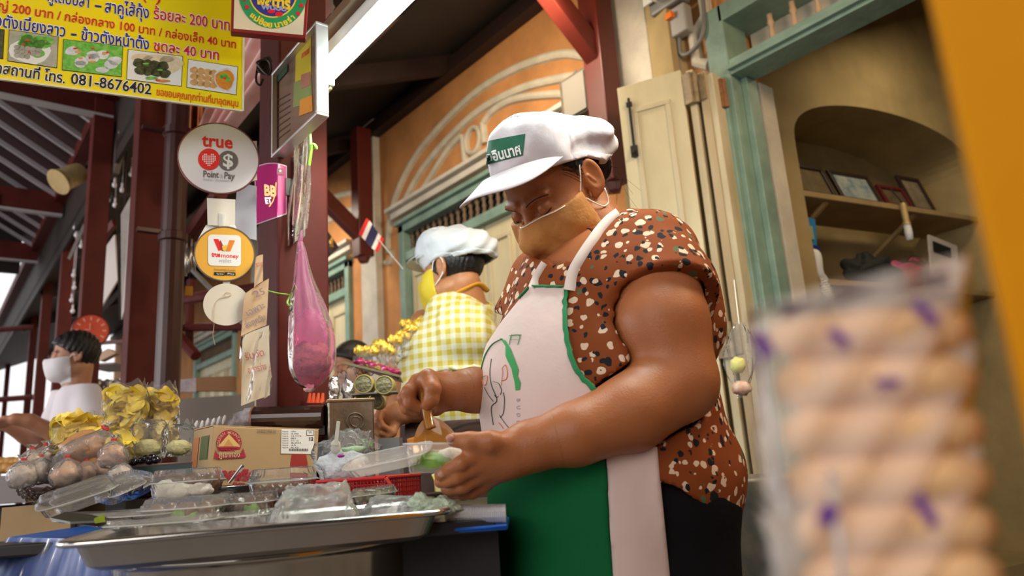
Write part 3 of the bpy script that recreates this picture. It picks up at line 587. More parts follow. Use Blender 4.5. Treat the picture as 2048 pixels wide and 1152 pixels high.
def dish(x0, y0, x1, y1, sl, back, draws, label):
    q = [(x0, y0), (x1, y0+sl), (x1-3, y1+sl), (x0-3, y1)]
    yb.quad([(q[0][0]-1, q[0][1]-1), (q[1][0]+1, q[1][1]-1), (q[2][0]+1, q[2][1]+1), (q[3][0]-1, q[3][1]+1)], c_blk, ban, 'photo_border', .001, .0012)
    p = yb.quad(q, back, ban, 'dish_photo', .001, .002, label=label); 
    W_, H_ = x1-x0, y1-y0
    for i, (m, items) in enumerate(draws):
        mb = MB()
        for u, v, rx, ry in items:
            u = min(max(u, rx*.9+.01), .99-rx*.9); v = min(max(v, ry*.9+.01), .99-ry*.9)
            poly(mb, yb.blob(x0+u*W_-3*v, y0+v*H_+sl*u, rx*W_, ry*H_, .0024+.0003*i, 14, wob_=.07))
        o = build(mb, 'printed_food', m, ban)
        if o.data.polygons[0].normal@Vector(yb.N) < 0: o.data.flip_normals()
f_green = mat('print_leaf_green', (.06, .33, .02), .4, col2=(.25, .55, .10), nscale=90); f_gd = mat('print_green', (.05, .22, .02), .4, col2=(.15, .42, .05), nscale=120)
f_gray = mat('print_dumpling', (.42, .40, .33), .4, col2=(.25, .25, .2), nscale=80); f_wht = mat('print_white_food', (.72, .73, .72), .4, col2=(.45, .5, .5), nscale=60); f_dk = mat('print_dark_leaf', (.02, .025, .008), .4, col2=(.10, .10, .03), nscale=100)
f_tan = mat('print_cracker', (.66, .40, .16), .4, col2=(.5, .25, .08), nscale=120); f_cur = mat('print_curry', (.72, .28, .02), .4, col2=(.55, .18, .02), nscale=100); f_plate = mat('print_plate', (.72, .72, .68), .4); f_rd = mat('print_chilli', (.7, .03, .01), .4)
f_gb = mat('print_backcloth', (.28, .30, .2), .5, col2=(.45, .42, .35), nscale=40)
R_ = lambda: random.random()
dish(19, 60, 116, 121, 14, f_gb, [(f_plate, [(.45, .58, .44, .42)]), (f_green, [(.3+.5*R_(), .15+.5*R_(), .13, .15) for _ in range(16)]), (f_gray, [(.16+.11*(i % 5)+.03*R_(), .52+.13*(i//5), .065, .08) for i in range(13)]), (f_rd, [(.38, .25, .07, .02), (.42, .62, .02, .05), (.3, .4, .05, .02)])], 'photo of grey dumplings on green lettuce')
dish(128, 79, 245, 139, 14, f_green, [(f_wht, [(.12+.17*i+.05*R_(), .35+.3*((i*2) % 3)/2, .12, .15) for i in range(6)]+[(.3, .75, .1, .12), (.5, .4, .1, .14), (.68, .85, .12, .1)]), (f_tan, [(.25, .35, .06, .05), (.5, .62, .06, .04), (.3, .55, .04, .04), (.7, .3, .05, .05)]), (f_rd, [(.2, .25, .04, .03), (.45, .5, .015, .05), (.75, .25, .03, .03), (.5, .18, .03, .03)])], 'photo of white stuffed dumplings on lettuce')
dish(257, 99, 365, 158, 14, f_plate, [(mat('print_rice', (.72, .62, .42), .5, col2=(.6, .5, .3), nscale=90), [(.8, .3, .22, .3), (.55, .2, .3, .15), (.25, .2, .2, .12)]), (f_dk, [(.2+.15*(i % 4)+.04*(i//4), .4+.25*(i//4), .11, .15) for i in range(8)]), (f_green, [(.45, .86, .12, .05), (.33, .4, .06, .03), (.6, .55, .05, .03)]), (f_cur, [(.68, .9, .12, .045)]), (f_rd, [(.57, .9, .05, .03)])], 'photo of dark leaf-wrapped bites')
dish(377, 119, 475, 174, 15, f_plate, [(f_tan, [(.12+.13*(i % 4)+.03*R_(), .35+.22*(i//4), .085, .12) for i in range(12)]), (f_wht, [(.76, .5, .22, .42)]), (f_cur, [(.76, .52, .19, .36)]), (f_green, [(.74, .4, .08, .10), (.82, .5, .06, .08), (.68, .45, .05, .06)]), (f_rd, [(.76, .48, .03, .05)])], 'photo of round crackers with an orange curry dip')
dish(-70, 48, 8, 105, 12, f_dk, [(f_green, [(.6, .6, .2, .2), (.4, .4, .2, .2)]), (f_rd, [(.8, .3, .05, .05)])], 'photo cut off at the left edge')
# framed round logo plaque
lp = Pl(hp(545, 70, 1.42), axes_to(545, 40, 1.42)[2]*1.0)
lg = thing('logo_plaque', 'dark red framed cream plaque with a green and blue round emblem and stars', 'sign', lp.at(545, 70))
lp_pts = [(461, 63), (612, 77), (630, -170), (468, -190)]
build(MB().prism([lp.at(*p) for p in lp_pts], -lp.N*.02), 'frame', m_redsign, lg, bevel=.002)
build(MB().prism([lp.at(*p, .001) for p in ((467, 57), (606, 70), (622, -160), (474, -180))], -lp.N*.001), 'board', mat('plaque_cream', (.68, .58, .40), .6, noise_amt=.12), lg)
def ring(pl, cx, cy, rx, ry, m, par, name, off, n=40): 
    c = [pl.at(cx+rx*math.cos(2*PI*i/n), cy+ry*math.sin(2*PI*i/n), off) for i in range(n)]
    return build(MB().prism(c, pl.N*.0006), name, m, par)
gC = (546, -15)
ring(lp, *gC, 69, 72, mat('emblem_green', (.015, .26, .09), .45), lg, 'emblem_ring', .0012); ring(lp, *gC, 49, 51, mat('emblem_gold', (.75, .55, .03), .4), lg, 'emblem_band', .0016); ring(lp, *gC, 46, 48, mat('emblem_blue', (.03, .03, .22), .45), lg, 'emblem_centre', .0020)
lp.line('พลตารี', (513, -2), (581, 10), 22, mat('emblem_gold', (.75, .55, .03), .4), lg, bold=.002, off=.0034)
lp.line('WUUU', (522, 14), (574, 19), 9, mat('emblem_pale', (.3, .3, .6), .4), lg, bold=.001, off=.0034)
def star(pl, cx, cy, r, m, par, off=.003, rot=0):
    P = []
    for i in range(10):
        a = rot+PI*i/5-PI/2; q = r if i % 2 == 0 else r*.42; P.append(pl.at(cx+q*math.cos(a), cy+q*math.sin(a), off))
    build(MB().prism(P, pl.N*.0006), 'star', m, par)
for x, y in ((494, 14), (603, 11), (596, 27), (489, -2)): star(lp, x, y, 6.5, c_red, lg, off=.0022)
build(poly(poly(MB(), lp.blob(543, 23, 8, 4, .0036, 10)), lp.blob(558, 28, 8, 5, .0036, 10)), 'red_ornament', c_red, lg)
for ch, x, y, rr in (('แ', 505, 31, .55), ('ม่', 513, 38, .42), ('ช้', 522, 44, .3), ('อ', 531, 48, .18), ('ย', 540, 50, .05), ('น', 554, 50, -.1), ('า', 563, 48, -.2), ('ย', 571, 45, -.3), ('ร่', 579, 40, -.42), ('า', 586, 34, -.5)):
    c_, s_ = math.cos(rr), math.sin(rr); lp.line(ch, (x-4*c_, y-4*s_), (x+4*c_, y+4*s_), 12, mat('emblem_gold', (.75, .55, .03), .4), lg, bold=.0008, off=.0022, fit=False)
# framed menu poster standing off the post, facing the street
mp_ = Pl((.628, 1.6, 1.8), (-1, 0, 0))
mn = thing('menu_frame', 'silver framed menu poster under clear film, side-on beside the bright tube lamp', 'picture frame', mp_.at(590, 270))
Y0, Y1, Z0, Z1 = 1.40, 1.675, 1.755, 1.99
build(MB().frame((.64, (Y0+Y1)/2, (Z0+Z1)/2), np.array([0, 1., 0]), UP, Y1-Y0, Z1-Z0, .007, .03, np.array([-1., 0, 0])), 'frame', mat('anodised', (.72, .70, .68), .35, metal=.5), mn, bevel=.0015)
build(MB().mm((.640, Y0+.006, Z0+.006), (.644, Y1-.006, Z1-.006)), 'poster', mat('poster_brown', (.30, .19, .13), .25, noise_amt=.3, nscale=4, coat=.6), mn)
Q = Pl((.6395, 1.6, 1.8), (-1, 0, 0))
for j_, (pts, m_) in enumerate((([(592, 95), (622, 68), (622, 150), (590, 165)], mat('poster_yellow', (.62, .50, .03), .3)), ([(588, 165), (622, 150), (624, 205), (586, 215)], mat('poster_green', (.25, .30, .10), .3)), ([(600, 200), (624, 190), (625, 222), (598, 232)], mat('poster_orange', (.7, .28, .04), .3)), ([(602, 150), (620, 143), (620, 170), (602, 178)], mat('poster_pink', (.42, .18, .12), .3)), ([(549, 155), (575, 128), (575, 142), (549, 172)], mat('poster_darkgreen', (.03, .08, .04), .3)))):
    Q.quad(pts, m_, mn, 'printed_panel', .0006, .0008+.0004*j_)
for i in range(7): Q.quad([(553, 200+i*13), (580, 186+i*12), (580, 188+i*12), (553, 203+i*13)], mat('poster_ink', (.10, .05, .04), .4), mn, 'text_row', .0004, .001)
Q.line('กาแฟ', (603, 112), (619, 100), 12, c_or, mn, bold=.001)
# fluorescent tube with batten
ft = thing('fluorescent_tube', 'long bright fluorescent tube on a slim batten hung under the eaves', 'lamp', (.73, 1.0, 1.90))
tx0 = .72; q_ = onx(655, 152, tx0); ya, tz0 = q_[1], q_[2]; yb_ = ya-1.25
build(MB().tube([(tx0, ya, tz0), (tx0, yb_, tz0)], .018, 14), 'tube', mat('tube_light', (1, 1, 1), .3, emis=(.86, 1.0, .95), estr=14), ft, smooth=True)
build(MB().prism([(tx0-.034, ya+.02, tz0+.045), (tx0-.03, ya+.02, tz0+.015), (tx0+.03, ya+.02, tz0+.015), (tx0+.034, ya+.02, tz0+.045)], (0, -1.3, 0)), 'batten', mat('batten_white', (.85, .88, .85), .4), ft, bevel=.002)
build(MB().mm((tx0-.06, yb_-.03, tz0+.046), (tx0-.02, ya+.03, tz0+.07)), 'timber_strip', mat('batten_brown', (.20, .12, .07), .6), ft, bevel=.002)
for y in (ya+.008, yb_-.008): build(MB().mm((tx0-.02, y-.008, tz0-.022), (tx0+.02, y+.008, tz0+.03)), 'lamp_holder', m_whitep, ft, bevel=.002)
build(MB().tube(curve([(tx0, ya+.01, tz0+.02), (tx0-.01, ya+.03, tz0-.02), (tx0-.0, ya+.02, tz0-.04), (tx0+.01, ya, tz0-.03)]), .004, 6), 'wire', mat('wire_yellow', (.6, .55, .3), .4), ft, smooth=True)
build(MB().tube([(tx0-.03, ya-.1, tz0+.05), (tx0-.03, ya-.05, 2.85)], .003, 5).tube([(tx0-.03, .5, tz0+.05), (tx0-.03, .5, 2.85)], .003, 5), 'hanging_wire', m_grey, ft)
# dark beam over the post line and blush coloured corrugated awning beyond
struct(MB().mm((.70, -.5, 2.62), (.86, 1.9, 2.86)), 'head_beam', m_dark)
aw = MB(); 
def awf(u, v):
    a = hp(505+160*u, -60+60*u, 2.3-.3*u); b = hp(385+80*u, 290-40*u, 3.0-.4*u); p = a+(b-a)*v; return p+NH*.05*math.sin(u*26)
o = build(aw.grid(awf, 60, 8), 'awning_sheet', mat('blush_sheet', (.60, .26, .22), .35, col2=(.75, .50, .46), nscale=5), smooth=True); tag(o, 'folded glossy pink awning sheet hanging behind the yellow banner', 'awning')
o = build(MB().grid(lambda u, v: hp(372+36*u-8*v, 165+190*v+8*math.sin(u*9), 2.9+.05*math.sin(u*14)), 30, 12), 'printed_cloth', mat('orange_print_cloth', (.75, .40, .05), .6, col2=(.55, .08, .06), nscale=9), smooth=True); tag(o, 'orange and red printed cloth hanging beside the maroon pipe', 'cloth')
o = build(MB().grid(lambda u, v: hp(321+14*u, 200+80*v, 3.4+.05*math.sin(u*9)), 12, 6), 'printed_cloth', mat('orange_print_cloth2', (.70, .36, .08), .6, col2=(.5, .12, .16), nscale=14), smooth=True); tag(o, 'narrow strip of orange printed cloth between red post and pipe', 'cloth')
o = build(MB().grid(lambda u, v: hp(316+11*u, 295+70*v, 3.4+.05*math.sin(u*9)), 12, 6), 'printed_cloth', mat('orange_print_cloth2'), smooth=True); tag(o, 'small pink and orange cloth end between red post and pipe, below the narrow strip', 'cloth')
# round payment discs
def round_sign(cx, cy, r, H, m, name, label, rimm=None, th=.006, yaw=0.):
    U, V, N = axes_to(cx, cy, H); N = nrm(N+U*yaw); U = nrm(np.cross(V, N)); c = hp(cx, cy, H); k = mpp(cx, cy, H); t_ = thing(name, label, 'sign', c-UP*r*k)
    build(MB().disc(c, r*k, th, (U, V, N), 56), 'disc', m, t_)
    if rimm: build(MB().lathe([(r*k, 0), (r*k+.0025, 0), (r*k+.0025, th+.001), (r*k, th+.001)], c-N*th/2, (U, V, N), 56), 'rim', rimm, t_)
    return t_, Pl(c+N*(th/2+.0002), N), U, V, N, k, c
s1, p1, U, V, N, k, c = round_sign(438, 317, 74, 1.60, mat('sign_white', (.80, .78, .80), .35), 'payment_sign', 'large white round payment sign reading true with red and grey circles', mat('rim_dark', (.25, .08, .07), .5))
build(MB().prism([p1.at(485, 282, -.005), p1.at(514, 282, -.005), p1.at(514, 360, -.005), p1.at(490, 365, -.005)], -N*.004), 'mounting_tab', mat('tab_white', (.7, .66, .6), .5), s1)
for y in (304, 336): build(MB().prism([p1.at(492, y, -.004), p1.at(511, y, -.004), p1.at(511, y+10, -.004), p1.at(492, y+10, -.004)], N*.001), 'tape', mat('masking_tape', (.72, .52, .20), .6), s1)
TR = mat('true_red', (.80, .02, .015), .4); TG = mat('true_grey', (.16, .14, .13), .4)
p1.line('true', (404, 281), (466, 286), 27, TR, s1, bold=.0011)
ring(p1, 456, 321.5, 20, 20, TG, s1, 'grey_circle', .0008); ring(p1, 418, 318.5, 22, 21.5, TR, s1, 'red_circle', .0012)
hd = MB()
for i, row in enumerate(((1, 2, 5, 6), (0, 1, 2, 3, 4, 5, 6, 7), (0, 1, 2, 3, 4, 5, 6, 7), (0, 1, 2, 3, 4, 5, 6, 7), (1, 2, 3, 4, 5, 6), (2, 3, 4, 5), (3, 4))):
    for j in row: poly(hd, p1.blob(405.7+3.5*j, 308.5+3.6*i+.1*j, 1.35, 1.35, .0022, 8))
build(hd, 'dotted_heart', c_wht, s1); p1.line('$', (449, 322), (463, 323), 27, c_wht, s1, bold=.001, off=.0022, fit=False)
p1.line('Point', (406, 348), (437, 350), 14, TG, s1, bold=.0005); p1.line('&', (440, 353), (446, 353), 9, mat('pale_grey_ink', (.5, .5, .5), .5), s1); p1.line('Pay', (448, 351), (469, 353), 14, TG, s1, bold=.0005)
p1.line('จ่ายง่าย - ได้ทุกพอยท์', (406, 359), (458, 362), 5, mat('pale_grey_ink'), s1)
s2, p2, U, V, N, k, c = round_sign(450, 508, 55, 1.60, mat('wallet_orange', (.80, .42, .05), .4), 'wallet_sign', 'round golden orange sign with a white square reading true money wallet', mat('rim_grey', (.12, .09, .08), .5))
def rrect(pl, x0, y0, x1, y1, r, sl, off, n=6):
    out = []
    for cx, cy, a0 in ((x1-r, y0+r, -90), (x1-r, y1-r, 0), (x0+r, y1-r, 90), (x0+r, y0+r, 180)):
        for i in range(n+1): a = math.radians(a0+90*i/n); x = cx+r*math.cos(a); out.append(pl.at(x, cy+r*math.sin(a)+sl*(x-(x0+x1)/2), off))
    return out
build(MB().prism(rrect(p2, 416, 470, 482, 532, 8, .03, .0004), p2.N*.0006), 'white_square', c_wht, s2)
wc_ = [(TR, [(427, 478), (437, 478), (444, 499), (437, 502)]), (mat('wallet_dark', (.45, .03, .03), .4), [(437, 486), (441, 480), (450, 499), (446, 502), (441, 500)]), (mat('wallet_yellow', (.85, .55, .05), .4), [(444, 492), (452, 490), (456, 494), (450, 502), (446, 501)]), (mat('wallet_amber', (.80, .25, .02), .4), [(452, 502), (459, 480), (470, 481), (461, 502)])]
for i, (m_, pts) in enumerate(wc_): p2.quad(pts, m_, s2, 'wallet_mark', .0005, .0016+.0002*i)
p2.line('true', (423, 509), (441, 510), 10, TR, s2, bold=.0008); p2.line('money', (442, 511), (477, 513), 9, TR, s2, bold=.0003); p2.line('wallet', (437, 521), (463, 522), 9, mat('pale_grey_ink'), s2, bold=.0002)
p2.line('โหลดแอปทรูมันนี่วอลเล็ท', (428, 539), (471, 541), 5, TG, s2)
for x in (428, 450): p2.quad([(x, 544), (x+21, 545), (x+21, 551), (x, 550)], c_blk, s2, 'store_badge', .0004, .001); p2.line('App Store' if x == 428 else 'Play', (x+5, 547.5), (x+19, 548), 3.5, c_wht, s2)
s3, p3, U, V, N, k, c = round_sign(453, 609, 43, 1.60, mat('blank_cream', (.74, .66, .54), .5, noise_amt=.1), 'blank_disc', 'plain cream round disc at the bottom of the hanging chain of signs', None, .003)
build(MB().tube([p3.at(x, y, .002) for x, y in ((449, 588), (447, 592), (455, 594), (462, 591), (460, 586), (452, 585), (449, 588))], .0006, 5).tube(curve([p3.at(x, y, .002) for x, y in ((455, 593), (435, 600), (428, 620), (428, 650), (426, 670), (430, 690))]), .0005, 5), 'string', mat('twine', (.5, .36, .2), .7), s3)
pc = Pl(hp(443, 423, 1.60), axes_to(443, 423, 1.6)[2]); cd = thing('blank_card', 'small blank white card hanging between the two round payment signs', 'card', pc.at(443, 450))
def cardf(u, v): return pc.at(414+57*u+4*v*(1-2*u)*.3, 396+54*v+3*u, .004*math.sin(u*5))
build(MB().grid(cardf, 8, 6), 'card', mat('card_white', (.74, .70, .62), .5), cd, smooth=True)
cm = film('clear_tape', (1, 1, 1), .6, .2, .1); 
for a, b in (((438, 424), (452, 460)), ((446, 560), (460, 590))): pc.quad([(a[0], a[1]), (b[0], a[1]), (b[0], b[1]), (a[0], b[1])], cm, cd, 'clear_tape', .0004, .006)
pc.quad([(412, 450), (470, 450), (474, 458), (396, 478)], mat('white_sticker', (.85, .84, .8), .4), cd, 'white_backing', .001, -.003)
# white column card behind the two discs
o = build(MB().prism([hp(474, 365, 1.68), hp(512, 372, 1.68), hp(512, 480, 1.68), hp(468, 470, 1.68)], NH*.004), 'pale_board', mat('pale_blue_board', (.60, .60, .66), .5, noise_amt=.15)); tag(o, 'pale bluish board between the white round sign and the red post', 'board')
# magenta label wrapped on the post corner
zt_, zb_ = onx(540, 330, PX0)[2], 0
def postf(px, py, off=.003):
    """point on the two visible faces of the broad post"""
    q = ony(px, py, PY0-off)
    if q[0] >= PX0-off: return q
    return onx(px, py, PX0-off)
pk = thing('magenta_poster', 'magenta poster bent around the corner of the broad red post', 'poster', ony(560, 430, PY0))
edge = None
cx_ = 539.
def mag(u, v): x = 511+61*u; y0 = 335-8*abs(math.sin(u*2.9))+6*u*0; y1 = 448-22*u; y = y0+(y1-y0)*v; return postf(x, y, .003)
build(MB().grid(mag, 28, 12), 'sheet', mat('poster_magenta', (.62, .01, .22), .3, noise_amt=.15, nscale=9, coat=.3), pk)
def mag2(u, v): x = 509.5+64*u; y0 = 333.5-8*abs(math.sin(u*2.9)); y1 = 450.5-22*u; return postf(x, y0+(y1-y0)*v, .002)
build(MB().grid(mag2, 28, 12), 'white_border', mat('poster_border', (.8, .6, .68), .4), pk)
pf = Pl((PX0, PY0-.004, 1.5), (0, -1, 0))
pf.line('BB', (528, 381), (552, 384), 22, mat('poster_gold', (.72, .36, .06), .4), pk, bold=.0018); pf.line('ET', (530, 402), (543, 402), 13, c_wht, pk, bold=.001)
build(MB().tube([pf.at(x, y, .001) for x, y in ((552, 365), (551, 385), (546, 402), (538, 414))], .0018, 5), 'gold_swoosh', mat('poster_gold'), pk)
pf.quad([(554, 336), (567, 337), (567, 350), (554, 349)], mat('poster_maroon', (.35, .02, .08), .4), pk, 'corner_stamp', .0004, .0008); star(pf, 560.5, 342, 4, c_wht, pk, .0012)
sc = MB().mm((PX0+.018, PY0-.006, 1.655), (PX0+.032, PY0, 1.70)); tag(build(sc, 'metal_tab', m_grey), 'little metal hanging tab above the magenta poster', 'bracket')
# clear sleeves hung right of the post
def sleeve(x0, y0, x1, y1, H, dx, seed, label, m, tl=0):
    def fn(u, v): return hp(x0+(x1-x0)*u+dx*v+2*math.sin(v*7+seed), y0+(y1-y0)*v+tl*u+3*math.sin(u*8+seed), H+.012*math.sin(u*11+v*5+seed)+.008*noise.noise(Vector((u*6, v*5, seed))))
    o = build(MB().grid(fn, 24, 30), 'clear_sleeve', m, smooth=True); tag(o, label, 'plastic bag'); return o
sl = film('sleeve_film', (.92, .88, .74), .55, .2, .9, 30)
sleeve(583, 310, 618, 500, 1.70, -10, 1., 'cloudy clear plastic sleeve hanging on the right face of the broad red post', sl, -30)
sleeve(590, 290, 622, 480, 1.66, -4, 4., 'second clear plastic sleeve hanging in front of the cloudy one', film('sleeve_film2', (.9, .88, .8), .75, .15, .9, 40), -22)
for i, x in enumerate((592, 603)):
    tag(build(MB().tube(curve([hp(x, 330, 1.7), hp(x-3, 390, 1.7), hp(x-6, 450, 1.7)]), .006, 6, sq=.3), 'pink_strip', mat('pale_pink_strip', (.72, .42, .38), .5)), ('left' if i == 0 else 'right')+' pale pink paper strip inside the hanging clear sleeve', 'strip', 'pink strips in the sleeve')
gt = MB().tube(curve([hp(619, 255, 1.64), hp(622, 300, 1.64), hp(618, 330, 1.64), hp(625, 290, 1.63), hp(633, 296, 1.63), hp(622, 290, 1.64)]), .0035, 6)
tag(build(gt, 'green_tie', mat('lime_tape', (.30, .62, .06), .4)), 'lime green plastic tie at the top of the clear sleeves', 'tie')
# handwritten notes
def note(pts, H, m, label, lines, ink, lw=3, th=.001):
    pl = Pl(hp(pts[0][0], pts[0][1], H), axes_to(*pts[0], H)[2]); t_ = thing('paper_note', label, 'note', pl.at(*pts[2])); P = [pl.at(*p) for p in pts]
    def fn(u, v): a = P[0]+(P[1]-P[0])*u; b = P[3]+(P[2]-P[3])*u; return a+(b-a)*v+pl.N*.004*math.sin(u*4+v*6)
    build(MB().grid(fn, 10, 12), 'sheet', m, t_, smooth=True)
    for s_, a, b, h in lines: pl.line(s_, a, b, h, ink, t_, 'handwriting', off=.006, bold=.0002)
    return t_
m_note = mat('note_tan', (.66, .44, .26), .7, noise_amt=.2, nscale=7); m_note2 = mat('note_cream', (.66, .56, .43), .65, noise_amt=.15, nscale=5); ink_r = mat('ink_marker_red', (.45, .10, .09), .6); ink_g = mat('ink_marker_grey', (.25, .18, .20), .6)
note([(511, 515), (526, 508), (526, 562), (508, 575)], 1.60, m_note, 'small tan note above the larger handwritten paper on the post', [('รวม', (512, 530), (524, 527), 10)], ink_r)
note([(489, 588), (538, 556), (533, 650), (482, 672)], 1.60, m_note, 'tan handwritten price note above the long cream sheet', [('25', (509, 590), (529, 582), 16), ('เฉพาะ', (493, 628), (528, 610), 16), ('ส่งทุกวัน', (490, 652), (530, 634), 14)], ink_g)
note([(485, 672), (538, 650), (540, 790), (482, 812)], 1.59, m_note2, 'long cream handwritten sheet hanging low on the broad red post', [('รับจัด', (490, 715), (528, 705), 16), ('อาหารว่าง', (496, 742), (532, 733), 14)], ink_r)
cs = sleeve(480, 672, 541, 806, 1.575, 1, 2., 'clear plastic cover over the cream handwritten sheet', film('sleeve_film3', (1, .97, .9), .95, .12, .3, 12, .2), -16)
tag(build(MB().tube(curve([hp(538, 582, 1.64), hp(560, 587, 1.62), hp(588, 590, 1.62)]), .0035, 6, sq=.4).tube(curve([hp(582, 590, 1.62), hp(575, 605, 1.61), hp(582, 612, 1.61), hp(588, 600, 1.61), hp(584, 590, 1.62), hp(592, 580, 1.61), hp(590, 572, 1.61), hp(583, 588, 1.61)]), .0025, 6), 'green_ribbon', mat('lime_tape')), 'lime green ribbon tied round the post left of the pink bag', 'ribbon')
# coil of wire on the post
co = MB()
for i in range(5):
    a0 = i*.9; co.tube([postf(528, 130)*0+hp(528+12*math.cos(a+a0)*(.8+.1*i), 132+14*math.sin(a)+4*math.sin(2*a+i), 1.63-.006*i) for a in np.linspace(0, 2*PI, 20)], .0032, 5, closed=True)
co.tube(curve([hp(516, 128, 1.62), hp(512, 160, 1.62), hp(520, 170, 1.62), hp(526, 158, 1.62)]), .003, 5)
tag(build(co, 'wire_coil', mat('wire_black', (.02, .012, .01), .5)), 'tangled black wire coil hung high on the broad red post', 'wire')
# pink hanging bag, knotted at the top
pb_H = 1.62; prof = [(600, 484, 6), (602, 500, 9), (604, 530, 14), (607, 560, 20), (611, 590, 28), (616, 620, 36), (621, 650, 42), (624, 680, 46), (625, 710, 47), (624, 735, 44), (622, 755, 36), (620, 770, 22), (620, 778, 8)]
def pinkf(u, v):
    t = v*(len(prof)-1); i = min(int(t), len(prof)-2); q = t-i; x = prof[i][0]*(1-q)+prof[i+1][0]*q; y = prof[i][1]*(1-q)+prof[i+1][1]*q; r = prof[i][2]*(1-q)+prof[i+1][2]*q
    k = mpp(x, y, pb_H); a = 2*PI*u; rr = r*k*(1+.06*math.sin(a*9+v*3)*(1-v*.6)+.06*noise.noise(Vector((math.cos(a)*2, math.sin(a)*2, v*7))))
    return hp(x, y, pb_H)+RH*math.cos(a)*rr+NH*math.sin(a)*rr*.8
pbag = thing('pink_plastic_bag', 'translucent pink plastic bag of brown contents hanging beside the broad red post', 'plastic bag', hp(620, 778, pb_H))
build(MB().grid(pinkf, 64, 50, True), 'bag', film('pink_bag_film', (.95, .45, .68), .70, .22, .8, 28), pbag, smooth=True)
lump('inner_bag', hp(618, 665, pb_H), (.036, .03, .052), film('pink_bag_film2', (.90, .30, .55), .72, .3, .9, 50), 8, '', '', .35, (RH, NH, UP), parent=pbag)
lump('contents', hp(622, 718, pb_H), (.044, .036, .040), mat('brown_bits', (.20, .05, .03), .5, col2=(.35, .14, .08), nscale=60, bump=.8, bscale=80), 9, '', '', .25, (RH, NH, UP), parent=pbag)
build(MB().tube([hp(600, 500, pb_H), hp(601, 478, pb_H), hp(604, 460, pb_H)], [.004, .006, .002], 8), 'twisted_handle', film('pink_bag_film'), pbag, smooth=True)
lump('white_tail', hp(619, 776, pb_H), (.012, .008, .008), mat('bag_tail', (.7, .5, .5), .4), 3, '', '', .4, (RH, NH, UP), parent=pbag)
# dark plaques with flags behind the sleeve
pq = thing('plaque', 'dark plaque with gilt figures and a little flag behind the clear sleeves', 'plaque', hp(650, 500, 3.2))
build(MB().prism([hp(618, 462, 3.2), hp(640, 440, 3.2), hp(676, 492, 3.2), hp(632, 535, 3.2)], NH*.02), 'board', mat('plaque_dark', (.05, .03, .035), .4), pq)
for x, y in ((648, 505), (663, 485), (634, 455)): build(MB().lathe([(.0, 0), (.012, .005), (.008, .02), (.012, .035), (.004, .05), (0, .055)], hp(x, y+12, 3.17), seg=8), 'gilt_figure', mat('gilt', (.45, .27, .06), .35, metal=.6), pq)
for x, y, m_ in ((628, 420, mat('flag0')), (632, 405, mat('flag1')), (625, 445, mat('flag2')), (640, 440, mat('gilt'))): build(MB().prism([hp(x-7, y-16, 3.1), hp(x+4, y-12, 3.1), hp(x+9, y+18, 3.1), hp(x-3, y+14, 3.1)], NH*.004), 'ribbon', m_, pq)
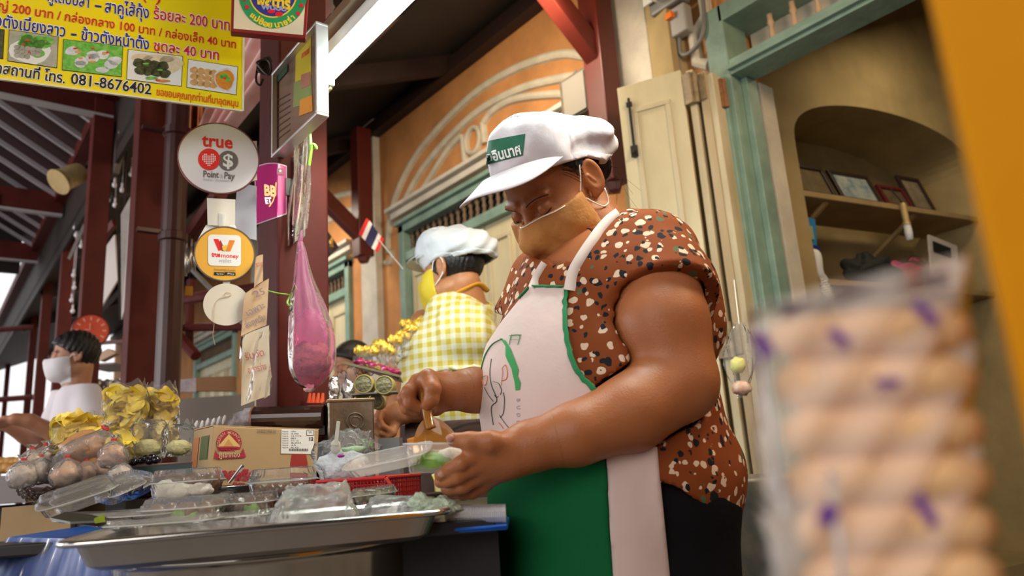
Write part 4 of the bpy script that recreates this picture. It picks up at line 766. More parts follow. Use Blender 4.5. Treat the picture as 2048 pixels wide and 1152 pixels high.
# ================================================================== people
def skinmat(name, col, c2): 
    return mat(name, col, .42, col2=c2, nscale=7., bump=.12, bscale=350, sss=.12, spec=.5)
def px_of(P):
    q = P-CAM.astype(np.float32); a = q@RT.astype(np.float32); b = q@DN.astype(np.float32); c = q@FW.astype(np.float32)
    return 1024+FPX*a/c, 576+FPX*b/c
def headframe(o, F, Uh, roll=0., s=1.):
    F = nrm(F); L = nrm(np.cross(Uh, F)); Uh = np.cross(F, L)      # L: the person's left
    if roll: L2 = L*math.cos(roll)+Uh*math.sin(roll); Uh = Uh*math.cos(roll)-L*math.sin(roll); L = L2
    A = np.array([L, F, Uh])
    def T(x, y, z): return np.array(o)+(L*x+F*y+Uh*z)*.01*s
    T.A = A; T.s = .01*s; T.o = np.array(o); return T
def add_head(S_, T, fat=1.):
    s = T.s; A = T.A; E = lambda c, r: S_.ell(T(*c), np.array(r)*s, A); C = lambda a, b, ra, rb: S_.cap(T(*a), T(*b), ra*s, rb*s)
    d = E((0, -1.2, 3), (7.6, 9.4, 8.6)); d = smin(d, E((0, 3.2, -3.2), (6.5*fat, 6.0, 7.6)), 2.5*s); d = smin(d, E((0, 6.4, -9.6), (3.4, 2.8, 2.6)), 2.5*s)
    for x in (-1, 1):
        d = smin(d, E((x*3.9*fat, 5.0, -4.0), (2.9, 3.2, 3.4)), 1.8*s); d = smin(d, E((x*5*fat, 1.0, -7.2), (2.3, 3.6, 2.8)), 2.0*s)
        d = smin(d, C((x*1.3, 8.9, 2.1), (x*4.6, 7.6, 2.3), .7, .55), 1.4*s)
        d = -smin(-d, E((x*3.3, 9.4, .3), (1.75, 1.6, 1.35)), 1.1*s)
        lid = S_.sphere(T(x*3.2, 7.75, .2), 1.36*s)
        if x < 0: lid = smax(lid, S_.plane(T(x*3.2, 8.9, -.35), A[1]*.35-A[2]*.94), .1*s)
        d = smin(d, lid, .35*s)
        d = smin(d, C((x*2.0, 8.5, -1.1), (x*4.4, 7.6, -1.2), .45, .4), .9*s)
    d = smin(d, C((0, 8.9, .9), (0, 10.9, -3.0), .75, 1.0), 1.1*s); d = smin(d, E((0, 10.9, -3.3), (1.2, 1.1, .95)), .7*s)
    for x in (-1, 1): d = smin(d, E((x*1.5, 9.9, -3.6), (.85, 1.0, .75)), .5*s)
    d = smin(d, C((-1.9, 9.2, -6.3), (1.9, 9.2, -6.3), .55, .55), .8*s); d = smin(d, C((-1.5, 9.0, -7.4), (1.5, 9.0, -7.4), .65, .65), .8*s)
    for x in (-1, 1):   # ears: disc with rim and hollow
        ax = np.array([nrm(A[0]*x*.95+A[1]*.28), nrm(A[1]*.95-A[0]*x*.28), A[2]])
        e = S_.ell(T(x*8.0, -1.6, -.6), np.array((.85, 2.25, 3.5))*s, ax); e = -smin(-e, S_.ell(T(x*8.8, -1.3, -.1), np.array((.75, 1.45, 2.5))*s, ax), .3*s)
        e = smin(e, S_.cap(T(x*8.1, -.6, .2), T(x*8.1, -1.6, -2.0), .28*s, .35*s), .25*s); e = smin(e, S_.ell(T(x*7.6, -.6, -3.4), np.array((.55, .9, .9))*s, ax), .4*s)
        d = smin(d, e, .5*s)
    S_.un(d, .1*s); return d
def eyes(T, par, open_=True):
    for x in (-1, 1):
        build(MB().ell(T(x*3.2, 7.75, .2), ((1.16 if x > 0 else 1.27)*T.s,)*3, T.A, 16, 12), 'eyeball', mat('eye_white', (.62, .55, .5), .15), par, smooth=True)
        build(MB().ell(T(x*3.2+.05, 8.3 if x < 0 else 8.1, -.45), (.66*T.s, .66*T.s, .66*T.s), T.A, 12, 8), 'iris', mat('eye_iris', (.02, .01, .006), .1), par, smooth=True)
        build(MB().tube(curve([T(x*2.0, 8.5, -.45), T(x*2.7, 9.0, -.62), T(x*3.5, 9.02, -.66), T(x*4.2, 8.6, -.45), T(x*4.7, 8.05, -.15)]), [.06*T.s]*25 if False else .085*T.s, 5), 'eyelashes', m_hair, par)
        build(MB().tube(curve([T(x*1.3, 9.75, 1.9), T(x*2.6, 9.8, 2.4), T(x*4.0, 8.95, 2.5), T(x*5.2, 7.6, 2.0)]), .16*T.s, 6, sq=.5), 'eyebrow', m_brow, par)
m_hair = mat('hair_black', (.012, .009, .008), .38, bump=.5, bscale=140, stretch=(1, 1, .25)); m_brow = mat('brow', (.05, .022, .012), .8)
def region_mesh(S_, d, name, m, par, smooth=True, label=None):
    v, f = S_.mesh(d)
    if len(v) == 0: return None
    return link_mesh(name, v, f, m, par, smooth=smooth, label=label)
def join_parts(parts): 
    V = []; F = []
    for v, f in parts:
        k = len(V); V += [tuple(p) for p in v]; F += [tuple(i+k for i in q) for q in f]
    return V, F
def surf(bvh, px, py, lift=.002):
    r = nrm(ray(px, py)); h = bvh.ray_cast(Vector(CAM), Vector(r), 20)
    return None if h[0] is None else np.array(h[0])+(np.array(h[1]) if h[1].dot(Vector(r)) < 0 else -np.array(h[1]))*lift
# ---------------------------------------------------------------- fabric prints
def print_mat(name, base, cells, scale=36., rough=.8):
    m = bpy.data.materials.new(name); m.use_nodes = True; nt = m.node_tree; N = nt.nodes; L = nt.links; b = N['Principled BSDF']; b.inputs['Roughness'].default_value = rough; b.inputs['Specular IOR Level'].default_value = .2
    tc = N.new('ShaderNodeTexCoord'); nz = N.new('ShaderNodeTexNoise'); nz.inputs['Scale'].default_value = 55; L.new(tc.outputs['Object'], nz.inputs['Vector'])
    va = N.new('ShaderNodeVectorMath'); va.operation = 'MULTIPLY_ADD'; va.inputs[1].default_value = (.014,)*3; L.new(nz.outputs['Color'], va.inputs[0]); L.new(tc.outputs['Object'], va.inputs[2])
    prev = None
    for i, (off, thr, cols) in enumerate(cells):
        ad = N.new('ShaderNodeVectorMath'); ad.operation = 'ADD'; ad.inputs[1].default_value = off; L.new(va.outputs[0], ad.inputs[0])
        vo = N.new('ShaderNodeTexVoronoi'); vo.inputs['Scale'].default_value = scale; vo.inputs['Randomness'].default_value = .85; L.new(ad.outputs[0], vo.inputs['Vector'])
        lt = N.new('ShaderNodeMath'); lt.operation = 'LESS_THAN'; lt.inputs[1].default_value = thr; L.new(vo.outputs['Distance'], lt.inputs[0])
        sp_ = N.new('ShaderNodeSeparateColor'); L.new(vo.outputs['Color'], sp_.inputs[0]); rp = N.new('ShaderNodeValToRGB'); rp.color_ramp.interpolation = 'CONSTANT'
        for j, (pos, c) in enumerate(cols):
            e = rp.color_ramp.elements[j] if j < 2 else rp.color_ramp.elements.new(pos); e.position = pos; e.color = (*c, 1)
        L.new(sp_.outputs[i % 3], rp.inputs[0]); mx = N.new('ShaderNodeMix'); mx.data_type = 'RGBA'; L.new(lt.outputs[0], mx.inputs[0])
        if prev is None: mx.inputs[6].default_value = (*base, 1)
        else: L.new(prev, mx.inputs[6])
        L.new(rp.outputs[0], mx.inputs[7]); prev = mx.outputs[2]
    L.new(prev, b.inputs['Base Color']); MATS[name] = m; return m
def gingham(name, c0, c1, c2, per, U, V):
    m = bpy.data.materials.new(name); m.use_nodes = True; nt = m.node_tree; N = nt.nodes; L = nt.links; b = N['Principled BSDF']; b.inputs['Roughness'].default_value = .8; b.inputs['Specular IOR Level'].default_value = .2
    tc = N.new('ShaderNodeTexCoord'); outs = []
    for ax in (U, V):
        d = N.new('ShaderNodeVectorMath'); d.operation = 'DOT_PRODUCT'; d.inputs[1].default_value = tuple(ax); L.new(tc.outputs['Object'], d.inputs[0])
        w = N.new('ShaderNodeMath'); w.operation = 'MULTIPLY'; w.inputs[1].default_value = 2*PI/per; L.new(d.outputs['Value'], w.inputs[0])
        s_ = N.new('ShaderNodeMath'); s_.operation = 'SINE'; L.new(w.outputs[0], s_.inputs[0]); g = N.new('ShaderNodeMath'); g.operation = 'GREATER_THAN'; g.inputs[1].default_value = 0; L.new(s_.outputs[0], g.inputs[0]); outs.append(g)
    ad = N.new('ShaderNodeMath'); ad.operation = 'ADD'; L.new(outs[0].outputs[0], ad.inputs[0]); L.new(outs[1].outputs[0], ad.inputs[1])
    dv = N.new('ShaderNodeMath'); dv.operation = 'MULTIPLY'; dv.inputs[1].default_value = .49; L.new(ad.outputs[0], dv.inputs[0])
    rp = N.new('ShaderNodeValToRGB'); rp.color_ramp.interpolation = 'CONSTANT'; rp.color_ramp.elements[0].color = (*c0, 1); rp.color_ramp.elements[1].position = .3; rp.color_ramp.elements[1].color = (*c1, 1); e = rp.color_ramp.elements.new(.8); e.color = (*c2, 1)
    L.new(dv.outputs[0], rp.inputs[0]); L.new(rp.outputs[0], b.inputs['Base Color']); MATS[name] = m; return m
cr_, bk_, gr_ = (.66, .50, .36), (.010, .010, .014), (.09, .11, .055); BB = (.21, .048, .009)
m_blouse = print_mat('brown_print', BB, [((0, 0, 0), .36, [(0, cr_), (.45, BB), (.55, bk_), (.78, gr_), (.86, cr_)]), ((.008, .006, .007), .24, [(0, bk_), (.5, BB), (.55, bk_), (.75, cr_), (.92, gr_)]), ((.5, .3, .2), .22, [(0, BB), (.35, bk_), (.6, cr_), (.8, bk_)])], 53.)
# ================================================================ main woman
H0 = 1.25
def w1(x, y, s=0.): return hp(x, y, H0+s)
YA = math.radians(40); FD = -RH*math.cos(YA)-NH*math.sin(YA); LD = nrm(np.cross(UP, FD))
if LD@NH > 0: LD = -LD
p1_ = thing('person', 'woman in white cap, tan mask and brown patterned blouse spooning food into a box', 'person', w1(1210, 1900)*np.array([1, 1, 0]))
sk1 = skinmat('skin_warm', (.42, .155, .058), (.33, .108, .036))
lo = np.min([w1(780, 1000, -.45), w1(1520, 200, .4), w1(780, 200, .4), w1(1520, 1000, -.45)], 0); hi = np.max([w1(780, 1000, -.45), w1(1520, 200, .4), w1(780, 200, .4), w1(1520, 1000, -.45)], 0)
# head
HO = w1(1106, 380, -.01); hF = -RH*.543-UP*.682-NH*.489; hU = -RH*.507+UP*.731-NH*.456
T1 = headframe(HO, hF, hU, -.06, 1.0)
Sh = Sculpt(HO-.19, HO+.19, .0028); add_head(Sh, T1, 1.12)
NB = w1(1205, 490, .02)      # neck base
Sh.un(Sh.cap(T1(0, -3.5, -6), NB, .058, .066), .02); Sh.un(Sh.ell(T1(0, 2.0, -9.5), np.array((4.6, 5, 3.4))*.01, T1.A), .02)
head_d = Sh.d.copy(); head_v = Sh.mesh()
ax1 = np.array([LD, FD, UP])
def arms1(S_, grow=0.):
    nA = [w1(1308, 545, -.11), w1(1322, 650, -.14), w1(1352, 762, -.15), w1(1262, 826, -.19), w1(1150, 868, -.215), w1(1058, 893, -.22), w1(1030, 902, -.223)]
    fA = [w1(1085, 580, .14), w1(1080, 690, .13), w1(1068, 790, .08), w1(1010, 784, .02), w1(945, 780, -.035), w1(895, 783, -.065), w1(878, 783, -.072)]
    return smin(S_.chain(nA, [.068, .073, .062, .054, .043, .034, .031], .012), S_.chain(fA, [.055, .052, .046, .042, .036, .029, .027], .012), .004)
Sb = Sculpt(np.array(w1(1150, 650))-np.array([.42, .42, .36]), np.array(w1(1150, 650))+np.array([.42, .42, .33]), .0052)
Sb.un(arms1(Sb), 0); sh_cut = Sb.ell(w1(1195, 545, .02), (.17, .11, .075), ax1); Sb.un(sh_cut, .03); Sb.un(Sb.cap(NB, w1(1195, 540, .02), .062, .09), .02)
Sb.un(Sb.ell(w1(1200, 640, .02), (.165, .13, .15), ax1), .03)
HL = (w1(1150, 868, -.215)+w1(1058, 893, -.22))/2; HR = (w1(945, 780, -.035)+w1(895, 783, -.065))/2; nl = nrm(w1(1150, 868, -.215)-HL); nr = nrm(w1(945, 780, -.035)-HR)
bd = np.maximum(Sb.d, -np.minimum(Sb.plane(HL, nl), 9)*(Sb.sphere(HL, .16) < 0)+(-9.)*(Sb.sphere(HL, .16) >= 0)); bd = np.maximum(bd, np.where(Sb.sphere(HR, .10) < 0, -Sb.plane(HR, nr), -9.))
def drop(vf, c, n_, r, lim):
    v, f = vf; v = np.array(v); s_ = (v-np.array(c))@np.array(n_); near = np.linalg.norm(v-np.array(c), axis=1) < r; bad = near & (s_ < lim)
    return v, [q for q in f if not all(bad[i] for i in q)]
body_v = drop(drop(Sb.mesh(bd), HL, nl, .08, .0028), HR, nr, .06, .0028)
def hand(center, r, build_fn, cutp, cutn, vox=.0017):
    G = Sculpt(np.array(center)-r, np.array(center)+r, vox); build_fn(G); G.d = np.maximum(G.d, G.plane(cutp, cutn)-.006); return drop(G.mesh(), np.array(cutp)+np.array(cutn)*.006, -np.array(cutn), .2, .0010)
def fingers(G, kn, fl, rs, wrist, wr, kk=.010):
    for (k_, pts), r in zip(zip(kn, fl), rs):
        G.un(G.cap(wrist, k_, wr, r*1.15), kk)
    for (k_, pts), r in zip(zip(kn, fl), rs):
        n_ = len(pts); G.un(G.chain([k_]+pts, [r*1.12]+[r*(1-.12*i) for i in range(n_)], .003), .0035)
def left_hand(G):
    G.un(G.chain([w1(1262, 826, -.19), w1(1150, 868, -.215), w1(1058, 893, -.22), w1(1030, 902, -.223)], [.054, .043, .034, .031], .012), 0)
    G.un(G.ell(w1(992, 922, -.218), (.040, .022, .028), (RH, NH, UP)), .02)
    kn = [w1(948, 912, -.242), w1(946, 934, -.236), w1(954, 954, -.222), w1(968, 970, -.205)]
    fl = [[w1(922, 927, -.25), w1(900, 938, -.246), w1(880, 950, -.238)], [w1(915, 952, -.242), w1(895, 961, -.232), w1(880, 964, -.218)], [w1(926, 972, -.226), w1(905, 979, -.212), w1(892, 978, -.196)], [w1(945, 985, -.206), w1(926, 989, -.194), w1(914, 987, -.182)]]
    fingers(G, kn, fl, [.0105, .0108, .0102, .0092], w1(1025, 905, -.222), .022)
    G.un(G.chain([w1(1022, 892, -.236), w1(982, 884, -.25), w1(940, 882, -.25), w1(908, 880, -.243)], [.018, .0150, .0118, .0100], .006), .010)
def right_hand(G):
    G.un(G.chain([w1(1010, 784, .02), w1(945, 780, -.035), w1(895, 783, -.065), w1(878, 783, -.072)], [.042, .036, .029, .027], .012), 0)
    G.un(G.ell(w1(862, 783, -.080), (.026, .024, .029), (RH, NH, UP)), .015)
    kn = [w1(856, 757, -.102), w1(836, 764, -.092), w1(824, 778, -.078), w1(821, 794, -.062)]
    fl = [[w1(866, 778, -.122), w1(863, 798, -.122), w1(855, 809, -.112)], [w1(818, 784, -.105), w1(820, 806, -.104), w1(840, 815, -.100)], [w1(808, 796, -.088), w1(813, 817, -.086), w1(835, 823, -.084)], [w1(811, 811, -.068), w1(820, 827, -.068), w1(839, 829, -.068)]]
    fingers(G, kn, fl, [.0132, .0118, .0110, .0098], w1(890, 784, -.067), .021)
    G.un(G.chain([w1(885, 800, -.060), w1(872, 815, -.078), w1(860, 818, -.092)], [.015, .0125, .011], .005), .008)
lh_v = hand(w1(985, 925, -.22), .125, left_hand, HL, nl); rh_v = hand(w1(860, 795, -.08), .085, right_hand, HR, nr)
V, F = join_parts([head_v, body_v, lh_v, rh_v]); link_mesh('body', V, F, sk1, p1_, smooth=True)
eyes(T1, p1_)
nl_m = mat('nail', (.50, .25, .18), .25)
for a in ((900, 876, -.254), (883, 948, -.248)): build(MB().ell(w1(*a), (.006, .003, .005), (RH, NH, UP), 10, 6), 'fingernail', nl_m, p1_, smooth=True)
# hair under the cap
q = Sh.P; hd = Sh.ell(T1(0, -1.6, 2.6), np.array((8.3, 9.9, 9.2))*.01, T1.A)
loc = (Sh.P-T1.o.astype(np.float32))@T1.A.T.astype(np.float32)*100
hair = smax(hd, -(loc[..., 1]*-.75+loc[..., 2]*.66-0.6-np.abs(loc[..., 0])*.05)*.01, .004)
hair = smax(hair, (loc[..., 1]-3.6)*.01, .004); earz = Sh.ell(T1(8, -.9, -1.2), np.array((3, 2.2, 3.6))*.01, T1.A); hair = smax(hair, -earz, .003)
bun = Sh.ell(T1(2.5, -9.6, -1.0), np.array((4.4, 2.6, 4.2))*.01, T1.A); hair = smin(hair, bun, .012)+.0012*np.sin(loc[..., 1]*5+loc[..., 2]*3)
region_mesh(Sh, hair, 'hair', m_hair, p1_)
wi = MB(); rr = random.Random(4)
for i in range(34):
    a = T1(rr.uniform(1, 6), -9.5-rr.random()*2, rr.uniform(-3.5, 3)); b = a+RH*rr.uniform(.005, .03)+UP*rr.uniform(-.05, .012); c = b+RH*rr.uniform(-.012, .03)+UP*rr.uniform(-.05, 0)
    wi.tube(curve([a, (a+b)/2+RH*.006, b, c], 4), .00022, 3, caps=False)
for i in range(26):
    z = rr.uniform(3.2, 6); a = T1(7.6, rr.uniform(-1, 4.5), z); b = T1(8.0, rr.uniform(-1, 2), z-2.2-rr.random()); wi.tube([a, (a+b)/2+nrm(T1.A[0])*.002, b], .0005, 3, caps=False)
build(wi, 'loose_hair', m_hair, p1_, kind='stuff')
# mask
md = smin(Sh.ell(T1(0, 4.6, -4.6), np.array((8.0, 6.2, 7.4))*.01, T1.A), Sh.cap(T1(0, 9.8, -.6), T1(0, 11.6, -3.8), .012, .016), .02); md = smin(md, Sh.cap(T1(0, 11.4, -4), T1(0, 8.6, -10.6), .016, .022), .03)
md = smin(md, Sh.ell(T1(0, 6.5, -8.6), np.array((5.6, 4.6, 4.2))*.01, T1.A), .02)
md = np.minimum(md, head_d-.0022) if False else smin(md, head_d-.0035, .006)
md = md+.0009*wob(Sh.P, 70, 2.)+.0008*np.sin(loc[..., 0]*2.2+loc[..., 2]*1.1)
x_ = np.abs(loc[..., 0]); cut_top = loc[..., 2]-(-.5-.010*x_*x_); cut_back = 2.5-loc[..., 1]+.25*(loc[..., 2]+5)*(loc[..., 2] < -5)*-1; cut_bot = -(loc[..., 2]+12.2-.12*x_*x_*.4)
shell = smax(md-.0008, -(md+.0065), .0); m_ = np.maximum.reduce([shell, cut_top*.01, cut_back*.01, cut_bot*.01])
m_tan = mat('mask_tan', (.50, .215, .055), .75, noise_amt=.18, nscale=18, bump=.35, bscale=55)
msk = region_mesh(Sh, m_, 'face_mask', m_tan, p1_)
mb_ = bvh_of(msk)
piv = []
for x in np.linspace(-1.2, 6.6, 12):
    zt = -.5-.010*x*x-.12; h = mb_.ray_cast(Vector(T1(x*1.0, 16, zt)), Vector(-T1.A[1]), .3)
    if h[0] is not None: piv.append(np.array(h[0])+T1.A[1]*.001)
m_el = mat('elastic_white', (.85, .80, .74), .5)
if len(piv) > 3: build(MB().tube(piv, .0012, 6), 'mask_piping', m_el, p1_, smooth=True)
build(MB().tube(curve([T1(7.4, 2.7, -1.2), T1(7.9, 1.4, .7), T1(8.1, .4, 2.2), T1(7.9, -.6, 2.9)]), .0012, 6).tube(curve([T1(7.8, 2.6, -2.6), T1(8.2, 1.2, -4.9), T1(8.3, 0, -6.0), T1(8.5, -1.4, -5.9), T1(8.6, -2.2, -3.6)]), .0013, 6), 'ear_loop', m_el, p1_, smooth=True)
# cap, its own tilt
hp_ = math.radians(38); cF = T1.A[1]*math.cos(hp_)+T1.A[2]*math.sin(hp_); cU = T1.A[2]*math.cos(hp_)-T1.A[1]*math.sin(hp_)
Tc = headframe(HO, cF, cU, 0, 1.0)
def make_cap(Tc, par, mats, vox=.0032, patch=True, visor=True, sc=1., back=0., vs=1., low=3.6):
    G = Sculpt(Tc.o-.24*sc, Tc.o+.24*sc, vox); s = Tc.s; E = lambda c, r: G.ell(Tc(*c), np.array(r)*s, Tc.A)
    l = (G.P-Tc.o.astype(np.float32))@Tc.A.T.astype(np.float32)/s
    d = E((0, .6, 3.8), (8.9, 12.2, 8.6)); d = smin(d, E((0, 5.2, 7.2), (7.6, 6.3, 5.0)), 3*s); d = smin(d, E((0, -4.5, 8.2+back), (9.6, 9.3, 5.2)), 2.5*s)
    d = d+s*(.55*wob(G.P, 34, 1.)+.30*np.sin(l[..., 0]*1.1+l[..., 2]*.9+l[..., 1]*.4)*(l[..., 1] < 4)+.14*wob(G.P, 80, 3.))
    bot = (low-.25*(l[..., 1]-2)*0-.02*l[..., 1]*l[..., 1]*0-np.clip(l[..., 1], 0, 20)*.32+.0*l[..., 0]); bot = bot+np.clip(-l[..., 1]-5, 0, 8)*.18
    sh = np.maximum.reduce([d-.0006, -(d+.008), (bot-l[..., 2])*s]); net = (l[..., 2]-11.6+.25*np.abs(l[..., 1]+1)*0)*-s
    o = region_mesh(G, sh, 'cap_crown', mats[0], par); region_mesh(G, np.maximum(np.maximum(d-.0014, -(d+.006)), (10.2-l[..., 2]+.14*l[..., 1])*s), 'mesh_top', mats[1], par)
    band = np.maximum.reduce([d-.0022, -(d+.006), (bot-l[..., 2])*s, (l[..., 2]-bot-1.3)*s, (l[..., 1]-3.5)*s]); region_mesh(G, band, 'cap_band', mats[0], par)
    if visor:
        def vf(u, v):
            a = PI*(u-.5); x = 8.7*math.sin(a); c_ = max(math.cos(a), 0); y0 = 7.0+6.0*c_**.8; z0 = 2.5-1.0*c_; ext = vs*8.0*(c_**.5)*v
            return Tc(x*(1+.05*v), y0+ext*.82, z0-ext*.52-(.030*x*x*c_**.6+1.0*c_)*v*(vs > .8))
        top = MB().grid(vf, 33, 10); n_ = len(top.v); bt_ = [tuple(np.array(p)-cap_u(Tc)*.0024) for p in top.v]; f2 = [tuple(i+n_ for i in q)[::-1] for q in top.f]
        rim_ = [i*10+9 for i in range(33)]; side = [(rim_[i], rim_[i+1], rim_[i+1]+n_, rim_[i]+n_) for i in range(32)]
        link_mesh('visor', top.v+bt_, top.f+f2+side, mats[0], par, smooth=True)
    return o
def cap_u(T): return T.A[2]
def netmat():
    m = mat('cap_mesh', (.62, .60, .62), .8); nt = m.node_tree; N = nt.nodes; L = nt.links; vo = N.new('ShaderNodeTexVoronoi'); vo.inputs['Scale'].default_value = 330; vo.inputs['Randomness'].default_value = .1
    tc = N.new('ShaderNodeTexCoord'); L.new(tc.outputs['Object'], vo.inputs['Vector']); rp = N.new('ShaderNodeValToRGB'); rp.color_ramp.elements[0].color = (.12, .09, .08, 1); rp.color_ramp.elements[0].position = .25; rp.color_ramp.elements[1].position = .45; rp.color_ramp.elements[1].color = (.68, .66, .68, 1)
    L.new(vo.outputs['Distance'], rp.inputs[0]); L.new(rp.outputs[0], N['Principled BSDF'].inputs['Base Color']); return m
m_cap = mat('cap_white', (.66, .62, .66), .8, bump=.25, bscale=30, spec=.2); m_net = netmat()
capo = make_cap(Tc, p1_, (m_cap, m_net)); cb = bvh_of(capo)
m_patch = mat('patch_green', (.012, .13, .07), .6)
PN = -nrm(ray(1010, 300)); pU = nrm(np.cross(UP, PN)); pV = np.cross(PN, pU)
def patch_grid(x0, y0, x1, y1, x2, y2, x3, y3, lift, nu=16, nv=10):
    mb = MB(); 
    def fn(u, v):
        ax, ay = x0+(x1-x0)*u, y0+(y1-y0)*u; bx, by = x3+(x2-x3)*u, y3+(y2-y3)*u; x, y = ax+(bx-ax)*v, ay+(by-ay)*v
        q = surf(cb, x, y, lift); return q if q is not None else w1(x, y, -.1)
    return mb.grid(fn, nu, nv)
build(patch_grid(978, 282, 1051, 268, 1046, 311, 972, 330, .0012), 'badge', m_patch, p1_, smooth=True)
a = surf(cb, 974, 317, .002); b = surf(cb, 1042, 300, .002); a = w1(974, 317, -.13) if a is None else a; b = w1(1042, 300, -.13) if b is None else b; c_ = (a+b)/2; Ut = nrm(b-a); Nt = nrm(-ray(1010, 300)-Ut*(-ray(1010, 300)@Ut)); 
v, f = text_mesh('จอินนาศ', .0235, .0007); wv = v[:, 0].max()-v[:, 0].min(); P_ = c_+np.outer(v[:, 0]*np.linalg.norm(b-a)/wv, Ut)+np.outer(v[:, 1], np.cross(Nt, Ut))
Pw = []
for p in P_:
    r_ = nrm(p-CAM); h = cb.ray_cast(Vector(CAM), Vector(r_), 5); Pw.append(np.array(h[0])-r_*.003 if h[0] is not None else p)
link_mesh('lettering', Pw, f, c_wht, p1_)
# blouse, apron, trousers: shells grown from one torso field
ctr = w1(1200, 760); St = Sculpt(ctr-np.array([.34, .34, .42]), ctr+np.array([.34, .34, .36]), .0058)
tor = St.ell(w1(1205, 640, .01), (.195, .155, .19), ax1); tor = smin(tor, St.ell(w1(1195, 800, .0), (.195, .185, .17), ax1), .05)
tor = smin(tor, St.ell(w1(1100, 705, -.03), (.11, .085, .09), ax1), .04); tor = smin(tor, St.ell(w1(1150, 690, .08), (.09, .09, .09), ax1), .04); tor = smin(tor, St.ell(w1(1248, 955, .02), (.205, .185, .17), ax1), .05)
tor = smin(tor, St.ell(w1(1215, 530, .02), (.165, .085, .075), ax1), .04)
X_, Y_ = px_of(St.P); fr = (St.P-ctr.astype(np.float32))@FD.astype(np.float32)
blo = tor.copy(); slv = St.chain([w1(1300, 525, -.085), w1(1325, 600, -.128)], [.078, .090], .01); slv2 = St.chain([w1(1095, 565, .12), w1(1070, 640, .14)], [.07, .078], .01)
slv = np.maximum(slv, St.plane(w1(1318, 602, -.13), nrm(w1(1330, 640, -.14)-w1(1300, 525, -.085)))); slv2 = smax(slv2, St.plane(w1(1068, 650, .14), nrm(w1(1065, 650, .14)-w1(1095, 565, .12))), .008)
blo = smin(blo, slv, .03); blo = smin(blo, slv2, .03)
blo = smin(blo, St.ell(w1(1395, 610, -.03), (.045, .045, .10), ax1), .02)
blo = blo+.0035*wob(St.P, 19, 5.)+.0022*wob(St.P, 42, 1.)
arm_ = arms1(St); blo_s = np.maximum(blo-.001, -(blo+.013))
hem = Y_-(965+np.clip((X_-1320), -200, 200)*.46+6*np.sin(X_*.05)); blo_s = np.maximum(blo_s, hem*.0007)
blo_s = np.maximum(blo_s, -(St.cap(w1(1170, 440, -.03), w1(1205, 490, .0), .078, .072))); blo_s = np.maximum(blo_s, -St.ell(w1(1150, 500, -.09), (.045, .05, .036), ax1)); blo_s = np.maximum(blo_s, -St.ell(w1(1108, 488, -.07), (.045, .05, .030), ax1))
blo_s = np.maximum(blo_s, -(arm_-.004)*(Y_ > 560)+(-9)*(Y_ <= 560))
region_mesh(St, blo_s, 'blouse', m_blouse, p1_)
# apron field: torso, filled out and falling straight from the belly
apf = smin(blo, St.cap(w1(1188, 800, -.01), w1(1195, 1150, .0), .182, .172), .03); apf = apf+.0022*wob(St.P, 14, 8.)+.003*np.sin((X_-.2*Y_)*.035)*(Y_ > 900)
sh_a = np.maximum(apf-.0065, -(apf+.010))
xr = np.interp(Y_.ravel(), [560, 580, 620, 680, 720, 750, 785, 800, 830, 870, 1152, 1400], [1133, 1132, 1131, 1137, 1148, 1163, 1197, 1240, 1300, 1312, 1340, 1362]).reshape(Y_.shape)
xl = np.interp(Y_.ravel(), [560, 575, 640, 700, 720], [1075, 1058, 1005, 965, 0]).reshape(Y_.shape)
front = -(fr+.02)
base_ = np.maximum.reduce([sh_a, (X_-xr)*.0007, (xl-X_)*.0007, (570+.04*(X_-1060)-Y_)*.0007, front])
seam = 950-(X_-975)*.17
m_apw = mat('apron_white', (.70, .56, .52), .8, bump=.2, bscale=22, spec=.2); m_apg = mat('apron_green', (.006, .13, .04), .8, bump=.2, bscale=22, spec=.15)
bib = region_mesh(St, np.maximum(base_, (Y_-seam)*.0007), 'apron_bib', m_apw, p1_)
xs = 1212+(Y_-905)*.05
region_mesh(St, np.maximum.reduce([base_, (seam-Y_)*.0007, (X_-xs)*.0007]), 'apron_skirt', m_apg, p1_)
region_mesh(St, np.maximum.reduce([base_, (seam-Y_)*.0007, (xs-X_)*.0007]), 'apron_side_panel', m_apw, p1_)
ab = bvh_of(bib); m_pip = mat('piping_green', (.005, .20, .06), .6)
def path_on(bvh, pts, lift=.002, n=5):
    out = []
    for q in curve([np.array([*p, 0.]) for p in pts], n):
        s_ = surf(bvh, q[0], q[1], lift)
        if s_ is not None: out.append(s_)
    return out
for pts in ([(1060, 573), (1095, 574), (1130, 575)], [(1130, 577), (1129, 620), (1133, 680), (1146, 724), (1163, 755), (1193, 785)], [(1058, 577), (1035, 603), (1010, 632)]):
    q = path_on(ab, pts); 
    if len(q) > 2: build(MB().tube(q, .0042, 6, sq=.5), 'apron_piping', m_pip, p1_, smooth=True)
bl_b = bvh_of([o for o in p1_.children if o.name.startswith('blouse')][0])
q = path_on(bl_b, [(1316, 865), (1350, 854), (1385, 840), (1412, 826)], .004)
if len(q) > 2: build(MB().tube(q, .007, 6, sq=.4), 'waist_tie', m_pip, p1_, smooth=True)
m_strap = mat('strap_white', (.72, .62, .56), .8)
def strap(pts, w=.012):
    P = curve([np.array(p) for p in pts]); mb = MB(); V = []
    for i, p in enumerate(P):
        t = nrm(P[min(i+1, len(P)-1)]-P[max(i-1, 0)]); n_ = nrm(CAM-p); s_ = nrm(np.cross(t, n_)); V += [p+s_*w, p-s_*w, p-s_*w-n_*.003, p+s_*w-n_*.003]
    F = [(i*4+k, i*4+(k+1) % 4, i*4+4+(k+1) % 4, i*4+4+k) for i in range(len(P)-1) for k in range(4)]
    mb.add(V, F); return mb
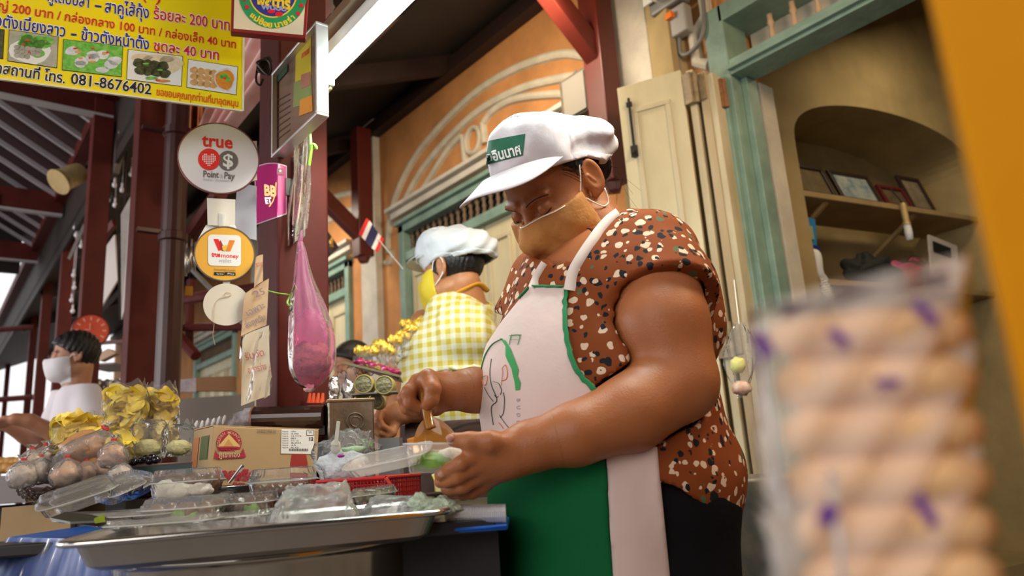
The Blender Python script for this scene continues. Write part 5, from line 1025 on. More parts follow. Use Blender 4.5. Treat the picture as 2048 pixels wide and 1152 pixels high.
hb_ = BVHTree.FromPolygons([Vector(map(float, p)) for p in head_v[0]], head_v[1]); yb2 = BVHTree.FromPolygons([Vector(map(float, p)) for p in body_v[0]], body_v[1])
def on_any(pts, lift):
    out = []
    for q in curve([np.array([*p, 0.]) for p in pts], 5):
        c_ = [x for x in (surf(bl_b, q[0], q[1], lift), surf(hb_, q[0], q[1], lift), surf(yb2, q[0], q[1], lift), surf(ab, q[0], q[1], lift)) if x is not None]
        if c_: out.append(min(c_, key=lambda x: np.linalg.norm(x-CAM)))
    return out
for pts, w_ in (([(1143, 582), (1150, 548), (1166, 518), (1190, 482), (1216, 450), (1246, 426)], .011), ([(1068, 578), (1080, 550), (1096, 524)], .008)):
    q = on_any(pts, .003)
    if len(q) > 3: build(strap([np.array(x) for x in q[::3]], w_), 'neck_strap', m_strap, p1_, smooth=True)
build(MB().tube(curve([T1(6.0, -2.5, -9.5), T1(6.6, 0, -10.6), T1(5, 3, -11.8), T1(2, 4.5, -12.4)]), .0012, 6), 'necklace_cord', mat('cord_brown', (.25, .08, .03), .6), p1_, smooth=True)
# print on the apron bib: temple arch ring, line drawing, lettering
def ink_path(pts, r, m, name='apron_print', n=6):
    q = path_on(ab, pts, .0012, n)
    if len(q) > 2: build(MB().tube(q, r, 5, sq=.35), name, m, p1_)
i_g = mat('ink_print_green', (.05, .33, .10), .8); i_dg = mat('ink_print_dark', (.04, .07, .05), .8); i_o = mat('ink_print_orange', (.75, .20, .08), .8)
band = MB(); ed = [((1000, 676), (1018, 700)), ((1012, 682), (1012, 704)), ((1022, 698), (1012, 712)), ((1030, 718), (1016, 722)), ((1038, 740), (1024, 738)), ((1036, 752), (1026, 748)), ((1042, 766), (1030, 764)), ((1040, 780), (1032, 781))]
vv = []
for a_, b_ in ed:
    for t_ in (0, .5, 1):
        s_ = surf(ab, a_[0]+(b_[0]-a_[0])*t_, a_[1]+(b_[1]-a_[1])*t_, .0012); vv.append(s_ if s_ is not None else (vv[-1] if vv else w1(1000, 676, -.2)))
band.add(vv, [(i*3+k, i*3+k+1, i*3+k+4, i*3+k+3) for i in range(len(ed)-1) for k in range(2)]); build(band, 'apron_print', i_g, p1_)
ink_path([(1005, 678), (985, 690), (970, 715), (962, 750), (961, 780)], .0018, i_g)
ink_path([(1019, 690), (1023, 672), (1026, 671), (1040, 672), (1036, 690)], .0009, i_g); ink_path([(1020, 672), (1043, 670)], .0012, i_g); ink_path([(1022, 680), (1040, 680)], .0007, i_g)
for pts in ([(984, 718), (981, 745), (984, 770), (995, 800), (984, 815), (988, 850)], [(987, 763), (998, 767), (1004, 780), (1002, 790)], [(1008, 785), (1010, 800), (1008, 825), (1002, 835)], [(970, 775), (978, 790), (988, 803)], [(1000, 830), (1010, 845), (1022, 860)], [(990, 790), (994, 795), (998, 792)]): ink_path(pts, .0008, i_dg)
for pts in ([(1003, 772), (1006, 745), (1005, 738), (1012, 730), (1016, 745), (1014, 758), (1005, 762)], [(965, 754), (976, 752), (974, 768), (968, 769), (965, 755)], [(998, 845), (1003, 850), (1008, 857)]): ink_path(pts, .0009, i_o)
for i, ch in enumerate('BUDDO'):
    s_ = surf(ab, 1038, 800+15*i, .0015)
    if s_ is not None:
        n_ = nrm(CAM-s_); u_ = nrm(np.cross(UP, n_)); text(ch, .0085, s_, UP*-1, u_, n_, mat('ink_grey_print', (.35, .33, .36), .8), p1_, 'apron_lettering', .0001, lift=.0006)
# trousers, legs and shoes
ct = hp(1230, 1300, H0); c0 = w1(1248, 1000, .02); G = Sculpt(np.array([c0[0]-.27, c0[1]-.27, .05]), np.array([c0[0]+.27, c0[1]+.27, c0[2]+.12]), .009)
for s_ in (-1, 1):
    hx = np.array([c0[0], c0[1], c0[2]+.0])+LD*.085*s_; G.un(G.chain([hx, np.array([hx[0], hx[1], .50])+LD*.005*s_, np.array([hx[0], hx[1], .09])-FD*.02], [.115, .085, .06], .02), .03)
G.un(G.ell(c0, (.19, .165, .12), ax1), .03); G.d = G.d+.003*wob(G.P, 15, 2.)
region_mesh(G, G.d, 'trousers', mat('trousers_black', (.006, .006, .007), .9, bump=.2, spec=.1), p1_)
for s_ in (-1, 1):
    hx = np.array([c0[0], c0[1], .045])+LD*.085*s_; build(MB().ell(hx+FD*.04, (.045, .13, .045), ax1), 'shoe', m_black, p1_, smooth=True)

# ================================================================ second woman, seen from behind
def mkp(H): return lambda x, y, s=0.: hp(x, y, H+s)
w2 = mkp(2.3)
p2_ = thing('person', 'woman seen from behind in white cap, yellow mask, yellow gingham blouse and brown apron', 'person', w2(910, 1700)*np.array([1, 1, 0]))
F2 = nrm(-RH*.86+NH*.5); L2 = nrm(np.cross(UP, F2)); T2 = headframe(w2(903, 540), nrm(F2-UP*.16), UP, 0, 1.0); sk2 = skinmat('skin_light', (.50, .235, .11), (.42, .17, .075))
ax2 = np.array([L2, F2, UP])
G = Sculpt(T2.o-.19, T2.o+.19, .0042); add_head(G, T2, 1.05); G.un(G.cap(T2(0, -3.5, -6), w2(935, 625, .02), .056, .07), .02); hv = G.mesh()
loc = (G.P-T2.o.astype(np.float32))@T2.A.T.astype(np.float32)*100
hair = np.maximum.reduce([G.ell(T2(0, -1.9, 2.0), np.array((8.4, 10.2, 9.2))*.01, T2.A), (loc[..., 1]-2.6)*.01, (-4.0-loc[..., 2])*.01, -G.ell(T2(8, -.9, -1.2), np.array((3, 2.2, 3.6))*.01, T2.A)])+.0012*np.sin(loc[..., 1]*5+loc[..., 2]*3)
region_mesh(G, hair, 'hair', m_hair, p2_)
md = smin(G.ell(T2(0, 4.8, -5), np.array((7.7, 7.2, 7.6))*.01, T2.A), G.cap(T2(0, 12, -2), T2(0, 10, -9), .02, .03), .03); md = smin(md, G.d-.004, .005)
region_mesh(G, np.maximum.reduce([md, -(md+.011), (loc[..., 2]-1.0+.1*np.abs(loc[..., 0]))*.01, (2.6-loc[..., 1])*.01, (-13-loc[..., 2])*.01]), 'face_mask', mat('mask_yellow', (.75, .58, .03), .7), p2_)
build(MB().tube(curve([T2(7.3, 2.6, -1), T2(8.2, 1, 1.5), T2(8.5, -1.5, 2.4), T2(8.8, -3, .5), T2(8.6, -2.6, -2.6), T2(8.2, -.5, -4.5), T2(7.6, 2.4, -6)]), .0022, 6), 'ear_loop', m_el, p2_, smooth=True)
T2c = headframe(T2.o+UP*.012+RH*.012, nrm(F2+UP*.10), UP, 0, 1.08); m_cap2 = mat('cap_cool_white', (.68, .72, .76), .8, bump=.25, bscale=30, spec=.2)
make_cap(T2c, p2_, (m_cap2, m_cap2), .0045, back=-3.4, vs=.34, low=.9)
def arms2(S_): return smin(S_.chain([w2(925, 650, -.05), w2(897, 735, -.10), w2(880, 800, -.13), w2(840, 815, -.14), w2(800, 826, -.16)], [.05, .05, .046, .040, .033], .015), S_.chain([w2(850, 650, .17), w2(830, 740, .15), w2(790, 830, .10)], [.055, .05, .04], .012), .004)
cB = w2(905, 740); G = Sculpt(cB-np.array([.30, .30, .34]), cB+np.array([.30, .30, .26]), .0075)
G.un(arms2(G), 0); G.un(G.ell(w2(925, 645, .03), (.13, .06, .045), ax2), .03)
def hand2(G):
    G.un(G.chain([w2(840, 815, -.14), w2(800, 826, -.16), w2(790, 832, -.16)], [.040, .033, .031], .012), 0); G.un(G.ell(w2(776, 838, -.16), (.030, .022, .032), (RH, NH, UP)), .015)
    kn = [w2(762, 822, -.185), w2(756, 834, -.18), w2(757, 848, -.17), w2(763, 860, -.155)]
    fl = [[w2(757, 838, -.20), w2(765, 852, -.20), w2(776, 858, -.195)], [w2(752, 850, -.195), w2(761, 866, -.195), w2(772, 870, -.185)], [w2(755, 864, -.18), w2(767, 878, -.18), w2(777, 877, -.17)], [w2(766, 872, -.16), w2(778, 884, -.16), w2(785, 880, -.155)]]
    fingers(G, kn, fl, [.011, .0112, .0108, .0095], w2(792, 832, -.16), .022); G.un(G.chain([w2(790, 848, -.17), w2(785, 865, -.185), w2(778, 872, -.19)], [.015, .0125, .010], .006), .010)
hc = w2(775, 845, -.17); Gh = Sculpt(hc-.11, hc+.11, .0028); hand2(Gh); hv2 = Gh.mesh()
V, F = join_parts([hv, G.mesh(), hv2]); link_mesh('body', V, F, sk2, p2_, smooth=True)
tor = smin(G.ell(w2(915, 720, .02), (.19, .155, .17), ax2), G.ell(w2(905, 810, .0), (.175, .165, .15), ax2), .05); tor = smin(tor, G.ell(w2(925, 625, .03), (.155, .09, .07), ax2), .04); tor = smin(tor, G.ell(w2(845, 720, .02), (.10, .07, .08), ax2), .04)
puff = G.ell(w2(925, 668, -.09), (.105, .10, .108), ax2); puff = puff+.004*np.sin((G.P@RH.astype(np.float32))*150)*np.clip((puff*0+1), 0, 1); puff = smax(puff, -G.plane(w2(906, 738, -.1), UP), .012)
bl = smin(tor, puff, .02)+.003*wob(G.P, 26, 3.); bs = np.maximum.reduce([bl, -(bl+.016)]); X_, Y_ = px_of(G.P)
bs = np.maximum.reduce([bs, (Y_-872)*.0012, -(G.cap(w2(905, 560, .02), w2(935, 590, .03), .065, .078)), np.where(Y_ > 742, -(arms2(G)-.002), -9)])
m_ging = gingham('yellow_gingham', (.74, .72, .60), (.68, .62, .30), (.58, .47, .07), .030, RH, UP)
bo = region_mesh(G, bs, 'blouse', m_ging, p2_)
build(MB().tube([w2(868+16*i, 737+3*math.sin(i*2.2)-2*(i > 3), -.10-.07*math.sin(PI*i/7)) for i in range(8)], .006, 8), 'sleeve_hem', m_ging, p2_, smooth=True)
build(MB().tube(curve([w2(905, 590, -.045), w2(930, 578, -.075), w2(958, 568, -.05), w2(975, 582, .0)]), .009, 8, sq=.5), 'orange_collar', mat('collar_orange', (.65, .30, .02), .7), p2_, smooth=True)
m_brn = mat('apron_brown', (.060, .026, .018), .7, noise_amt=.3, nscale=6, bump=.2); c2_ = w2(905, 940)
G2 = Sculpt(np.array([c2_[0]-.26, c2_[1]-.26, .10]), np.array([c2_[0]+.26, c2_[1]+.26, w2(900, 845)[2]]), .009); sk = G2.cap(w2(908, 850), np.array([*w2(908, 1000)[:2], .1]), .165, .17)
region_mesh(G2, sk+.004*wob(G2.P, 14, 1.)+.002*np.sin((G2.P@RH.astype(np.float32))*70), 'brown_apron', m_brn, p2_)
build(strap([w2(832, 752, -.10), w2(824, 800, -.12), w2(822, 850, -.13), w2(824, 900, -.16)], .018), 'apron_edge', m_brn, p2_)
build(strap([w2(872, 945, -.19), w2(878, 960, -.2), w2(880, 985, -.2)], .014), 'yellow_tie_end', m_ging, p2_)
build(strap([w2(888, 868, -.18), w2(930, 850, -.19), w2(970, 845, -.18)], .004), 'apron_string', m_dark, p2_)
build(MB().box(w2(835, 885, -.20), (.055, .01, .035), (nrm(RH+UP*.2), NH, nrm(UP-RH*.2))), 'orange_pocket_tag', mat('tag_orange', (.62, .22, .03), .6), p2_, bevel=.003)
for s_ in (-1, 1): build(MB().ell(np.array([c2_[0], c2_[1], .045])+L2*.08*s_+F2*.04, (.045, .13, .045), ax2), 'shoe', m_black, p2_, smooth=True)
# ================================================================ woman in white at the far left stall
w3 = mkp(3.4)
p3_ = thing('person', 'short-haired woman in a white T-shirt and white mask reaching out at the far left stall', 'person', w3(160, 1500)*np.array([1, 1, 0]))
F3 = nrm(-RH*.82-NH*.50); L3 = nrm(np.cross(UP, F3)); T3 = headframe(w3(148, 712), nrm(F3-UP*.12), UP, 0, .93); sk3 = skinmat('skin_fair', (.50, .25, .15), (.42, .19, .10)); ax3 = np.array([L3, F3, UP])
G = Sculpt(T3.o-.19, T3.o+.19, .0055); add_head(G, T3, 1.0); G.un(G.cap(T3(0, -3, -6), w3(152, 775, .02), .05, .06), .02); hv = G.mesh(); loc = (G.P-T3.o.astype(np.float32))@T3.A.T.astype(np.float32)*100
hair = np.maximum.reduce([G.ell(T3(0, -1.2, 3.0), np.array((8.8, 10.6, 9.6))*.01, T3.A), (loc[..., 1]*.9-loc[..., 2]*.95-.8)*.01, (-7-loc[..., 2])*.01, -G.ell(T3(8.5, .4, -2.2), np.array((3, 2.4, 3.4))*.01, T3.A)])+.003*np.sin(loc[..., 1]*2.4+loc[..., 2]*1.4+loc[..., 0])
region_mesh(G, hair, 'hair', m_hair, p3_)
md = smin(G.ell(T3(0, 5, -5), np.array((7.2, 6.9, 7.2))*.01, T3.A), G.cap(T3(0, 11.5, -2), T3(0, 9.6, -9), .018, .026), .03); md = smin(md, G.d-.004, .005)
region_mesh(G, np.maximum.reduce([md, -(md+.013), (loc[..., 2]+.4+.06*np.abs(loc[..., 0]))*.01, (1.6-loc[..., 1])*.01, (-13-loc[..., 2])*.01]), 'face_mask', mat('mask_white', (.78, .76, .78), .7), p3_)
build(MB().tube(curve([T3(6.8, 2, -1.5), T3(7.8, .8, -.6), T3(8.2, -.6, -.6)]), .0028, 5), 'ear_loop', m_el, p3_); eyes(T3, p3_)
def arms3(S_): return smin(S_.chain([w3(178, 800, -.10), w3(190, 860, -.12), w3(185, 905, -.14), w3(110, 868, -.24), w3(60, 842, -.30), w3(30, 838, -.33)], [.042, .048, .045, .038, .030, .026], .012), S_.chain([w3(120, 800, .12), w3(110, 860, .06), w3(90, 895, -.02), w3(50, 872, -.12), w3(10, 848, -.2)], [.05, .046, .042, .033, .026], .012), .006)
cB = w3(110, 835, -.1); G = Sculpt(cB-np.array([.42, .34, .26]), cB+np.array([.34, .34, .22]), .0085); G.un(arms3(G), 0)
for i in range(4): G.un(G.chain([w3(30, 838, -.33), w3(8, 836+5*i, -.35+.012*i), w3(-10, 842+5*i, -.36+.012*i)], [.016, .011, .009], .004), .006)
for i in range(4): G.un(G.chain([w3(10, 848, -.2), w3(-12, 850+5*i, -.22+.01*i), w3(-28, 856+5*i, -.23+.01*i)], [.016, .011, .009], .004), .006)
V, F = join_parts([hv, G.mesh()]); link_mesh('body', V, F, sk3, p3_, smooth=True)
G = Sculpt(w3(155, 900)-np.array([.30, .30, .46]), w3(155, 900)+np.array([.30, .30, .30]), .010); tor = smin(G.ell(w3(158, 850), (.17, .12, .19), ax3), G.ell(w3(152, 795, .01), (.155, .085, .07), ax3), .04); tor = smin(tor, G.cap(w3(160, 900), w3(160, 1010), .14, .15), .04)
sl3 = np.maximum(G.chain([w3(172, 790, -.08), w3(184, 835, -.12)], [.065, .075], .01), G.plane(w3(184, 850, -.12), nrm(w3(190, 860, -.12)-w3(178, 800, -.10)))); sl4 = np.maximum(G.chain([w3(128, 790, .09), w3(116, 835, .08)], [.06, .068], .01), G.plane(w3(114, 845, .08), -UP*1.))
bl = smin(smin(tor, sl3, .02), sl4, .02)+.004*wob(G.P, 18, 2.); X_, Y_ = px_of(G.P); bs = np.maximum.reduce([bl, -(bl+.022), -(G.cap(w3(140, 730, -.03), w3(150, 770, -.0), .058, .058)), np.where((Y_ > 852) | (X_ < 85), -(arms3(G)-.003), -9)])
region_mesh(G, bs, 't_shirt', mat('tshirt_white', (.74, .70, .74), .8, bump=.15, bscale=20), p3_)
G = Sculpt(np.array([*w3(160, 1000)[:2], .0])-np.array([.2, .2, -.05]), np.array([*w3(160, 1000)[:2], w3(160, 1000)[2]])+np.array([.2, .2, .05]), .014)
for s_ in (-1, 1): b0 = w3(160, 990)+L3*.075*s_; G.un(G.cap(b0, np.array([b0[0], b0[1], .09]), .095, .055), .02)
region_mesh(G, G.d, 'trousers', mat('trousers_navy', (.02, .02, .035), .8), p3_)
for s_ in (-1, 1): b0 = w3(160, 990)+L3*.075*s_; build(MB().ell(np.array([b0[0], b0[1], .04])+F3*.04, (.04, .12, .04), ax3), 'shoe', m_black, p3_, smooth=True)
# ================================================================ customer far behind the sweets, only the top of the head shows
w4 = mkp(3.6)
p4_ = thing('person', 'dark-haired person in a pink and white top half hidden behind the sweets', 'person', w4(700, 1500)*np.array([1, 1, 0])); F4 = nrm(-RH*.7-NH*.6); T4 = headframe(w4(704, 730), nrm(F4-UP*.3), UP, 0, .95)
G = Sculpt(T4.o-.18, T4.o+.18, .007); add_head(G, T4, 1.); G.un(G.cap(T4(0, -3, -6), T4.o-UP*.2, .05, .06), .02); V, F = G.mesh(); G2 = Sculpt(w4(706, 860)-np.array([.26, .26, .5]), w4(706, 860)+np.array([.26, .26, .16]), .014)
link_mesh('body', V, F, sk3, p4_, smooth=True); loc = (G.P-T4.o.astype(np.float32))@T4.A.T.astype(np.float32)*100
region_mesh(G, np.maximum.reduce([G.ell(T4(0, -1.4, 3.0), np.array((8.8, 10.4, 9.6))*.01, T4.A), (loc[..., 1]*.9-loc[..., 2]*.95-.8)*.01]), 'hair', m_hair, p4_)
d = smin(G2.ell(w4(706, 850), (.2, .13, .12), np.array([nrm(np.cross(UP, F4)), F4, UP])), G2.cap(w4(706, 860), w4(706, 1100), .14, .15), .05); region_mesh(G2, d, 'top', mat('top_pinkwhite', (.7, .45, .5), .8, col2=(.7, .65, .65), nscale=12), p4_)
G3 = MB()
for s_ in (-1, 1): b0 = w4(706, 1080)+np.cross(UP, F4)*.07*s_; G3.tube([b0+UP*.05, np.array([b0[0], b0[1], .01])], [.09, .055], 12)
build(G3, 'trousers', m_black, p4_, smooth=True)
# ================================================================== counters, trays and food
ZT = .905
m_blk = mat('counter_dark', (.018, .014, .012), .35, noise_amt=.4)
def ontop(px, py, z): return onz(px, py, z)
# work table behind the steel tray
ta = hp(395, 1110, 1.22); tb = hp(1012, 1060, 1.02)
tu = nrm((tb-ta)*np.array([1, 1, 0])); tn = nrm(np.cross(UP, tu)); tn = tn if tn@NH > 0 else -tn; tu, tn = RH, NH
wt = thing('work_table', 'dark work table that carries the food boxes and steel tray', 'table', np.array([*((ta+tb)/2)[:2], 0]))
TO = hp(650, 1045, .98); TO = np.array([TO[0], TO[1], 0])
def tw(u, v, z): return TO+tu*u+tn*v+UP*z
uR = (hp(996, 1060, 1.05)-TO)@RH
build(MB().box(tw(uR-.10, .08, ZT-.009), (.20, .13, .018), (tu, tn, UP)), 'front_leaf', m_blk, wt, bevel=.002)
build(MB().box(tw((uR-.60)/2, .37, ZT-.009), (uR+.60, .44, .018), (tu, tn, UP)), 'table_top', m_blk, wt, bevel=.003)
build(MB().box(tw(uR-.095, .07, ZT-.20), (.19, .02, .36), (tu, tn, UP)), 'side_panel', m_black, wt)
for u in (-.57, uR-.03):
    for v in (.15, .54): build(MB().box(tw(u, v, (ZT-.018)/2), (.04, .04, ZT-.02), (tu, tn, UP)), 'leg', m_blk, wt)
# translucent plastic box materials
m_box = film('clear_box', (.92, .90, .86), .82, .08, .35, 60, .6); m_boxm = film('clear_box_milky', (.92, .90, .86), .72, .15, .5, 70, .4)
m_bag = film('thin_bag', (.97, .97, .98), .90, .10, 1.0, 55, .35); m_bagm = film('milky_bag', (.86, .88, .84), .55, .25, .9, 40, .45)
m_rimc = film('rim_clear', (.9, .9, .88), .35, .12, .2, 40, .5)
m_bagk = film('knot_bag', (.95, .93, .92), .72, .10, 1., 90, .6)
def clam(c, U, V, L, Wd, h, name, label, cat='food box', fill=None, open_=None, tilt=None, group=None, mt=None, lidh=None):
    """clamshell box: ribbed tub, rim and a domed ribbed lid"""
    c = np.array(c, float); N = nrm(np.cross(U, V)); N = N if N[2] > 0 else -N; t_ = thing(name, label, cat, c, group); mt = mt or m_box; lidh = lidh or h*.55
    def loop(sc, z, rib=0., n=56):
        out = []
        for i in range(n):
            a = 2*PI*i/n; x = math.copysign(abs(math.cos(a))**.45, math.cos(a)); y = math.copysign(abs(math.sin(a))**.45, math.sin(a)); k = 1-rib*(i % 2)
            out.append(c+U*x*(L/2*sc)*k+V*y*(Wd/2*sc)*k+N*z)
        return out
    def loft(rows, cap=True):
        n = len(rows[0]); V_ = [p for r in rows for p in r]; F = [(i*n+k, i*n+(k+1) % n, (i+1)*n+(k+1) % n, (i+1)*n+k) for i in range(len(rows)-1) for k in range(n)]
        if cap: F.append(tuple(range((len(rows)-1)*n, len(rows)*n)))
        return MB().add(V_, F)
    tub = loft([loop(1.06, h*.98), loop(1.06, h), loop(.99, h), loop(.98, h*.9), loop(.93, h*.45, .012), loop(.88, .002, .012)]); build(tub, 'tub', mt, t_)
    if open_ is None:
        build(loft([loop(1.06, h+.002), loop(1.0, h+.004), loop(.99, h+.008), loop(.95, h+lidh*.55, .03), loop(.90, h+lidh*.95, .03), loop(.84, h+lidh)]), 'lid', mt, t_)
    build(MB().tube(loop(1.06, h+.0008, n=28), .0011, 5, closed=True), 'rim', m_rimc, t_)
    if fill: fill(t_, c, N)
    return t_
def filler(items, U, V):
    def f(t_, c, N):
        for nm, u, v, z, r, m_, sd in items: lump(nm, c+U*u+V*v+N*z, r, m_, sd, '', '', .22, (U, V, N), 18, 12, parent=t_)
    return f
m_ball = mat('tapioca_brown', (.12, .045, .020), .3, col2=(.22, .11, .06), nscale=60, coat=.4); m_rice = mat('sticky_white', (.72, .68, .60), .5, bump=.4, bscale=90); m_leaf = mat('lettuce', (.12, .30, .03), .5, col2=(.3, .5, .1), nscale=40); m_olive = mat('olive_filling', (.18, .16, .07), .5, col2=(.35, .3, .15), nscale=50)
rr = random.Random(11)
def balls(nu, nv, L, Wd, r, z0, m_, layers=1, leaf=True):
    out = [('dumpling', (i-(nu-1)/2)*L/nu+rr.uniform(-.003, .003), (j-(nv-1)/2)*Wd/nv+rr.uniform(-.003, .003), z0+r+l_*r*1.2, (r*rr.uniform(.9, 1.15), r, r*.9), m_, rr.random()*50) for l_ in range(layers) for i in range(nu) for j in range(nv)]
    if leaf: out.append(('lettuce_leaf', L*.1, -Wd*.35, z0+.008, (L*.25, .008, .010), m_leaf, 3.))
    return out
def rot(U, a): return U*math.cos(a)+np.cross(UP, U)*math.sin(a)
def place_box(px0, px1, pyb, H, hgt_px, label, items=None, ang=0., mt=None, wd=.09, name='food_box', zoff=None, tilt=0., group=None, lid=.45):
    a = hp(px0, pyb, H); b = hp(px1, pyb, H); L = np.linalg.norm(b-a)/1.03; c = (a+b)/2+NH*wd/2; k = mpp((px0+px1)/2, pyb, H); U = rot(RH, ang); V = np.cross(UP, U)
    if tilt: U = nrm(U+UP*tilt); V = nrm(np.cross(np.cross(U, V), U))
    ht = hgt_px*k; f = filler(items(L, wd), U, V) if items else None
    return clam(c, U, V, L, wd, ht*(1-lid), name, label, fill=f, mt=mt, group=group, lidh=ht*lid)
place_box(286, 412, 1000, 1.12, 60, 'clear food box of white sticky dumplings and brown balls, topmost of the left stack', lambda L, w: [('dumpling', -.028, -.012, .014, (.022, .018, .016), m_rice, 1), ('dumpling', .0, -.02, .011, (.02, .016, .013), m_rice, 2), ('dumpling', .03, -.02, .012, (.02, .014, .010), m_rice, 3), ('dumpling', .008, .0, .022, (.018, .016, .018), m_ball, 4), ('dumpling', .034, .0, .020, (.017, .016, .016), m_ball, 5), ('dumpling', -.024, .012, .026, (.030, .018, .014), m_ball, 6)], -.05, wd=.085)
place_box(262, 424, 1050, 1.06, 52, 'larger clear food box of brown balls at the bottom of the left stack', lambda L, w: balls(5, 2, L*.8, w*.7, .014, .002, m_ball), -.05, mt=m_boxm, wd=.10)
place_box(482, 614, 1000, 1.20, 62, 'clear food box of brown and olive balls in front of the carton lettering', lambda L, w: balls(5, 3, L*.8, w*.7, .012, .002, m_ball)+[('filling', -.03, -.01, .014, (.015, .012, .012), m_olive, 8)], .10, wd=.09)
place_box(440, 532, 1034, 1.12, 46, 'clear food box of dark filling half hidden by the crumpled milky bag', lambda L, w: balls(3, 2, L*.8, w*.7, .014, .002, m_ball), .05, wd=.085)
place_box(392, 440, 1032, 1.2, 44, 'short clear food box just left of the box of dark filling', lambda L, w: balls(2, 2, L*.8, w*.7, .012, .002, m_ball, leaf=False), .1, wd=.08)
place_box(690, 786, 1010, 1.18, 34, 'clear food box of olive brown filling in front of the red basket', lambda L, w: balls(4, 2, L*.8, w*.7, .011, .002, m_olive, leaf=False), .18, wd=.085, tilt=.05)
# leaning empty clear boxes and lids on the left
for i, (x0, y0, x1, y1, w_, s_, lab) in enumerate([(80, 1038, 230, 990, .045, .0, 'long empty clear box leaning lowest at the left end of the pile'), (112, 1030, 232, 985, .04, .03, 'second empty clear box leaning over the lowest one'), (200, 1012, 276, 978, .05, .05, 'short empty clear box tilted beside the left stack'), (232, 1003, 290, 975, .045, .08, 'smallest clear box wedged behind the left stack')]):
    a = hp(x0, y0, 1.08+s_); b = hp(x1, y1, 1.14+s_); U = nrm(b-a); V = nrm(np.cross(UP, U)+UP*.2); clam((a+b)/2, U, V, np.linalg.norm(b-a), .052, .016, 'empty_food_box', lab, lidh=.014)
# flat lids lying on the table
for i, (x, y, H, L) in enumerate([(240, 1040, 1.1, .16), (455, 1040, 1.12, .13), (330, 1052, 1.04, .14)]):
    c = hp(x, y, H); clam(c, RH, NH, L, .08, .005, 'box_lid', ['flat clear lid lying under the leaning boxes', 'flat clear lid lying between the two box stacks', 'flat clear lid peeking out under the left stack'][i], 'lid', lidh=.004)
c = hp(190, 1048, 1.05); sp_ = thing('serving_knife', 'broad flat steel blade lying under the leaning clear boxes', 'knife', c); build(MB().prism([hp(100, 1040, 1.05), hp(130, 1028, 1.06), hp(262, 1026, 1.1), hp(262, 1042, 1.06), hp(140, 1048, 1.04)], UP*.003), 'blade', mat('dull_steel', (.30, .30, .28), .3, metal=1.), sp_)
tag(build(MB().prism([hp(188, 1040, 1.03), hp(208, 1030, 1.03), hp(210, 1044, 1.03), hp(190, 1047, 1.03)], UP*.002), 'lime_scrap', mat('lime_scrap', (.45, .55, .03), .5)), 'lime green leaf scrap on the steel blade', 'leaf')
# long steel tray in front
m_tray = mat('tray_steel', (.66, .64, .62), .33, metal=1., noise_amt=.12, nscale=5, bump=.08, bscale=50)
TL_, TR_ = hp(96, 1086, .80), hp(908, 1030, .92); zt_ = .925; tl = onz(100, 1092, zt_) if False else np.array([TL_[0], TL_[1], zt_]); trr = np.array([TR_[0], TR_[1], zt_])
TUx = nrm(trr-tl); TNx = nrm(np.cross(UP, TUx)); LT = np.linalg.norm(trr-tl); Wt = .30
tr_ = thing('steel_tray', 'long brushed steel tray with a rolled rim across the front of the counter', 'tray', tl+TUx*LT/2+TNx*Wt/2-UP*.045)
def trf(rows):
    n = 48; V_ = []
    for (inset, z) in rows:
        for i in range(n):
            a = 2*PI*i/n+PI/n; x = math.copysign(abs(math.cos(a))**.22, math.cos(a)); y = math.copysign(abs(math.sin(a))**.22, math.sin(a))
            V_.append(tl+TUx*(LT/2+x*(LT/2-inset))+TNx*(Wt/2+y*(Wt/2-inset))+UP*z)
    return MB().add(V_, [(j*n+k, j*n+(k+1) % n, (j+1)*n+(k+1) % n, (j+1)*n+k) for j in range(len(rows)-1) for k in range(n)]+[tuple(range((len(rows)-1)*n, len(rows)*n))])
build(trf([(.0, -.006), (-.002, -.002), (.0, .0), (.014, .0), (.020, -.004), (.028, -.030), (.032, -.033)]), 'tray_body', m_tray, tr_, smooth=False)
build(trf([(.0, -.006), (.012, -.006), (.022, -.030), (.032, -.0355)]), 'tray_underside', m_tray, tr_)
rim_ = trf([(-.001, -.003)]).v; build(MB().tube(rim_, .0038, 8, closed=True), 'rolled_rim', mat('rim_steel', (.75, .73, .70), .14, metal=1.), tr_, smooth=True)
# big steel pot under the tray
pc_ = tl+TUx*LT*.50+TNx*.27; po = thing('steel_pot', 'wide shiny steel pot standing under the tray', 'pot', np.array([pc_[0], pc_[1], .55]))
build(MB().lathe([(.20, .0), (.215, .01), (.215, .29), (.221, .296), (.227, .30), (.221, .304), (.211, .30), (.209, .02)], (pc_[0], pc_[1], .585), seg=72), 'pot_body', mat('pot_steel', (.60, .56, .50), .12, metal=1.), po, smooth=True)
for s_ in (-1, 1): build(MB().tube(curve([pc_*np.array([1, 1, 0])+UP*.80+TUx*s_*.213-TNx*.05, pc_*np.array([1, 1, 0])+UP*.80+TUx*s_*.250-TNx*.04, pc_*np.array([1, 1, 0])+UP*.80+TUx*s_*.250+TNx*.04, pc_*np.array([1, 1, 0])+UP*.80+TUx*s_*.213+TNx*.05]), .006, 8), 'handle', m_steel, po, smooth=True)
st = thing('pot_stand', 'dark square stand below the steel pot', 'stand', np.array([pc_[0], pc_[1], 0])); build(MB().box(pc_*np.array([1, 1, 0])+UP*.56, (.38, .36, .03), (TUx, TNx, UP)), 'stand_top', m_blk, st)
for a in (-1, 1):
    for b in (-1, 1): build(MB().box(pc_*np.array([1, 1, 0])+TUx*a*.16+TNx*b*.15+UP*.27, (.04, .04, .54), (TUx, TNx, UP)), 'leg', m_blk, st)
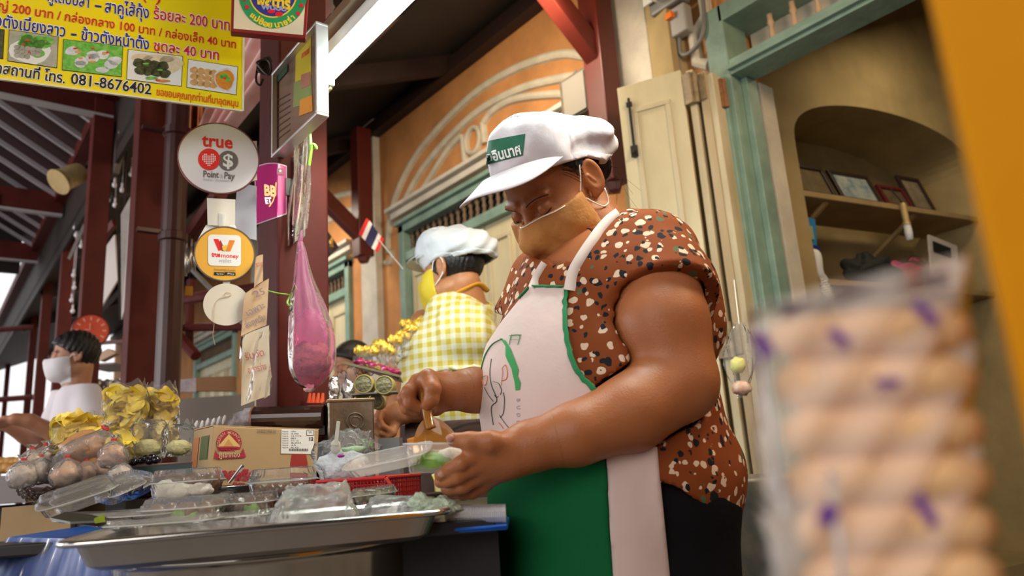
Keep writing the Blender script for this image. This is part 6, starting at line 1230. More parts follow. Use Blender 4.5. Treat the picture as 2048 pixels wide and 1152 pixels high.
# blue plastic covered corner, left
m_bluec = mat('blue_cloth', (.01, .06, .30), .35, col2=(.02, .12, .45), nscale=8)
bc = thing('covered_stand', 'low stand draped in blue cloth under crinkled clear plastic at the left corner', 'stand', hp(60, 1152, 1.15)*np.array([1, 1, 0]))
def drape(off, am, sd):
    def fn(u, v):
        x = 4+230*u; y = 1072-8*math.sin(u*3)+(20*u*0); p = hp(18+215*u, 1074+6*u, 1.22-.20*u); q = p*np.array([1, 1, 0])+UP*(p[2]-.55*v); out = -NH*(.05+.22*(1-u))*min(v*1.5, 1)-RH*.05*v*(1-u)
        return q+out-NH*(off+am*math.sin(u*34+v*4+sd)*min(1, v*4)+.004*noise.noise(Vector((u*20, v*9, sd))))
    return MB().grid(fn, 60, 24)
build(drape(0, .005, 0), 'blue_cloth', m_bluec, bc, smooth=True); build(drape(.008, .004, 2), 'clear_cover', film('cover_film', (.35, .42, .6), .80, .30, .5, 9, .10), bc, smooth=True)
def topf(u, v): a = hp(18+215*u, 1074+6*u, 1.22-.20*u); return a+NH*.35*v+RH*.02*v
build(MB().grid(topf, 20, 6), 'cover_top', m_bluec, bc, smooth=True)
# carton with red printing
def carton():
    P = [hp(427, 852, 1.42), hp(638, 860, 1.56)]
    U = nrm(P[1]-P[0]); N = nrm(np.cross(U, UP)); N = N if N@(CAM-P[0]) > 0 else -N; VU = nrm(np.cross(N, U)); VU = VU if VU[2] > 0 else -VU; w = np.linalg.norm(P[1]-P[0]); top = 0.; bot = -.136
    o = P[0]; cc = o+U*w/2-N*.062; t_ = thing('cardboard_carton', 'brown cardboard carton printed in red with a mountain emblem, white label at its corner', 'carton', cc+VU*bot)
    m_c = mat('cardboard', (.50, .34, .17), .8, noise_amt=.12, nscale=4, bump=.1, bscale=20); D = .124
    build(MB().box(cc+VU*(top+bot)/2, (w, D, top-bot), (U, -N, VU)), 'carton_body', m_c, t_, bevel=.002)
    build(MB().box(cc+VU*(top+.0015)+N*.031, (w+.002, D/2-.004, .002), (U, -N, VU)).box(cc+VU*(top+.0015)-N*.031, (w+.002, D/2-.004, .002), (U, -N, VU)), 'flap', m_c, t_)
    pl = Pl(o+VU*top+N*.0006, N); c_cr = mat('carton_crimson', (.42, .02, .05), .7); c_ye = mat('carton_gold', (.72, .50, .16), .7); k = 1
    cx, cy = 458, 886
    ring(pl, cx, cy, 25, 26, c_cr, t_, 'emblem', .0004)
    pl.quad([(436, 893), (458, 868), (481, 893)], c_ye, t_, 'mountain', .0004, .0014); pl.quad([(447, 893), (457, 878), (468, 893)], mat('carton_orange', (.62, .30, .10), .7), t_, 'peak', .0004, .0018)
    for i in range(3): build(MB().tube([pl.at(438+i*2+4*j, 896+i*3+1.2*(j % 2), .0018) for j in range(10-i)], .0006, 4), 'wave_line', c_cr, t_)
    pl.quad([(434, 908), (484, 905), (486, 896), (492, 914), (482, 916), (436, 918), (428, 916), (432, 898)], c_cr, t_, 'ribbon', .0004, .0014); pl.quad([(436, 909), (482, 906), (480, 900), (438, 903)], m_c, t_, 'ribbon_gap', .0003, .0018)
    pl.line('ภูเขาทอง', (438, 911), (480, 910), 10, mat('carton_pale', (.62, .45, .26), .7), t_, bold=.0003, off=.0022)
    for i, ch in enumerate('GOLDEN MOUNTAIN'):
        a = math.radians(-195+i*15); x, y = cx+20.5*math.cos(a), cy+20.5*math.sin(a)
        if ch != ' ':
            p = pl.at(x, y, .0018); e = pl.at(x-3*math.sin(a), y+3*math.cos(a), .0018); u_ = nrm(e-p); text(ch, .0075, p, u_, np.cross(N, u_), N, mat('carton_pale'), t_, 'emblem_letter', .0001, lift=0)
    pl.line('ซอสพริก', (429, 949), (510, 952), 22, c_cr, t_, bold=.0012); pl.line('ตรา', (465, 969), (490, 971), 13, c_cr, t_, bold=.0006)
    pl.line('210222 MA 01', (515, 863), (552, 864), 7, mat('stamp_grey', (.15, .12, .1), .8), t_)
    pl.quad([(563, 858), (629, 859), (628, 908), (562, 907)], c_wht, t_, 'white_label', .0004, .0008)
    ink = mat('ink_black')
    for i in range(8): pl.line('Product No.', (565, 863+4.6*i), (577, 863+4.6*i), 3, ink, t_, 'label_text'); pl.line(['1-3456-A', '2.00', '12 PCS', 'B-8000-220', '31/12', '600', '45', 'KG'][i], (582, 863+4.6*i), (592+(i % 3)*5, 863+4.6*i), 3, ink, t_, 'label_text')
    pl.quad([(613, 860), (628, 860), (628, 871), (613, 871)], ink, t_, 'label_cell', .0002, .0014); pl.quad([(614, 861), (627, 861), (627, 870), (614, 870)], c_wht, t_, 'label_cell', .0002, .0018); pl.line('W', (617, 865), (624, 865), 6, ink, t_, off=.0022); pl.line('12', (618, 878), (626, 878), 7, ink, t_, off=.0016, bold=.0003)
    bc_ = MB()
    for i in range(22):
        x = 579+1.7*i; bc_.prism([pl.at(x, 897, .0016), pl.at(x+.5+.6*(i % 3 == 0), 897, .0016), pl.at(x+.5+.6*(i % 3 == 0), 902, .0016), pl.at(x, 902, .0016)], N*.0001)
    build(bc_, 'barcode', ink, t_)
    pl.quad([(584, 908), (612, 908), (615, 925), (616, 978), (580, 976), (581, 925)], mat('carton_bottle_red', (.36, .035, .025), .7), t_, 'printed_bottle', .0003, .0006); pl.quad([(581, 935), (616, 936), (616, 946), (581, 945)], mat('carton_pale'), t_, 'printed_bottle_label', .0002, .0012)
    # end face
    r2 = Pl(o+VU*top-U*.0006, -U); 
    pe = lambda a, z: o+VU*(top+z)-N*a-U*.001
    build(MB().prism([pe(.018, -.016), pe(.068, -.016), pe(.068, -.062), pe(.018, -.062)], U*.0005).prism([pe(.021, -.019), pe(.065, -.019), pe(.065, -.059), pe(.021, -.059)], -U*.0006), 'printed_square', mat('stamp_green', (.12, .14, .05), .8), t_)
    build(MB().prism([pe(.080, -.016), pe(.115, -.016), pe(.115, -.075), pe(.080, -.075)], -U*.0005), 'printed_panel', mat('stamp_orange', (.55, .22, .08), .8), t_)
    return cc*np.array([1, 1, 0]), nrm(U*np.array([1, 1, 0])), N, P[0][2], min(cc[2], (P[1])[2])-.150
CC, CU, CN, ctop, cbot = carton()
# riser counter carrying the carton and trays behind
rs = thing('rear_counter', 'dark rear counter board under the carton, baskets and trays', 'counter', np.array([*CC[:2], 0]))
build(MB().box(CC+UP*(cbot-.02)+CU*.08-CN*.22, (.74, .46, .035), (CU, -CN, UP)), 'counter_top', m_blk, rs, bevel=.004); build(MB().box(CC+UP*(cbot-.04)*.5+CU*.08-CN*.26, (.66, .34, cbot-.04), (CU, -CN, UP)), 'counter_base', m_dark, rs)
# items poking out of the carton: little sealed sachets
for i in range(11):
    x = 392+5.6*i+(14 if i > 6 else 0)*0; p = hp(x, 852-1.2*i+rr.uniform(-3, 2), 1.62); s_ = lump('sachet', p, (.004, .004, .011), m_bag if i % 2 else mat('sachet_white', (.75, .68, .66), .35), i*3.1, 'small sealed sachet behind the brown carton, '+ORD[i]+' from the left', 'sachet', .3, (RH, NH, nrm(UP+RH*.2)), 10, 8, group='sachets behind the carton')
# thick dark roll and round pipe resting on the carton
ro = thing('plastic_roll', 'dark brown glossy roll of plastic with a silvery crumpled end lying behind the carton', 'roll', hp(560, 845, 1.75))
build(MB().tube([hp(508, 838, 1.655), hp(650, 834, 1.64)], .027, 20), 'roll', mat('roll_brown', (.035, .014, .010), .22, coat=.5), ro, smooth=False)
build(MB().tube(curve([hp(508, 838, 1.655), hp(490, 841, 1.65), hp(470, 848, 1.645), hp(456, 854, 1.64)]), [.027]*6+[.023]*6+[.016]*6+[.010], 18), 'crumpled_end', mat('silver_brown_film', (.20, .15, .14), .25, col2=(.5, .47, .5), nscale=30, bump=.8, bscale=50), ro, smooth=True)
build(MB().tube([hp(506, 838, 1.655), hp(509, 838, 1.655)], .0285, 20), 'band', mat('copper_band', (.35, .14, .06), .4), ro)
tag(build(MB().box(hp(580, 866, 1.655), (.17, .05, .02), (RH, NH, UP)), 'brown_block', m_dark), 'dark brown block under the glossy roll behind the carton', 'block')
# square metal tin with embossed rosettes
a, b = hp(655, 802, 1.62), hp(748, 799, 1.66); U = nrm((b-a)*np.array([1, 1, 0])); V = np.cross(UP, U); V = V if V@NH > 0 else -V; hh = .20; w = np.linalg.norm((b-a)[:2]); mC = (a+b)/2*np.array([1, 1, 0])
tn_ = thing('metal_tin', 'tall square metal tin with embossed rosettes and rusty edges', 'tin', np.array([*(mC+V*w/2)[:2], a[2]-hh])); m_tin = mat('tin_metal', (.42, .38, .30), .32, metal=1., noise_amt=.5, nscale=9, bump=.15)
build(MB().box(mC+V*w/2+UP*(a[2]-hh/2), (w, w, hh), (U, V, UP)), 'tin_body', m_tin, tn_, bevel=.004); build(MB().frame(mC+V*w/2+UP*a[2], U, V, w+.004, w+.004, .006, .008, UP), 'rolled_edge', mat('tin_edge', (.25, .17, .10), .4, metal=.8), tn_, bevel=.002)
tp = Pl(mC+UP*a[2]-V*.0005, -V); 
for x, y in ((711, 843), (700, 905)): build(MB().tube([tp.at(x+17*math.cos(t), y+17*math.sin(t), .001) for t in np.linspace(0, 2*PI, 25)[:-1]], .0016, 6, closed=True).tube([tp.at(x+10*math.cos(t), y+10*math.sin(t), .001) for t in np.linspace(0, 2*PI, 25)[:-1]], .0012, 6, closed=True), 'rosette', mat('tin_dark', (.10, .08, .06), .4, metal=.6), tn_)
tag(build(MB().box(hp(783, 950, 1.76), (.05, .05, .17), (RH, NH, UP)), 'grey_box', mat('slate_grey', (.16, .16, .17), .5)), 'tall slate grey box with small print right of the metal tin', 'box')
# pink sweets on a tray and gold-tied bags
m_fl = mat('sweet_magenta', (.22, .004, .04), .3, col2=(.45, .02, .14), nscale=40, coat=.6)
ps = thing('sweet_tray', 'thin tray of shiny magenta sweets under film beside the yellow blouse', 'tray', hp(750, 752, 1.85))
build(MB().prism([hp(684, 722, 1.78), hp(800, 750, 1.88), hp(806, 762, 2.05), hp(700, 726, 2.1)], -UP*.006), 'tray', mat('tray_olive', (.20, .17, .10), .4), ps)
for i in range(7): lump('sweet', hp(720+12*i, 724+3.6*i, 1.92+.02*(i % 2)), (.016, .022, .010), m_fl, i*1.7, '', '', .25, (RH, NH, UP), 14, 10, parent=ps)
build(MB().grid(lambda u, v: hp(706+92*u, 719+28*u-10*math.sin(PI*u)+14*v, 1.86+.1*(1-v)+.006*math.sin(u*22+v*9)), 22, 8), 'cling_film', film('cling_pink', (.95, .75, .82), .8, .08, 1., 60), ps, smooth=True)
m_gold = mat('gold_ribbon', (.85, .55, .08), .22, metal=.5, bump=.5, bscale=90)
gpos = [(724, 700, 2.05), (742, 700, 2.05), (760, 688, 2.1), (775, 698, 2.1), (790, 678, 2.15), (806, 668, 2.2), (822, 656, 2.2), (838, 648, 2.25), (850, 640, 2.3), (812, 646, 2.3)]
for i, (x, y, H) in enumerate(gpos):
    g = thing('gift_bag', 'clear bag tied with a shiny gold bow behind the magenta tray, '+ORD[i]+' of the row', 'bag', hp(x, y+30, H), 'gold-tied clear bags behind the magenta sweets')
    for j in range(4): lump('gold_loop', hp(x-7+5*j, y+3*(j % 2), H), (.012, .010, .014), m_gold, i+j*2.2, '', '', .6, (RH, NH, UP), 12, 8, parent=g)
    lump('bag', hp(x, y+26, H), (.026, .022, .034), m_bag, i*2.3, '', '', .3, (RH, NH, UP), 18, 12, parent=g)
m_bam = mat('bamboo_skin', (.40, .33, .10), .5); m_bamc = mat('roll_filling', (.30, .27, .15), .6, col2=(.12, .12, .06), nscale=110, bump=.6, bscale=120)
for i, (x, y) in enumerate([(727, 768), (768, 770), (724, 803), (752, 803)]):
    k = 24; c = hp(x, y, 1.74 if i < 2 else 1.79); t_ = thing('round_snack', ['round sliced seaweed roll, upper left of four under the magenta tray', 'round sliced seaweed roll, upper right of four under the magenta tray', 'round sliced seaweed roll just above the metal tin', 'round sliced seaweed roll at the right, above the slate grey box'][i], 'roll', c-UP*.024); r = .023*(1 if i < 2 else .8)
    ax_ = (RH, UP, -NH); build(MB().lathe([(r*.86, -.003), (r*.9, .002), (r, 0), (r*1.02, -.012), (r, -.045), (r*.85, -.047)], c, ax_, 28), 'wrapper', m_bam, t_, smooth=True); build(MB().lathe([(r*.86, .0), (r*.5, .003), (.0005, .004)], c, ax_, 28), 'filling', m_bamc, t_, smooth=True)
tag(build(MB().box(hp(752, 788, 1.77), (.11, .06, .003), (RH, NH, UP)), 'shelf_sheet', m_grey), 'thin grey sheet between the two layers of round rolls', 'sheet')
for i, (x, y) in enumerate([(668, 778), (684, 765), (697, 782), (702, 756), (660, 796), (688, 796)]):
    lump('silver_packet', hp(x, y, 1.78+.02*(i % 2)), (.016, .012, .030), mat('silver_foil', (.72, .70, .68), .16, metal=.9, bump=1., bscale=60) if i % 2 == 0 else m_bag, i*4.4, ['shiny foil packet lowest at the left by the pink bag', 'clear crinkled packet behind the pink bag', 'shiny foil packet beside the round rolls', 'clear crinkled packet highest behind the round rolls', 'shiny foil packet just above the tin corner', 'clear crinkled packet above the tin'][i], 'packet', .4, (RH, NH, UP), 14, 12)
for i, x in enumerate((618, 626, 635, 644)): tag(build(MB().tube([hp(x, 806, 1.72), hp(x+2, 786, 1.72)], [.006, .003], 8), 'red_stick', mat('orange_red_stick', (.75, .10, .03), .4)), 'small orange-red stick end below the pink bag, '+ORD[i]+' from the left', 'stick', 'orange-red sticks below the pink bag')
# ice bag, plastic spoon, red basket
ib = thing('ice_bag', 'crinkled clear bag of white ice with small purple print, in front of the metal tin', 'bag', hp(690, 960, 1.45))
lump('bag', hp(688, 922, 1.45), (.058, .035, .050), m_bag, 21, '', '', .35, (RH, NH, UP), 36, 24, parent=ib); lump('contents', hp(686, 934, 1.46), (.048, .028, .034), mat('ice_white', (.72, .76, .78), .3, bump=.8, bscale=60), 23, '', '', .3, (RH, NH, UP), 24, 16, parent=ib)
lump('bag_top', hp(700, 890, 1.47), (.052, .03, .026), m_bag, 29, '', '', .5, (RH, NH, UP), 30, 18, parent=ib); lump('green_bit', hp(705, 900, 1.46), (.028, .012, .008), mat('pale_green', (.35, .55, .25), .5), 5, '', '', .3, (RH, NH, UP), 14, 8, parent=ib)
build(MB().ell(hp(682, 912, 1.40), (.007, .002, .003), (RH, NH, UP)).box(hp(700, 925, 1.40), (.006, .002, .003), (RH, NH, UP)), 'purple_print', mat('purple_ink', (.35, .02, .30), .5), ib)
psn = thing('plastic_spoon', 'pale plastic spoon handle standing in the ice bag', 'spoon', hp(674, 892, 1.44)); build(MB().prism([hp(673, 842, 1.42), hp(680, 843, 1.42), hp(675, 892, 1.42), hp(667, 891, 1.42)], NH*.003), 'handle', mat('pale_plastic', (.62, .60, .50), .35), psn, bevel=.0008); build(MB().ell(hp(671, 894, 1.43), (.010, .003, .014), (RH, NH, UP)), 'bowl', mat('pale_plastic'), psn, smooth=True)
rb = thing('red_basket', 'small red plastic basket with a grid of holes under the ice bag', 'basket', hp(705, 985, 1.42)); m_rb = mat('basket_red', (.50, .012, .012), .35)
A_, B_, D_ = hp(632, 965, 1.42), hp(772, 956, 1.36), .12; Ub = nrm((B_-A_)*np.array([1, 1, 0])); wb = np.linalg.norm((B_-A_)[:2]); zb_ = (A_[2]+B_[2])/2; Vb = np.cross(UP, Ub); Vb = Vb if Vb@NH > 0 else -Vb; o = A_*np.array([1, 1, 0])
rim = MB(); cs_ = [o, o+Ub*wb, o+Ub*wb+Vb*D_, o+Vb*D_]
for i in range(4): rim.tube([cs_[i]+UP*zb_, cs_[(i+1) % 4]+UP*zb_], .004, 8)
for i in range(4):
    a, b = cs_[i], cs_[(i+1) % 4]; n_ = int(np.linalg.norm(b-a)/.0075)
    for j in range(n_+1): rim.box(a+(b-a)*j/n_+UP*(zb_-.025), (.0022, .0022, .05), (Ub, Vb, UP))
    for z in (-.010, -.019, -.028, -.042): rim.box((a+b)/2+UP*(zb_+z), (np.linalg.norm(b-a), .0022, .0025), (nrm(b-a), np.cross(UP, nrm(b-a)), UP))
rim.box(o+Ub*wb/2+Vb*D_/2+UP*(zb_-.05), (wb, D_, .003), (Ub, Vb, UP)); build(rim, 'basket_weave', m_rb, rb); build(MB().tube(curve([o+Ub*wb+UP*zb_, o+Ub*(wb+.012)+UP*(zb_-.02), o+Ub*(wb+.006)+UP*(zb_-.045)]), .004, 8), 'handle', m_rb, rb, smooth=True)
# crumpled milky bag and second one, towel, blue lids
def crumple(px0, px1, py0, py1, H, dep_, m_, label, sd, amp=.6):
    c = (hp(px0, py1, H)+hp(px1, py1, H))/2+NH*dep_; k = mpp((px0+px1)/2, py1, H); w = (px1-px0)*k/2; h = (py1-py0)*k
    def fn(u, v):
        a = 2*PI*u; r = 1-.38*v; q = Vector((math.cos(a)*2, math.sin(a)*2, v*2.5+sd)); n_ = noise.noise(q*1.2)*amp+noise.noise(q*3.1)*amp*.5
        x = math.copysign(abs(math.cos(a))**.9, math.cos(a))*w*r*(1+n_*.22); y = math.sin(a)*dep_*r*(1+n_*.5); z = h*(v**.8)*(1+.35*n_*v)
        return c+RH*x+NH*y+UP*z
    mb = MB().grid(fn, 56, 16, True); n = 16; mb.f.append(tuple(i*n+n-1 for i in range(56))); o = build(mb, 'plastic_bag', m_, smooth=True); tag(o, label, 'plastic bag'); return o
crumple(518, 702, 977, 1042, 1.02, .05, m_bagm, 'crumpled milky plastic bag lying just behind the steel tray', 3.)
crumple(700, 872, 998, 1035, 1.02, .05, m_bagm, 'flatter milky plastic bag between the first bag and the green towel', 8.)
tw_ = thing('towel', 'pale mint green towel bunched at the tray end', 'towel', hp(870, 1020, 1.05)); m_tw = mat('towel_mint', (.62, .74, .56), .95, bump=1., bscale=160)
for i, (x, y, w, h) in enumerate([(845, 1005, .018, .011), (872, 1010, .020, .009), (898, 1014, .015, .009), (858, 1018, .022, .008)]): lump('fold', hp(x, y, 1.01), (w, .02, h), m_tw, i*5.+2, '', '', .5, (nrm(RH+UP*.2*(1 if i % 2 else -1)), NH, UP), 20, 12, parent=tw_)
bl_ = thing('lid_stack', 'nested stack of ribbed clear lids lying on a blue tray beside the apron', 'lids', hp(945, 1060, 1.0)); a, b = hp(890, 1048, 1.0), hp(1012, 1046, .98)
m_rib = film('ribbed_plastic', (.9, .9, .92), .35, .2, .2)
for i in range(30):
    p = a+(b-a)*((i+.5)/30)+NH*.04; k = mpp(950, 1040, 1.); build(MB().tube(curve([p-UP*.006, p-UP*.004-NH*.03+UP*.006, p-NH*.028+UP*.018, p+UP*.020, p+NH*.02+UP*.015], 3), .0021, 5), 'lid_edge', m_rib, bl_)
build(MB().box((a+b)/2+NH*.045+UP*.004, (np.linalg.norm(b-a), .055, .022), (nrm(b-a), NH, UP)), 'lids_body', m_rib, bl_); 
bt_ = thing('blue_tray', 'bright blue plastic tray under the ribbed lids', 'tray', hp(945, 1068, 1.0)); build(MB().prism([hp(886, 1058, 1.0), hp(1014, 1050, .97), hp(1016, 1060, .98), hp(888, 1068, 1.0)], NH*.14), 'tray', mat('tray_blue', (.02, .15, .70), .35), bt_, bevel=.002)
# black wire basket with small bags
bk = thing('wicker_tray', 'shallow black wicker tray of small knotted food bags', 'tray', hp(150, 1000, 1.42)); a, b = hp(6, 980, 1.45), hp(272, 972, 1.40); c = (a+b)/2+NH*.10; rx = np.linalg.norm(b-a)/2
wk = MB(); m_wk = mat('wicker_black', (.045, .022, .012), .25, coat=.3)
build(MB().lathe([(rx*1.02, .0), (rx, -.004), (rx*.86, -.020), (rx*.66, -.030), (.001, -.031)], c, (RH, NH, UP), 48, 1, .72), 'tray_bowl', m_wk, bk, smooth=True)
for r_s, z in ((1.02, .002), (1.0, -.004), (.95, -.010), (.90, -.016), (.82, -.022)): wk.tube([c+RH*rx*r_s*math.cos(t)+NH*rx*r_s*.72*math.sin(t)+UP*(z+.002*math.sin(t*40)) for t in np.linspace(0, 2*PI, 97)[:-1]], .0032, 5, closed=True)
for i in range(72): t = 2*PI*i/72; d_ = RH*math.cos(t)+NH*.72*math.sin(t); wk.tube([c+d_*rx*1.02+UP*.004, c+d_*rx*.9-UP*.015, c+d_*rx*.68-UP*.030], .0018, 4)
build(wk, 'weave', m_wk, bk, kind='stuff')
ft_ = thing('basket_foot', 'cardboard box and dark stand under the wicker tray', 'stand', hp(90, 1030, 1.46)); build(MB().box(hp(110, 1032, 1.55)-UP*.03, (.14, .12, .11), (RH, NH, UP)), 'cardboard', mat('cardboard'), ft_); build(MB().box(hp(150, 1040, 1.6)-UP*.10, (.42, .2, .10), (RH, NH, UP)), 'dark_base', m_blk, ft_)
m_rubber = mat('rubber_red', (.65, .03, .02), .5); m_foodo = mat('sauce_orange', (.55, .22, .06), .45, col2=(.7, .45, .25), nscale=50); m_foodw = mat('bag_pale', (.70, .62, .55), .4, col2=(.55, .42, .32), nscale=40)
def kbag(x, y, r, m_, label, sd, H=1.45, tall=1., col=m_rubber, tip=(0., 1.)):
    """small bag: food ball, gathered neck with a rubber band, flared top"""
    c = hp(x, y, H); t_ = thing('knotted_bag', label, 'food bag', c-UP*r, 'knotted food bags on the wicker tray'); up = nrm(UP*tip[1]+RH*tip[0])
    del t_['group']
    lump('food', c, (r*.84, r*.8, r*.70*tall), m_, sd, '', '', .45, (nrm(np.cross(NH, up))*-1, NH, up), 18, 12, parent=t_)
    def fn(u, v):
        a = 2*PI*u; prof = [(.05, -1.02), (.8, -.85), (1.04, -.2), (.98, .35), (.62, .8), (.25, 1.05), (.13, 1.18), (.28, 1.35), (.45, 1.55)]; t = v*8; i = min(int(t), 7); q = t-i
        R0 = prof[i][0]*(1-q)+prof[i+1][0]*q; Z = prof[i][1]*(1-q)+prof[i+1][1]*q; R0 *= 1+.10*math.sin(a*7+sd)*(v > .4)+.16*noise.noise(Vector((math.cos(a)*2, math.sin(a)*2, v*4+sd)))
        return c+RH*math.cos(a)*R0*r+NH*math.sin(a)*R0*r+up*Z*r*tall
    build(MB().grid(fn, 28, 20, True), 'bag', m_bagk, t_, smooth=True)
    build(MB().lathe([(r*.16, -.003), (r*.22, 0), (r*.16, .003)], c+up*r*1.18*tall, (np.cross(up, NH), NH, up), 12), 'rubber_band', col, t_)
    return t_
for i, a_ in enumerate([(45, 958, .026, m_foodw, 'pale bag at the far left of the wicker tray'), (78, 950, .026, m_foodw, 'pale bag second from the left on the wicker tray'), (106, 948, .027, m_foodw, 'pale knotted bag with a bright red band, third from the left'), (132, 955, .028, m_foodo, 'orange-brown bag low in the middle of the wicker tray'), (170, 958, .026, m_foodo, 'orange-brown bag right of the middle of the wicker tray'), (205, 945, .030, m_foodo, 'larger brown sauce bag in front of the yellow crisps'), (240, 958, .024, m_foodw, 'pale bag at the right end of the wicker tray'), (62, 930, .022, m_foodw, 'upper pale knotted bag, leftmost of the top layer'), (90, 922, .022, m_foodw, 'upper white knotted bag, highest on the left'), (226, 918, .026, m_foodo, 'brown bag with a red band in front of the small crisp bag')]):
    kbag(a_[0], a_[1]-7, a_[2], a_[3], a_[4], i*3.3, 1.45+.03*(i % 3))
kbag(165, 905, .045, mat('sauce_brown', (.45, .20, .07), .35, col2=(.6, .33, .15), nscale=30), 'long brown sauce bag leaning up with a red band at its top', 44., 1.50, 1.2, tip=(.75, .8))
# crisp bags
m_crisps = [mat('crisp_yellow%d' % i, c_, .5) for i, c_ in enumerate(((.90, .70, .08), (.80, .56, .03), (.94, .80, .22)))]
crisp_me = []
for k_ in range(3):
    mb = MB().grid(lambda u, v: ((u-.5)*.05*math.cos(0)*1.0*(1-.3*abs(2*v-1)**3), (v-.5)*.042*(1-.3*abs(2*u-1)**3), .012*math.cos((u-.5)*3.2+k_)*(.5+k_*.2)+.004*math.sin(v*7+k_)), 6, 5)
    me = bpy.data.meshes.new('crisp'); me.from_pydata([tuple(v) for v in mb.v], [], mb.f); me.materials.append(m_crisps[k_]); me.polygons.foreach_set('use_smooth', [True]*len(me.polygons)); crisp_me.append(me)
def crispbag(x0, x1, y0, y1, H, label, n, lean=0., m_=m_bag, dep_=.035, sz=1., food=None, topr=.12):
    a = hp(x0, y1, H); b = hp(x1, y1, H); k = mpp((x0+x1)/2, y1, H); w = np.linalg.norm(b-a)/2; h = (y1-y0)*k/.97; c = (a+b)/2; up = nrm(UP+RH*lean); t_ = thing('crisp_bag', label, 'crisp bag', c)
    def fn(u, v):
        q = 2*PI*u; sx = math.copysign(abs(math.cos(q))**.6, math.cos(q)); sy = math.copysign(abs(math.sin(q))**.8, math.sin(q)); th = dep_*min(1, .25+v*5)*min(1, (1-v)*3.2+.06)
        ww = w*(1+.03*math.sin(v*14+x0))*(1 if v < .80 else 1-(v-.80)*.9)
        return c+RH*sx*ww*(1)+NH*sy*th*(1+.12*noise.noise(Vector((sx*2, sy*2+v*6, x0))))+up*h*v+up*.006*math.sin(u*40)*(v > .93)
    build(MB().grid(fn, 44, 26, True), 'bag', m_, t_, smooth=True)
    q = random.Random(x0)
    for i in range(n):
        v = (i+.5)/n*(.80); o = bpy.data.objects.new('crisp', crisp_me[i % 3]); COL.objects.link(o); o.parent = t_; p = c+RH*q.uniform(-.78, .78)*w*.85+NH*q.uniform(-.8, .35)*dep_*.8+up*(h*v+.008)
        o.location = p-c; s_ = sz*q.uniform(.75, 1.1); o.scale = (s_, s_, s_); o.rotation_euler = (q.uniform(.2, 2.9), q.uniform(-.9, .9), q.uniform(-.9, .9)+math.atan2(NH[1], NH[0])-PI/2)
    if food: lump('filling', c+up*h*.25, (w*.8, dep_*.7, h*.22), food, x0, '', '', .2, (RH, NH, UP), 20, 12, parent=t_)
    return t_
crispbag(206, 290, 766, 905, 1.66, 'tall clear bag of yellow petal crisps, left of the tall pair', 110, dep_=.04, sz=.85)
crispbag(284, 350, 770, 905, 1.72, 'tall clear bag of yellow petal crisps, right of the tall pair', 90, dep_=.04, sz=.85)
crispbag(104, 196, 832, 922, 1.54, 'wide clear bag of large yellow crisps leaning at the left', 46, lean=.10, dep_=.04, sz=1.05)
crispbag(200, 262, 880, 928, 1.54, 'low clear bag of yellow crisps behind the knotted bags', 30, dep_=.035)
m_floss = mat('pale_noodles', (.74, .68, .32), .5, col2=(.6, .52, .2), nscale=60, bump=.6, bscale=120)
crispbag(262, 330, 838, 918, 1.58, 'clear bag of pale yellow shreds above the dark olives', 0, dep_=.03, food=m_floss)
crispbag(326, 388, 846, 912, 1.56, 'clear bag of pale shreds on an orange base beside the carton', 0, dep_=.03, food=m_floss)
gt_ = thing('green_tray', 'dark green melamine tray with black olives on its edge', 'tray', hp(330, 930, 1.50)); U = nrm(hp(424, 922, 1.5)*np.array([1, 1, 0])-hp(240, 932, 1.5)*np.array([1, 1, 0]))
g0 = hp(240, 934, 1.50); g1 = hp(420, 922, 1.50); build(MB().prism([g0, g1, g1-UP*.003-RH*.0, g0-UP*.003], NH*.20).prism([g0, g1, g1-UP*.022-RH*.025, g0-UP*.022+RH*.02], NH*.004), 'tray', mat('tray_green', (.025, .06, .05), .3), gt_, bevel=.001); build(MB().tube([g0, g1], .0025, 6), 'rim', mat('tray_rim', (.25, .16, .12), .4), gt_)
for i, (x, y) in enumerate([(268, 924), (283, 921), (292, 917), (304, 915), (312, 920), (300, 922)]): tag(build(MB().ell(hp(x, y, 1.50), (.010, .010, .008), (RH, NH, UP), 14, 10), 'black_olive', mat('olive_black', (.008, .006, .010), .12, coat=.6), smooth=True), 'glossy black olive-like sweet on the green tray edge, '+ORD[i]+' from the left', 'olive', 'black olives on the green tray')
# steel pan and spoon between the boxes and the carton
pn = thing('steel_bowl', 'steel bowl with a spoon standing in it in front of the carton', 'bowl', hp(430, 980, 1.36)); pcx = hp(432, 976, 1.33); build(MB().lathe([(.036, -.03), (.055, -.026), (.066, -.002), (.070, 0), (.068, .003), (.062, -.004), (.05, -.022), (.001, -.024)], pcx, (RH, NH, UP), 36), 'bowl', mat('bowl_steel', (.42, .40, .38), .2, metal=1.), pn, smooth=True)
build(MB().tube([hp(458, 966, 1.34), hp(486, 930, 1.34)], [.0022, .0035], 8), 'spoon_handle', m_steel, pn)
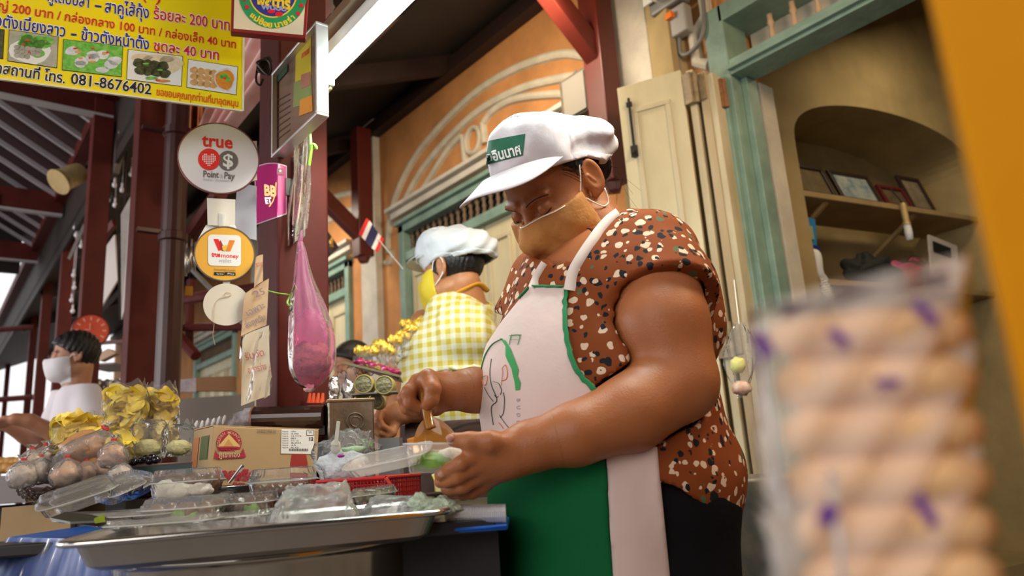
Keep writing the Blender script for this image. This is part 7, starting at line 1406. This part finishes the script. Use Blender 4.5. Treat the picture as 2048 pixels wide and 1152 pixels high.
# spoon and open clear box in the hands
m_amber = mat('amber_plastic', (.50, .22, .045), .10, trans=.35, ior=1.3, coat=.5)
la = thing('serving_spoon', 'glossy amber serving spoon held in the right fist over the clear box', 'spoon', w1(862, 900, -.12))
hA, hB, sB = w1(851, 800, -.106), w1(860, 850, -.122), w1(871, 889, -.142)
build(MB().tube(curve([w1(850, 786, -.100), hA, w1(855, 826, -.112), hB, w1(862, 856, -.125)], 6), [.0070, .0072, .0074, .0076]*0 or .0075, 12, sq=.55), 'handle', m_amber, la, smooth=True)
d_ = nrm(sB-hB); nn = nrm(-NH*1.0+RH*.15); ss = nrm(np.cross(d_, nn)); nn = np.cross(ss, d_)
def spf(u, v):
    a = 2*PI*u; L_ = .046; W_ = .033; y = math.cos(a)*v; x = math.sin(a)*v; return sB-d_*.004+d_*y*L_+ss*x*W_*(1+.28*y)-nn*(.012*(1-v*v)-.004)
sf = MB().grid(spf, 36, 8, True); n0 = len(sf.v); sf.add([tuple(np.array(p)-nn*.0018) for p in sf.v], [tuple(i for i in q)[::-1] for q in sf.f]); build(sf, 'spoon_bowl', m_amber, la, smooth=True)
hb2 = thing('open_food_box', 'open clear food box of greens held in the left hand, its long lid swinging left', 'food box', w1(885, 945, -.20))
c = w1(888, 948, -.212); U = nrm(RH*1-UP*.06); V = nrm(NH); 
ob = clam(c, U, V, .105, .075, .040, 'tmp', 'x', open_=True, mt=m_boxm, fill=filler([('lettuce_leaf', -.012, -.02, .016, (.03, .016, .012), m_leaf, 2), ('dumpling', .01, -.01, .022, (.022, .018, .014), m_rice, 7), ('filling', -.01, .008, .020, (.026, .018, .014), m_olive, 9)], U, V))
for ch in list(ob.children): 
    ch.parent = hb2; off = np.array(ob['_o'])-np.array(hb2['_o']); ch.location = off
bpy.data.objects.remove(ob)
a, b = w1(700, 950, -.235), w1(862, 915, -.225); U2 = nrm(b-a); V2 = nrm(NH+UP*.25); cL = (a+b)/2; ob = clam(cL, U2, V2, np.linalg.norm(b-a), .08, .014, 'tmp', 'x', open_=True, mt=film('lid_milky', (.82, .78, .74), .35, .15, .4, 60, .5))
for ch in list(ob.children): ch.name = 'hinged_lid'; ch.parent = hb2; ch.location = np.array(ob['_o'])-np.array(hb2['_o'])
bpy.data.objects.remove(ob)
# left background stall: counter with yellow fruit, grey partition, timber
tag(build(MB().box(hp(430, 830, 3.2)-UP*.1, (.34, .02, .36), (RH, NH, UP)), 'partition_panel', mat('partition_grey', (.22, .19, .17), .7)), 'plain grey partition panel behind the carton and crisp bags', 'panel')
tag(build(MB().prism([hp(392, 755, 3.3), hp(466, 752, 3.3), hp(466, 782, 3.3), hp(392, 782, 3.3)], NH*.04), 'brown_ledge', mat('ledge_brown', (.23, .10, .03), .5)), 'mustard brown ledge board above the grey partition', 'ledge')
tag(build(MB().prism([hp(350, 760, 3.3), hp(392, 756, 3.3), hp(392, 784, 3.3), hp(350, 784, 3.3)], NH*.03), 'small_sign', mat('pale_sign', (.45, .38, .36), .5, col2=(.3, .25, .3), nscale=30)), 'small pale sign board left of the mustard brown ledge', 'sign')
fc_ = thing('fruit_counter', 'grey counter of the far left stall where the woman in white works', 'counter', np.array([*hp(20, 960, 2.9)[:2], 0])); c = hp(10, 952, 2.75); build(MB().box(c-UP*.05+NH*.2, (.95, .5, .10), (RH, NH, UP)), 'counter_top', mat('counter_grey', (.22, .20, .20), .4), fc_, bevel=.003); build(MB().box(c*np.array([1, 1, 0])+NH*.22+UP*(c[2]-.11)/2, (.9, .42, c[2]-.11), (RH, NH, UP)), 'counter_body', m_black, fc_)
for i in range(12): tag(lump('mango', hp(-6+11*(i % 6)+4*(i//6), 936-13*(i//6)+2*(i % 2), 2.78+.05*(i//6)), (.032, .022, .018), mat('mango_peel', (.62, .33, .08), .5, noise_amt=.3, nscale=12), i*3., '', '', .12, (RH, NH, UP), 14, 10), 'golden fruit on the far left counter, '+ORD[i % 6]+(' of the upper row' if i > 5 else ' of the lower row'), 'fruit', 'golden fruit on the far left counter')
tag(build(MB().prism([hp(54, 920, 2.8), hp(78, 915, 2.9), hp(72, 938, 2.8), hp(52, 936, 2.8)], NH*.01), 'banana_leaf', mat('leaf_dark', (.03, .08, .02), .5)), 'dark green leaf beside the golden fruit', 'leaf')
dc = thing('display_case', 'dark glazed display frame with shiny packets behind the woman in white', 'display', hp(225, 800, 4.3)); build(MB().frame(hp(222, 735, 4.2), RH, UP, .20, .32, .02, .02, -NH), 'frame', m_red2, dc); build(MB().box(hp(222, 735, 4.25), (.19, .30, .01), (RH, NH, UP)), 'dim_panel', mat('dim_panel', (.12, .07, .05), .4, col2=(.3, .25, .24), nscale=24), dc)
tag(quad_board([(188, 712, 4.1), (216, 697, 4.1), (232, 706, 4.1), (200, 722, 4.1)], .05, mat('pale_box2', (.55, .38, .26), .5), 'wooden_block', 'pale orange box with a blue edge on the shelf behind the woman in white', 'box'), 'pale orange box on the shelf behind the woman in white', 'box')
for i in range(6): lump('shiny_packet', hp(196+10*i, 770+4*(i % 2), 4.0), (.03, .02, .035), mat('silver_foil'), i*2., 'shiny foil packet behind the woman in white, '+ORD[i]+' from the left', 'packet', .4, (RH, NH, UP), 10, 8, group='foil packets behind the woman in white')
# hanging snack bag and grey tub right of the woman
hs = thing('snack_bag', 'clear bag with a yellow fruit and rolled snack hanging on the folded shutters', 'bag', hp(1478, 790, 2.0)); 
def hsf(u, v): q = 2*PI*u; return hp(1478+6*v, 645+150*v, 2.0)+RH*math.cos(q)*(.012+.03*math.sin(PI*min(1, v*1.1)))*(1+.2*math.sin(q*5+v*8))+NH*math.sin(q)*.02*math.sin(PI*v)
build(MB().grid(hsf, 30, 24, True), 'bag', m_bag, hs, smooth=True); build(MB().tube([hp(1478, 648, 2.0), hp(1468, 560, 2.05)], .0015, 5), 'string', m_whitep, hs); lump('yellow_fruit', hp(1476, 730, 2.0), (.022, .018, .022), mat('fruit_lime', (.62, .58, .15), .4), 3, '', '', .2, (RH, NH, UP), 16, 10, parent=hs); lump('rolled_snack', hp(1484, 776, 2.0), (.028, .018, .020), mat('snack_white', (.6, .5, .42), .5, col2=(.5, .2, .1), nscale=60), 6, '', '', .2, (RH, NH, UP), 16, 10, parent=hs)
gb = thing('grey_tub', 'tall weathered grey metal tub in the shade behind the woman', 'tub', np.array([*hp(1510, 1200, 1.95)[:2], 0])); zc_ = hp(1510, 952, 1.95); build(MB().lathe([(.12, 0), (.13, zc_[2]-.02), (.136, zc_[2]-.01), (.136, zc_[2]), (.128, zc_[2]), (.124, .05)], (*zc_[:2], 0), seg=36), 'tub_body', mat('tub_grey', (.09, .09, .085), .5, col2=(.20, .16, .11), nscale=14, metal=.3), gb, smooth=True)
g2 = thing('steel_canister', 'low steel canister with a shiny rim just right of the grey tub', 'canister', np.array([*hp(1650, 1200, 1.95)[:2], 0])); z2 = hp(1650, 1028, 1.95); build(MB().lathe([(.09, 0), (.09, z2[2]-.01), (.096, z2[2]-.004), (.096, z2[2]), (.086, z2[2]), (.08, .1)], (*z2[:2], 0), seg=36), 'body', mat('canister_dark', (.15, .15, .15), .3, metal=.8), g2, smooth=True)
# orange column close to the lens and the big clear pack of pale rolls
m_och = mat('ochre_paint', (.66, .26, .002), .7, noise_amt=.08, nscale=4, bump=.08, spec=.15)
ec = [hp(1856, 300, .1980)[:2], hp(1962, 300+0, .1980)[:2]]
p0 = hp(1922, 300, .1980); q0 = np.array([p0[0], p0[1], 0]); d1_ = nrm(RH-NH*.35); d2_ = nrm(nrm((p0-CAM)*np.array([1, 1, 0]))+RH*.12)
struct(MB().add([q0, q0+d1_*.30, q0+d1_*.30+d2_*.2, q0+d2_*.10, q0+UP*2.6, q0+d1_*.30+UP*2.6, q0+d1_*.30+d2_*.2+UP*2.6, q0+d2_*.10+UP*2.6], [(0, 1, 5, 4), (1, 2, 6, 5), (2, 3, 7, 6), (3, 0, 4, 7), (4, 5, 6, 7), (3, 2, 1, 0)]), 'column_1', m_och, bevel=.004)
sk_ = thing('snack_pack', 'big clear plastic pack of pale rolled snacks with purple printing, close by the ochre column', 'package', hp(1750, 1150, .2178))
m_roll = mat('pale_roll', (.86, .56, .29), .6, col2=(.78, .46, .21), nscale=9)
for r_ in range(6):
    y = 668+98*r_; x0 = 1548+13*r_; x1 = 1930+12*r_; a = hp(x0, y+4, .2257); b = hp(x1, y-10, .2218); n_ = 9
    build(MB().tube([a+(b-a)*i/n_ for i in range(n_+1)], [.004]+[.0077+.0003*math.sin(i*2.1+r_) for i in range(n_-1)]+[.004], 16), 'rolled_snack', m_roll, sk_, smooth=True)
def pkf(u, v, off=0.):
    q = 2*PI*u; x = 1502+34*v+(1925+30*v-1502-34*v)*(.5-.5*math.cos(q)); y = 590-45*(.5-.5*math.cos(q))+560*v*1.15+18*math.sin(q*2)*0
    return hp(x, y+28*math.cos(q)*(v < .05), .2277+.0)+NH*(-.013 if math.sin(q) > 0 else .013)*abs(math.sin(q))**.6+NH*.002*math.sin(x*.05+y*.03)
build(MB().grid(pkf, 64, 30, True), 'clear_wrap', film('pack_film', (1, .92, .84), .52, .16, .8, 45, .35), sk_, smooth=True)
m_pur = mat('purple_print', (.16, .06, .28), .4)
def printq(x, y, w, h, rt):
    P_ = [hp(x+a*math.cos(rt)-b*math.sin(rt), y+a*math.sin(rt)+b*math.cos(rt), .2125) for a, b in ((-w, -h), (w, -h), (w, h), (-w, h))]; build(MB().prism(P_, -NH*.0004), 'purple_print', m_pur, sk_)
for a_ in ((1850, 625, 30, 11, .7), (1678, 675, 24, 10, .7), (1526, 690, 14, 26, -.5), (1775, 765, 26, 8, .0), (1850, 1020, 36, 12, 1.0), (1655, 1030, 18, 22, .5)): printq(*a_)
build(MB().grid(lambda u, v: hp(1560+340*u, 612-72*u+(40-18*math.sin(PI*u))*v, .2145+.02*v), 20, 4), 'purple_band', m_pur, sk_, smooth=True)
for x0, x1 in ((1512, 1560), (1655, 1690)): build(MB().grid(lambda u, v, x0=x0, x1=x1: hp(x0+14*u+(x1-x0)*v, 700+330*v+(240 if x0 > 1600 else 0)*1., .2132+.002*math.sin(v*9)), 4, 14), 'side_seam', mat('seam_white', (.62, .60, .62), .4), sk_, smooth=True)
cs2 = thing('side_table', 'small dark table by the column under the snack pack', 'table', np.array([*hp(1750, 1300, .2244)[:2], 0])); zz = hp(1750, 1255, .2244)[2]; build(MB().box(np.array([*hp(1750, 1255, .2376)[:2], zz-.01]), (.15, .06, .02), (RH, NH, UP)), 'table_top', m_blk, cs2)
for s_ in (-1, 1): build(MB().box(np.array([*(hp(1750, 1255, .2376)+RH*.06*s_)[:2], (zz-.02)/2]), (.02, .02, zz-.02), (RH, NH, UP)), 'leg', m_blk, cs2)
for o in S.objects:
    if '_o' in o: del o['_o']
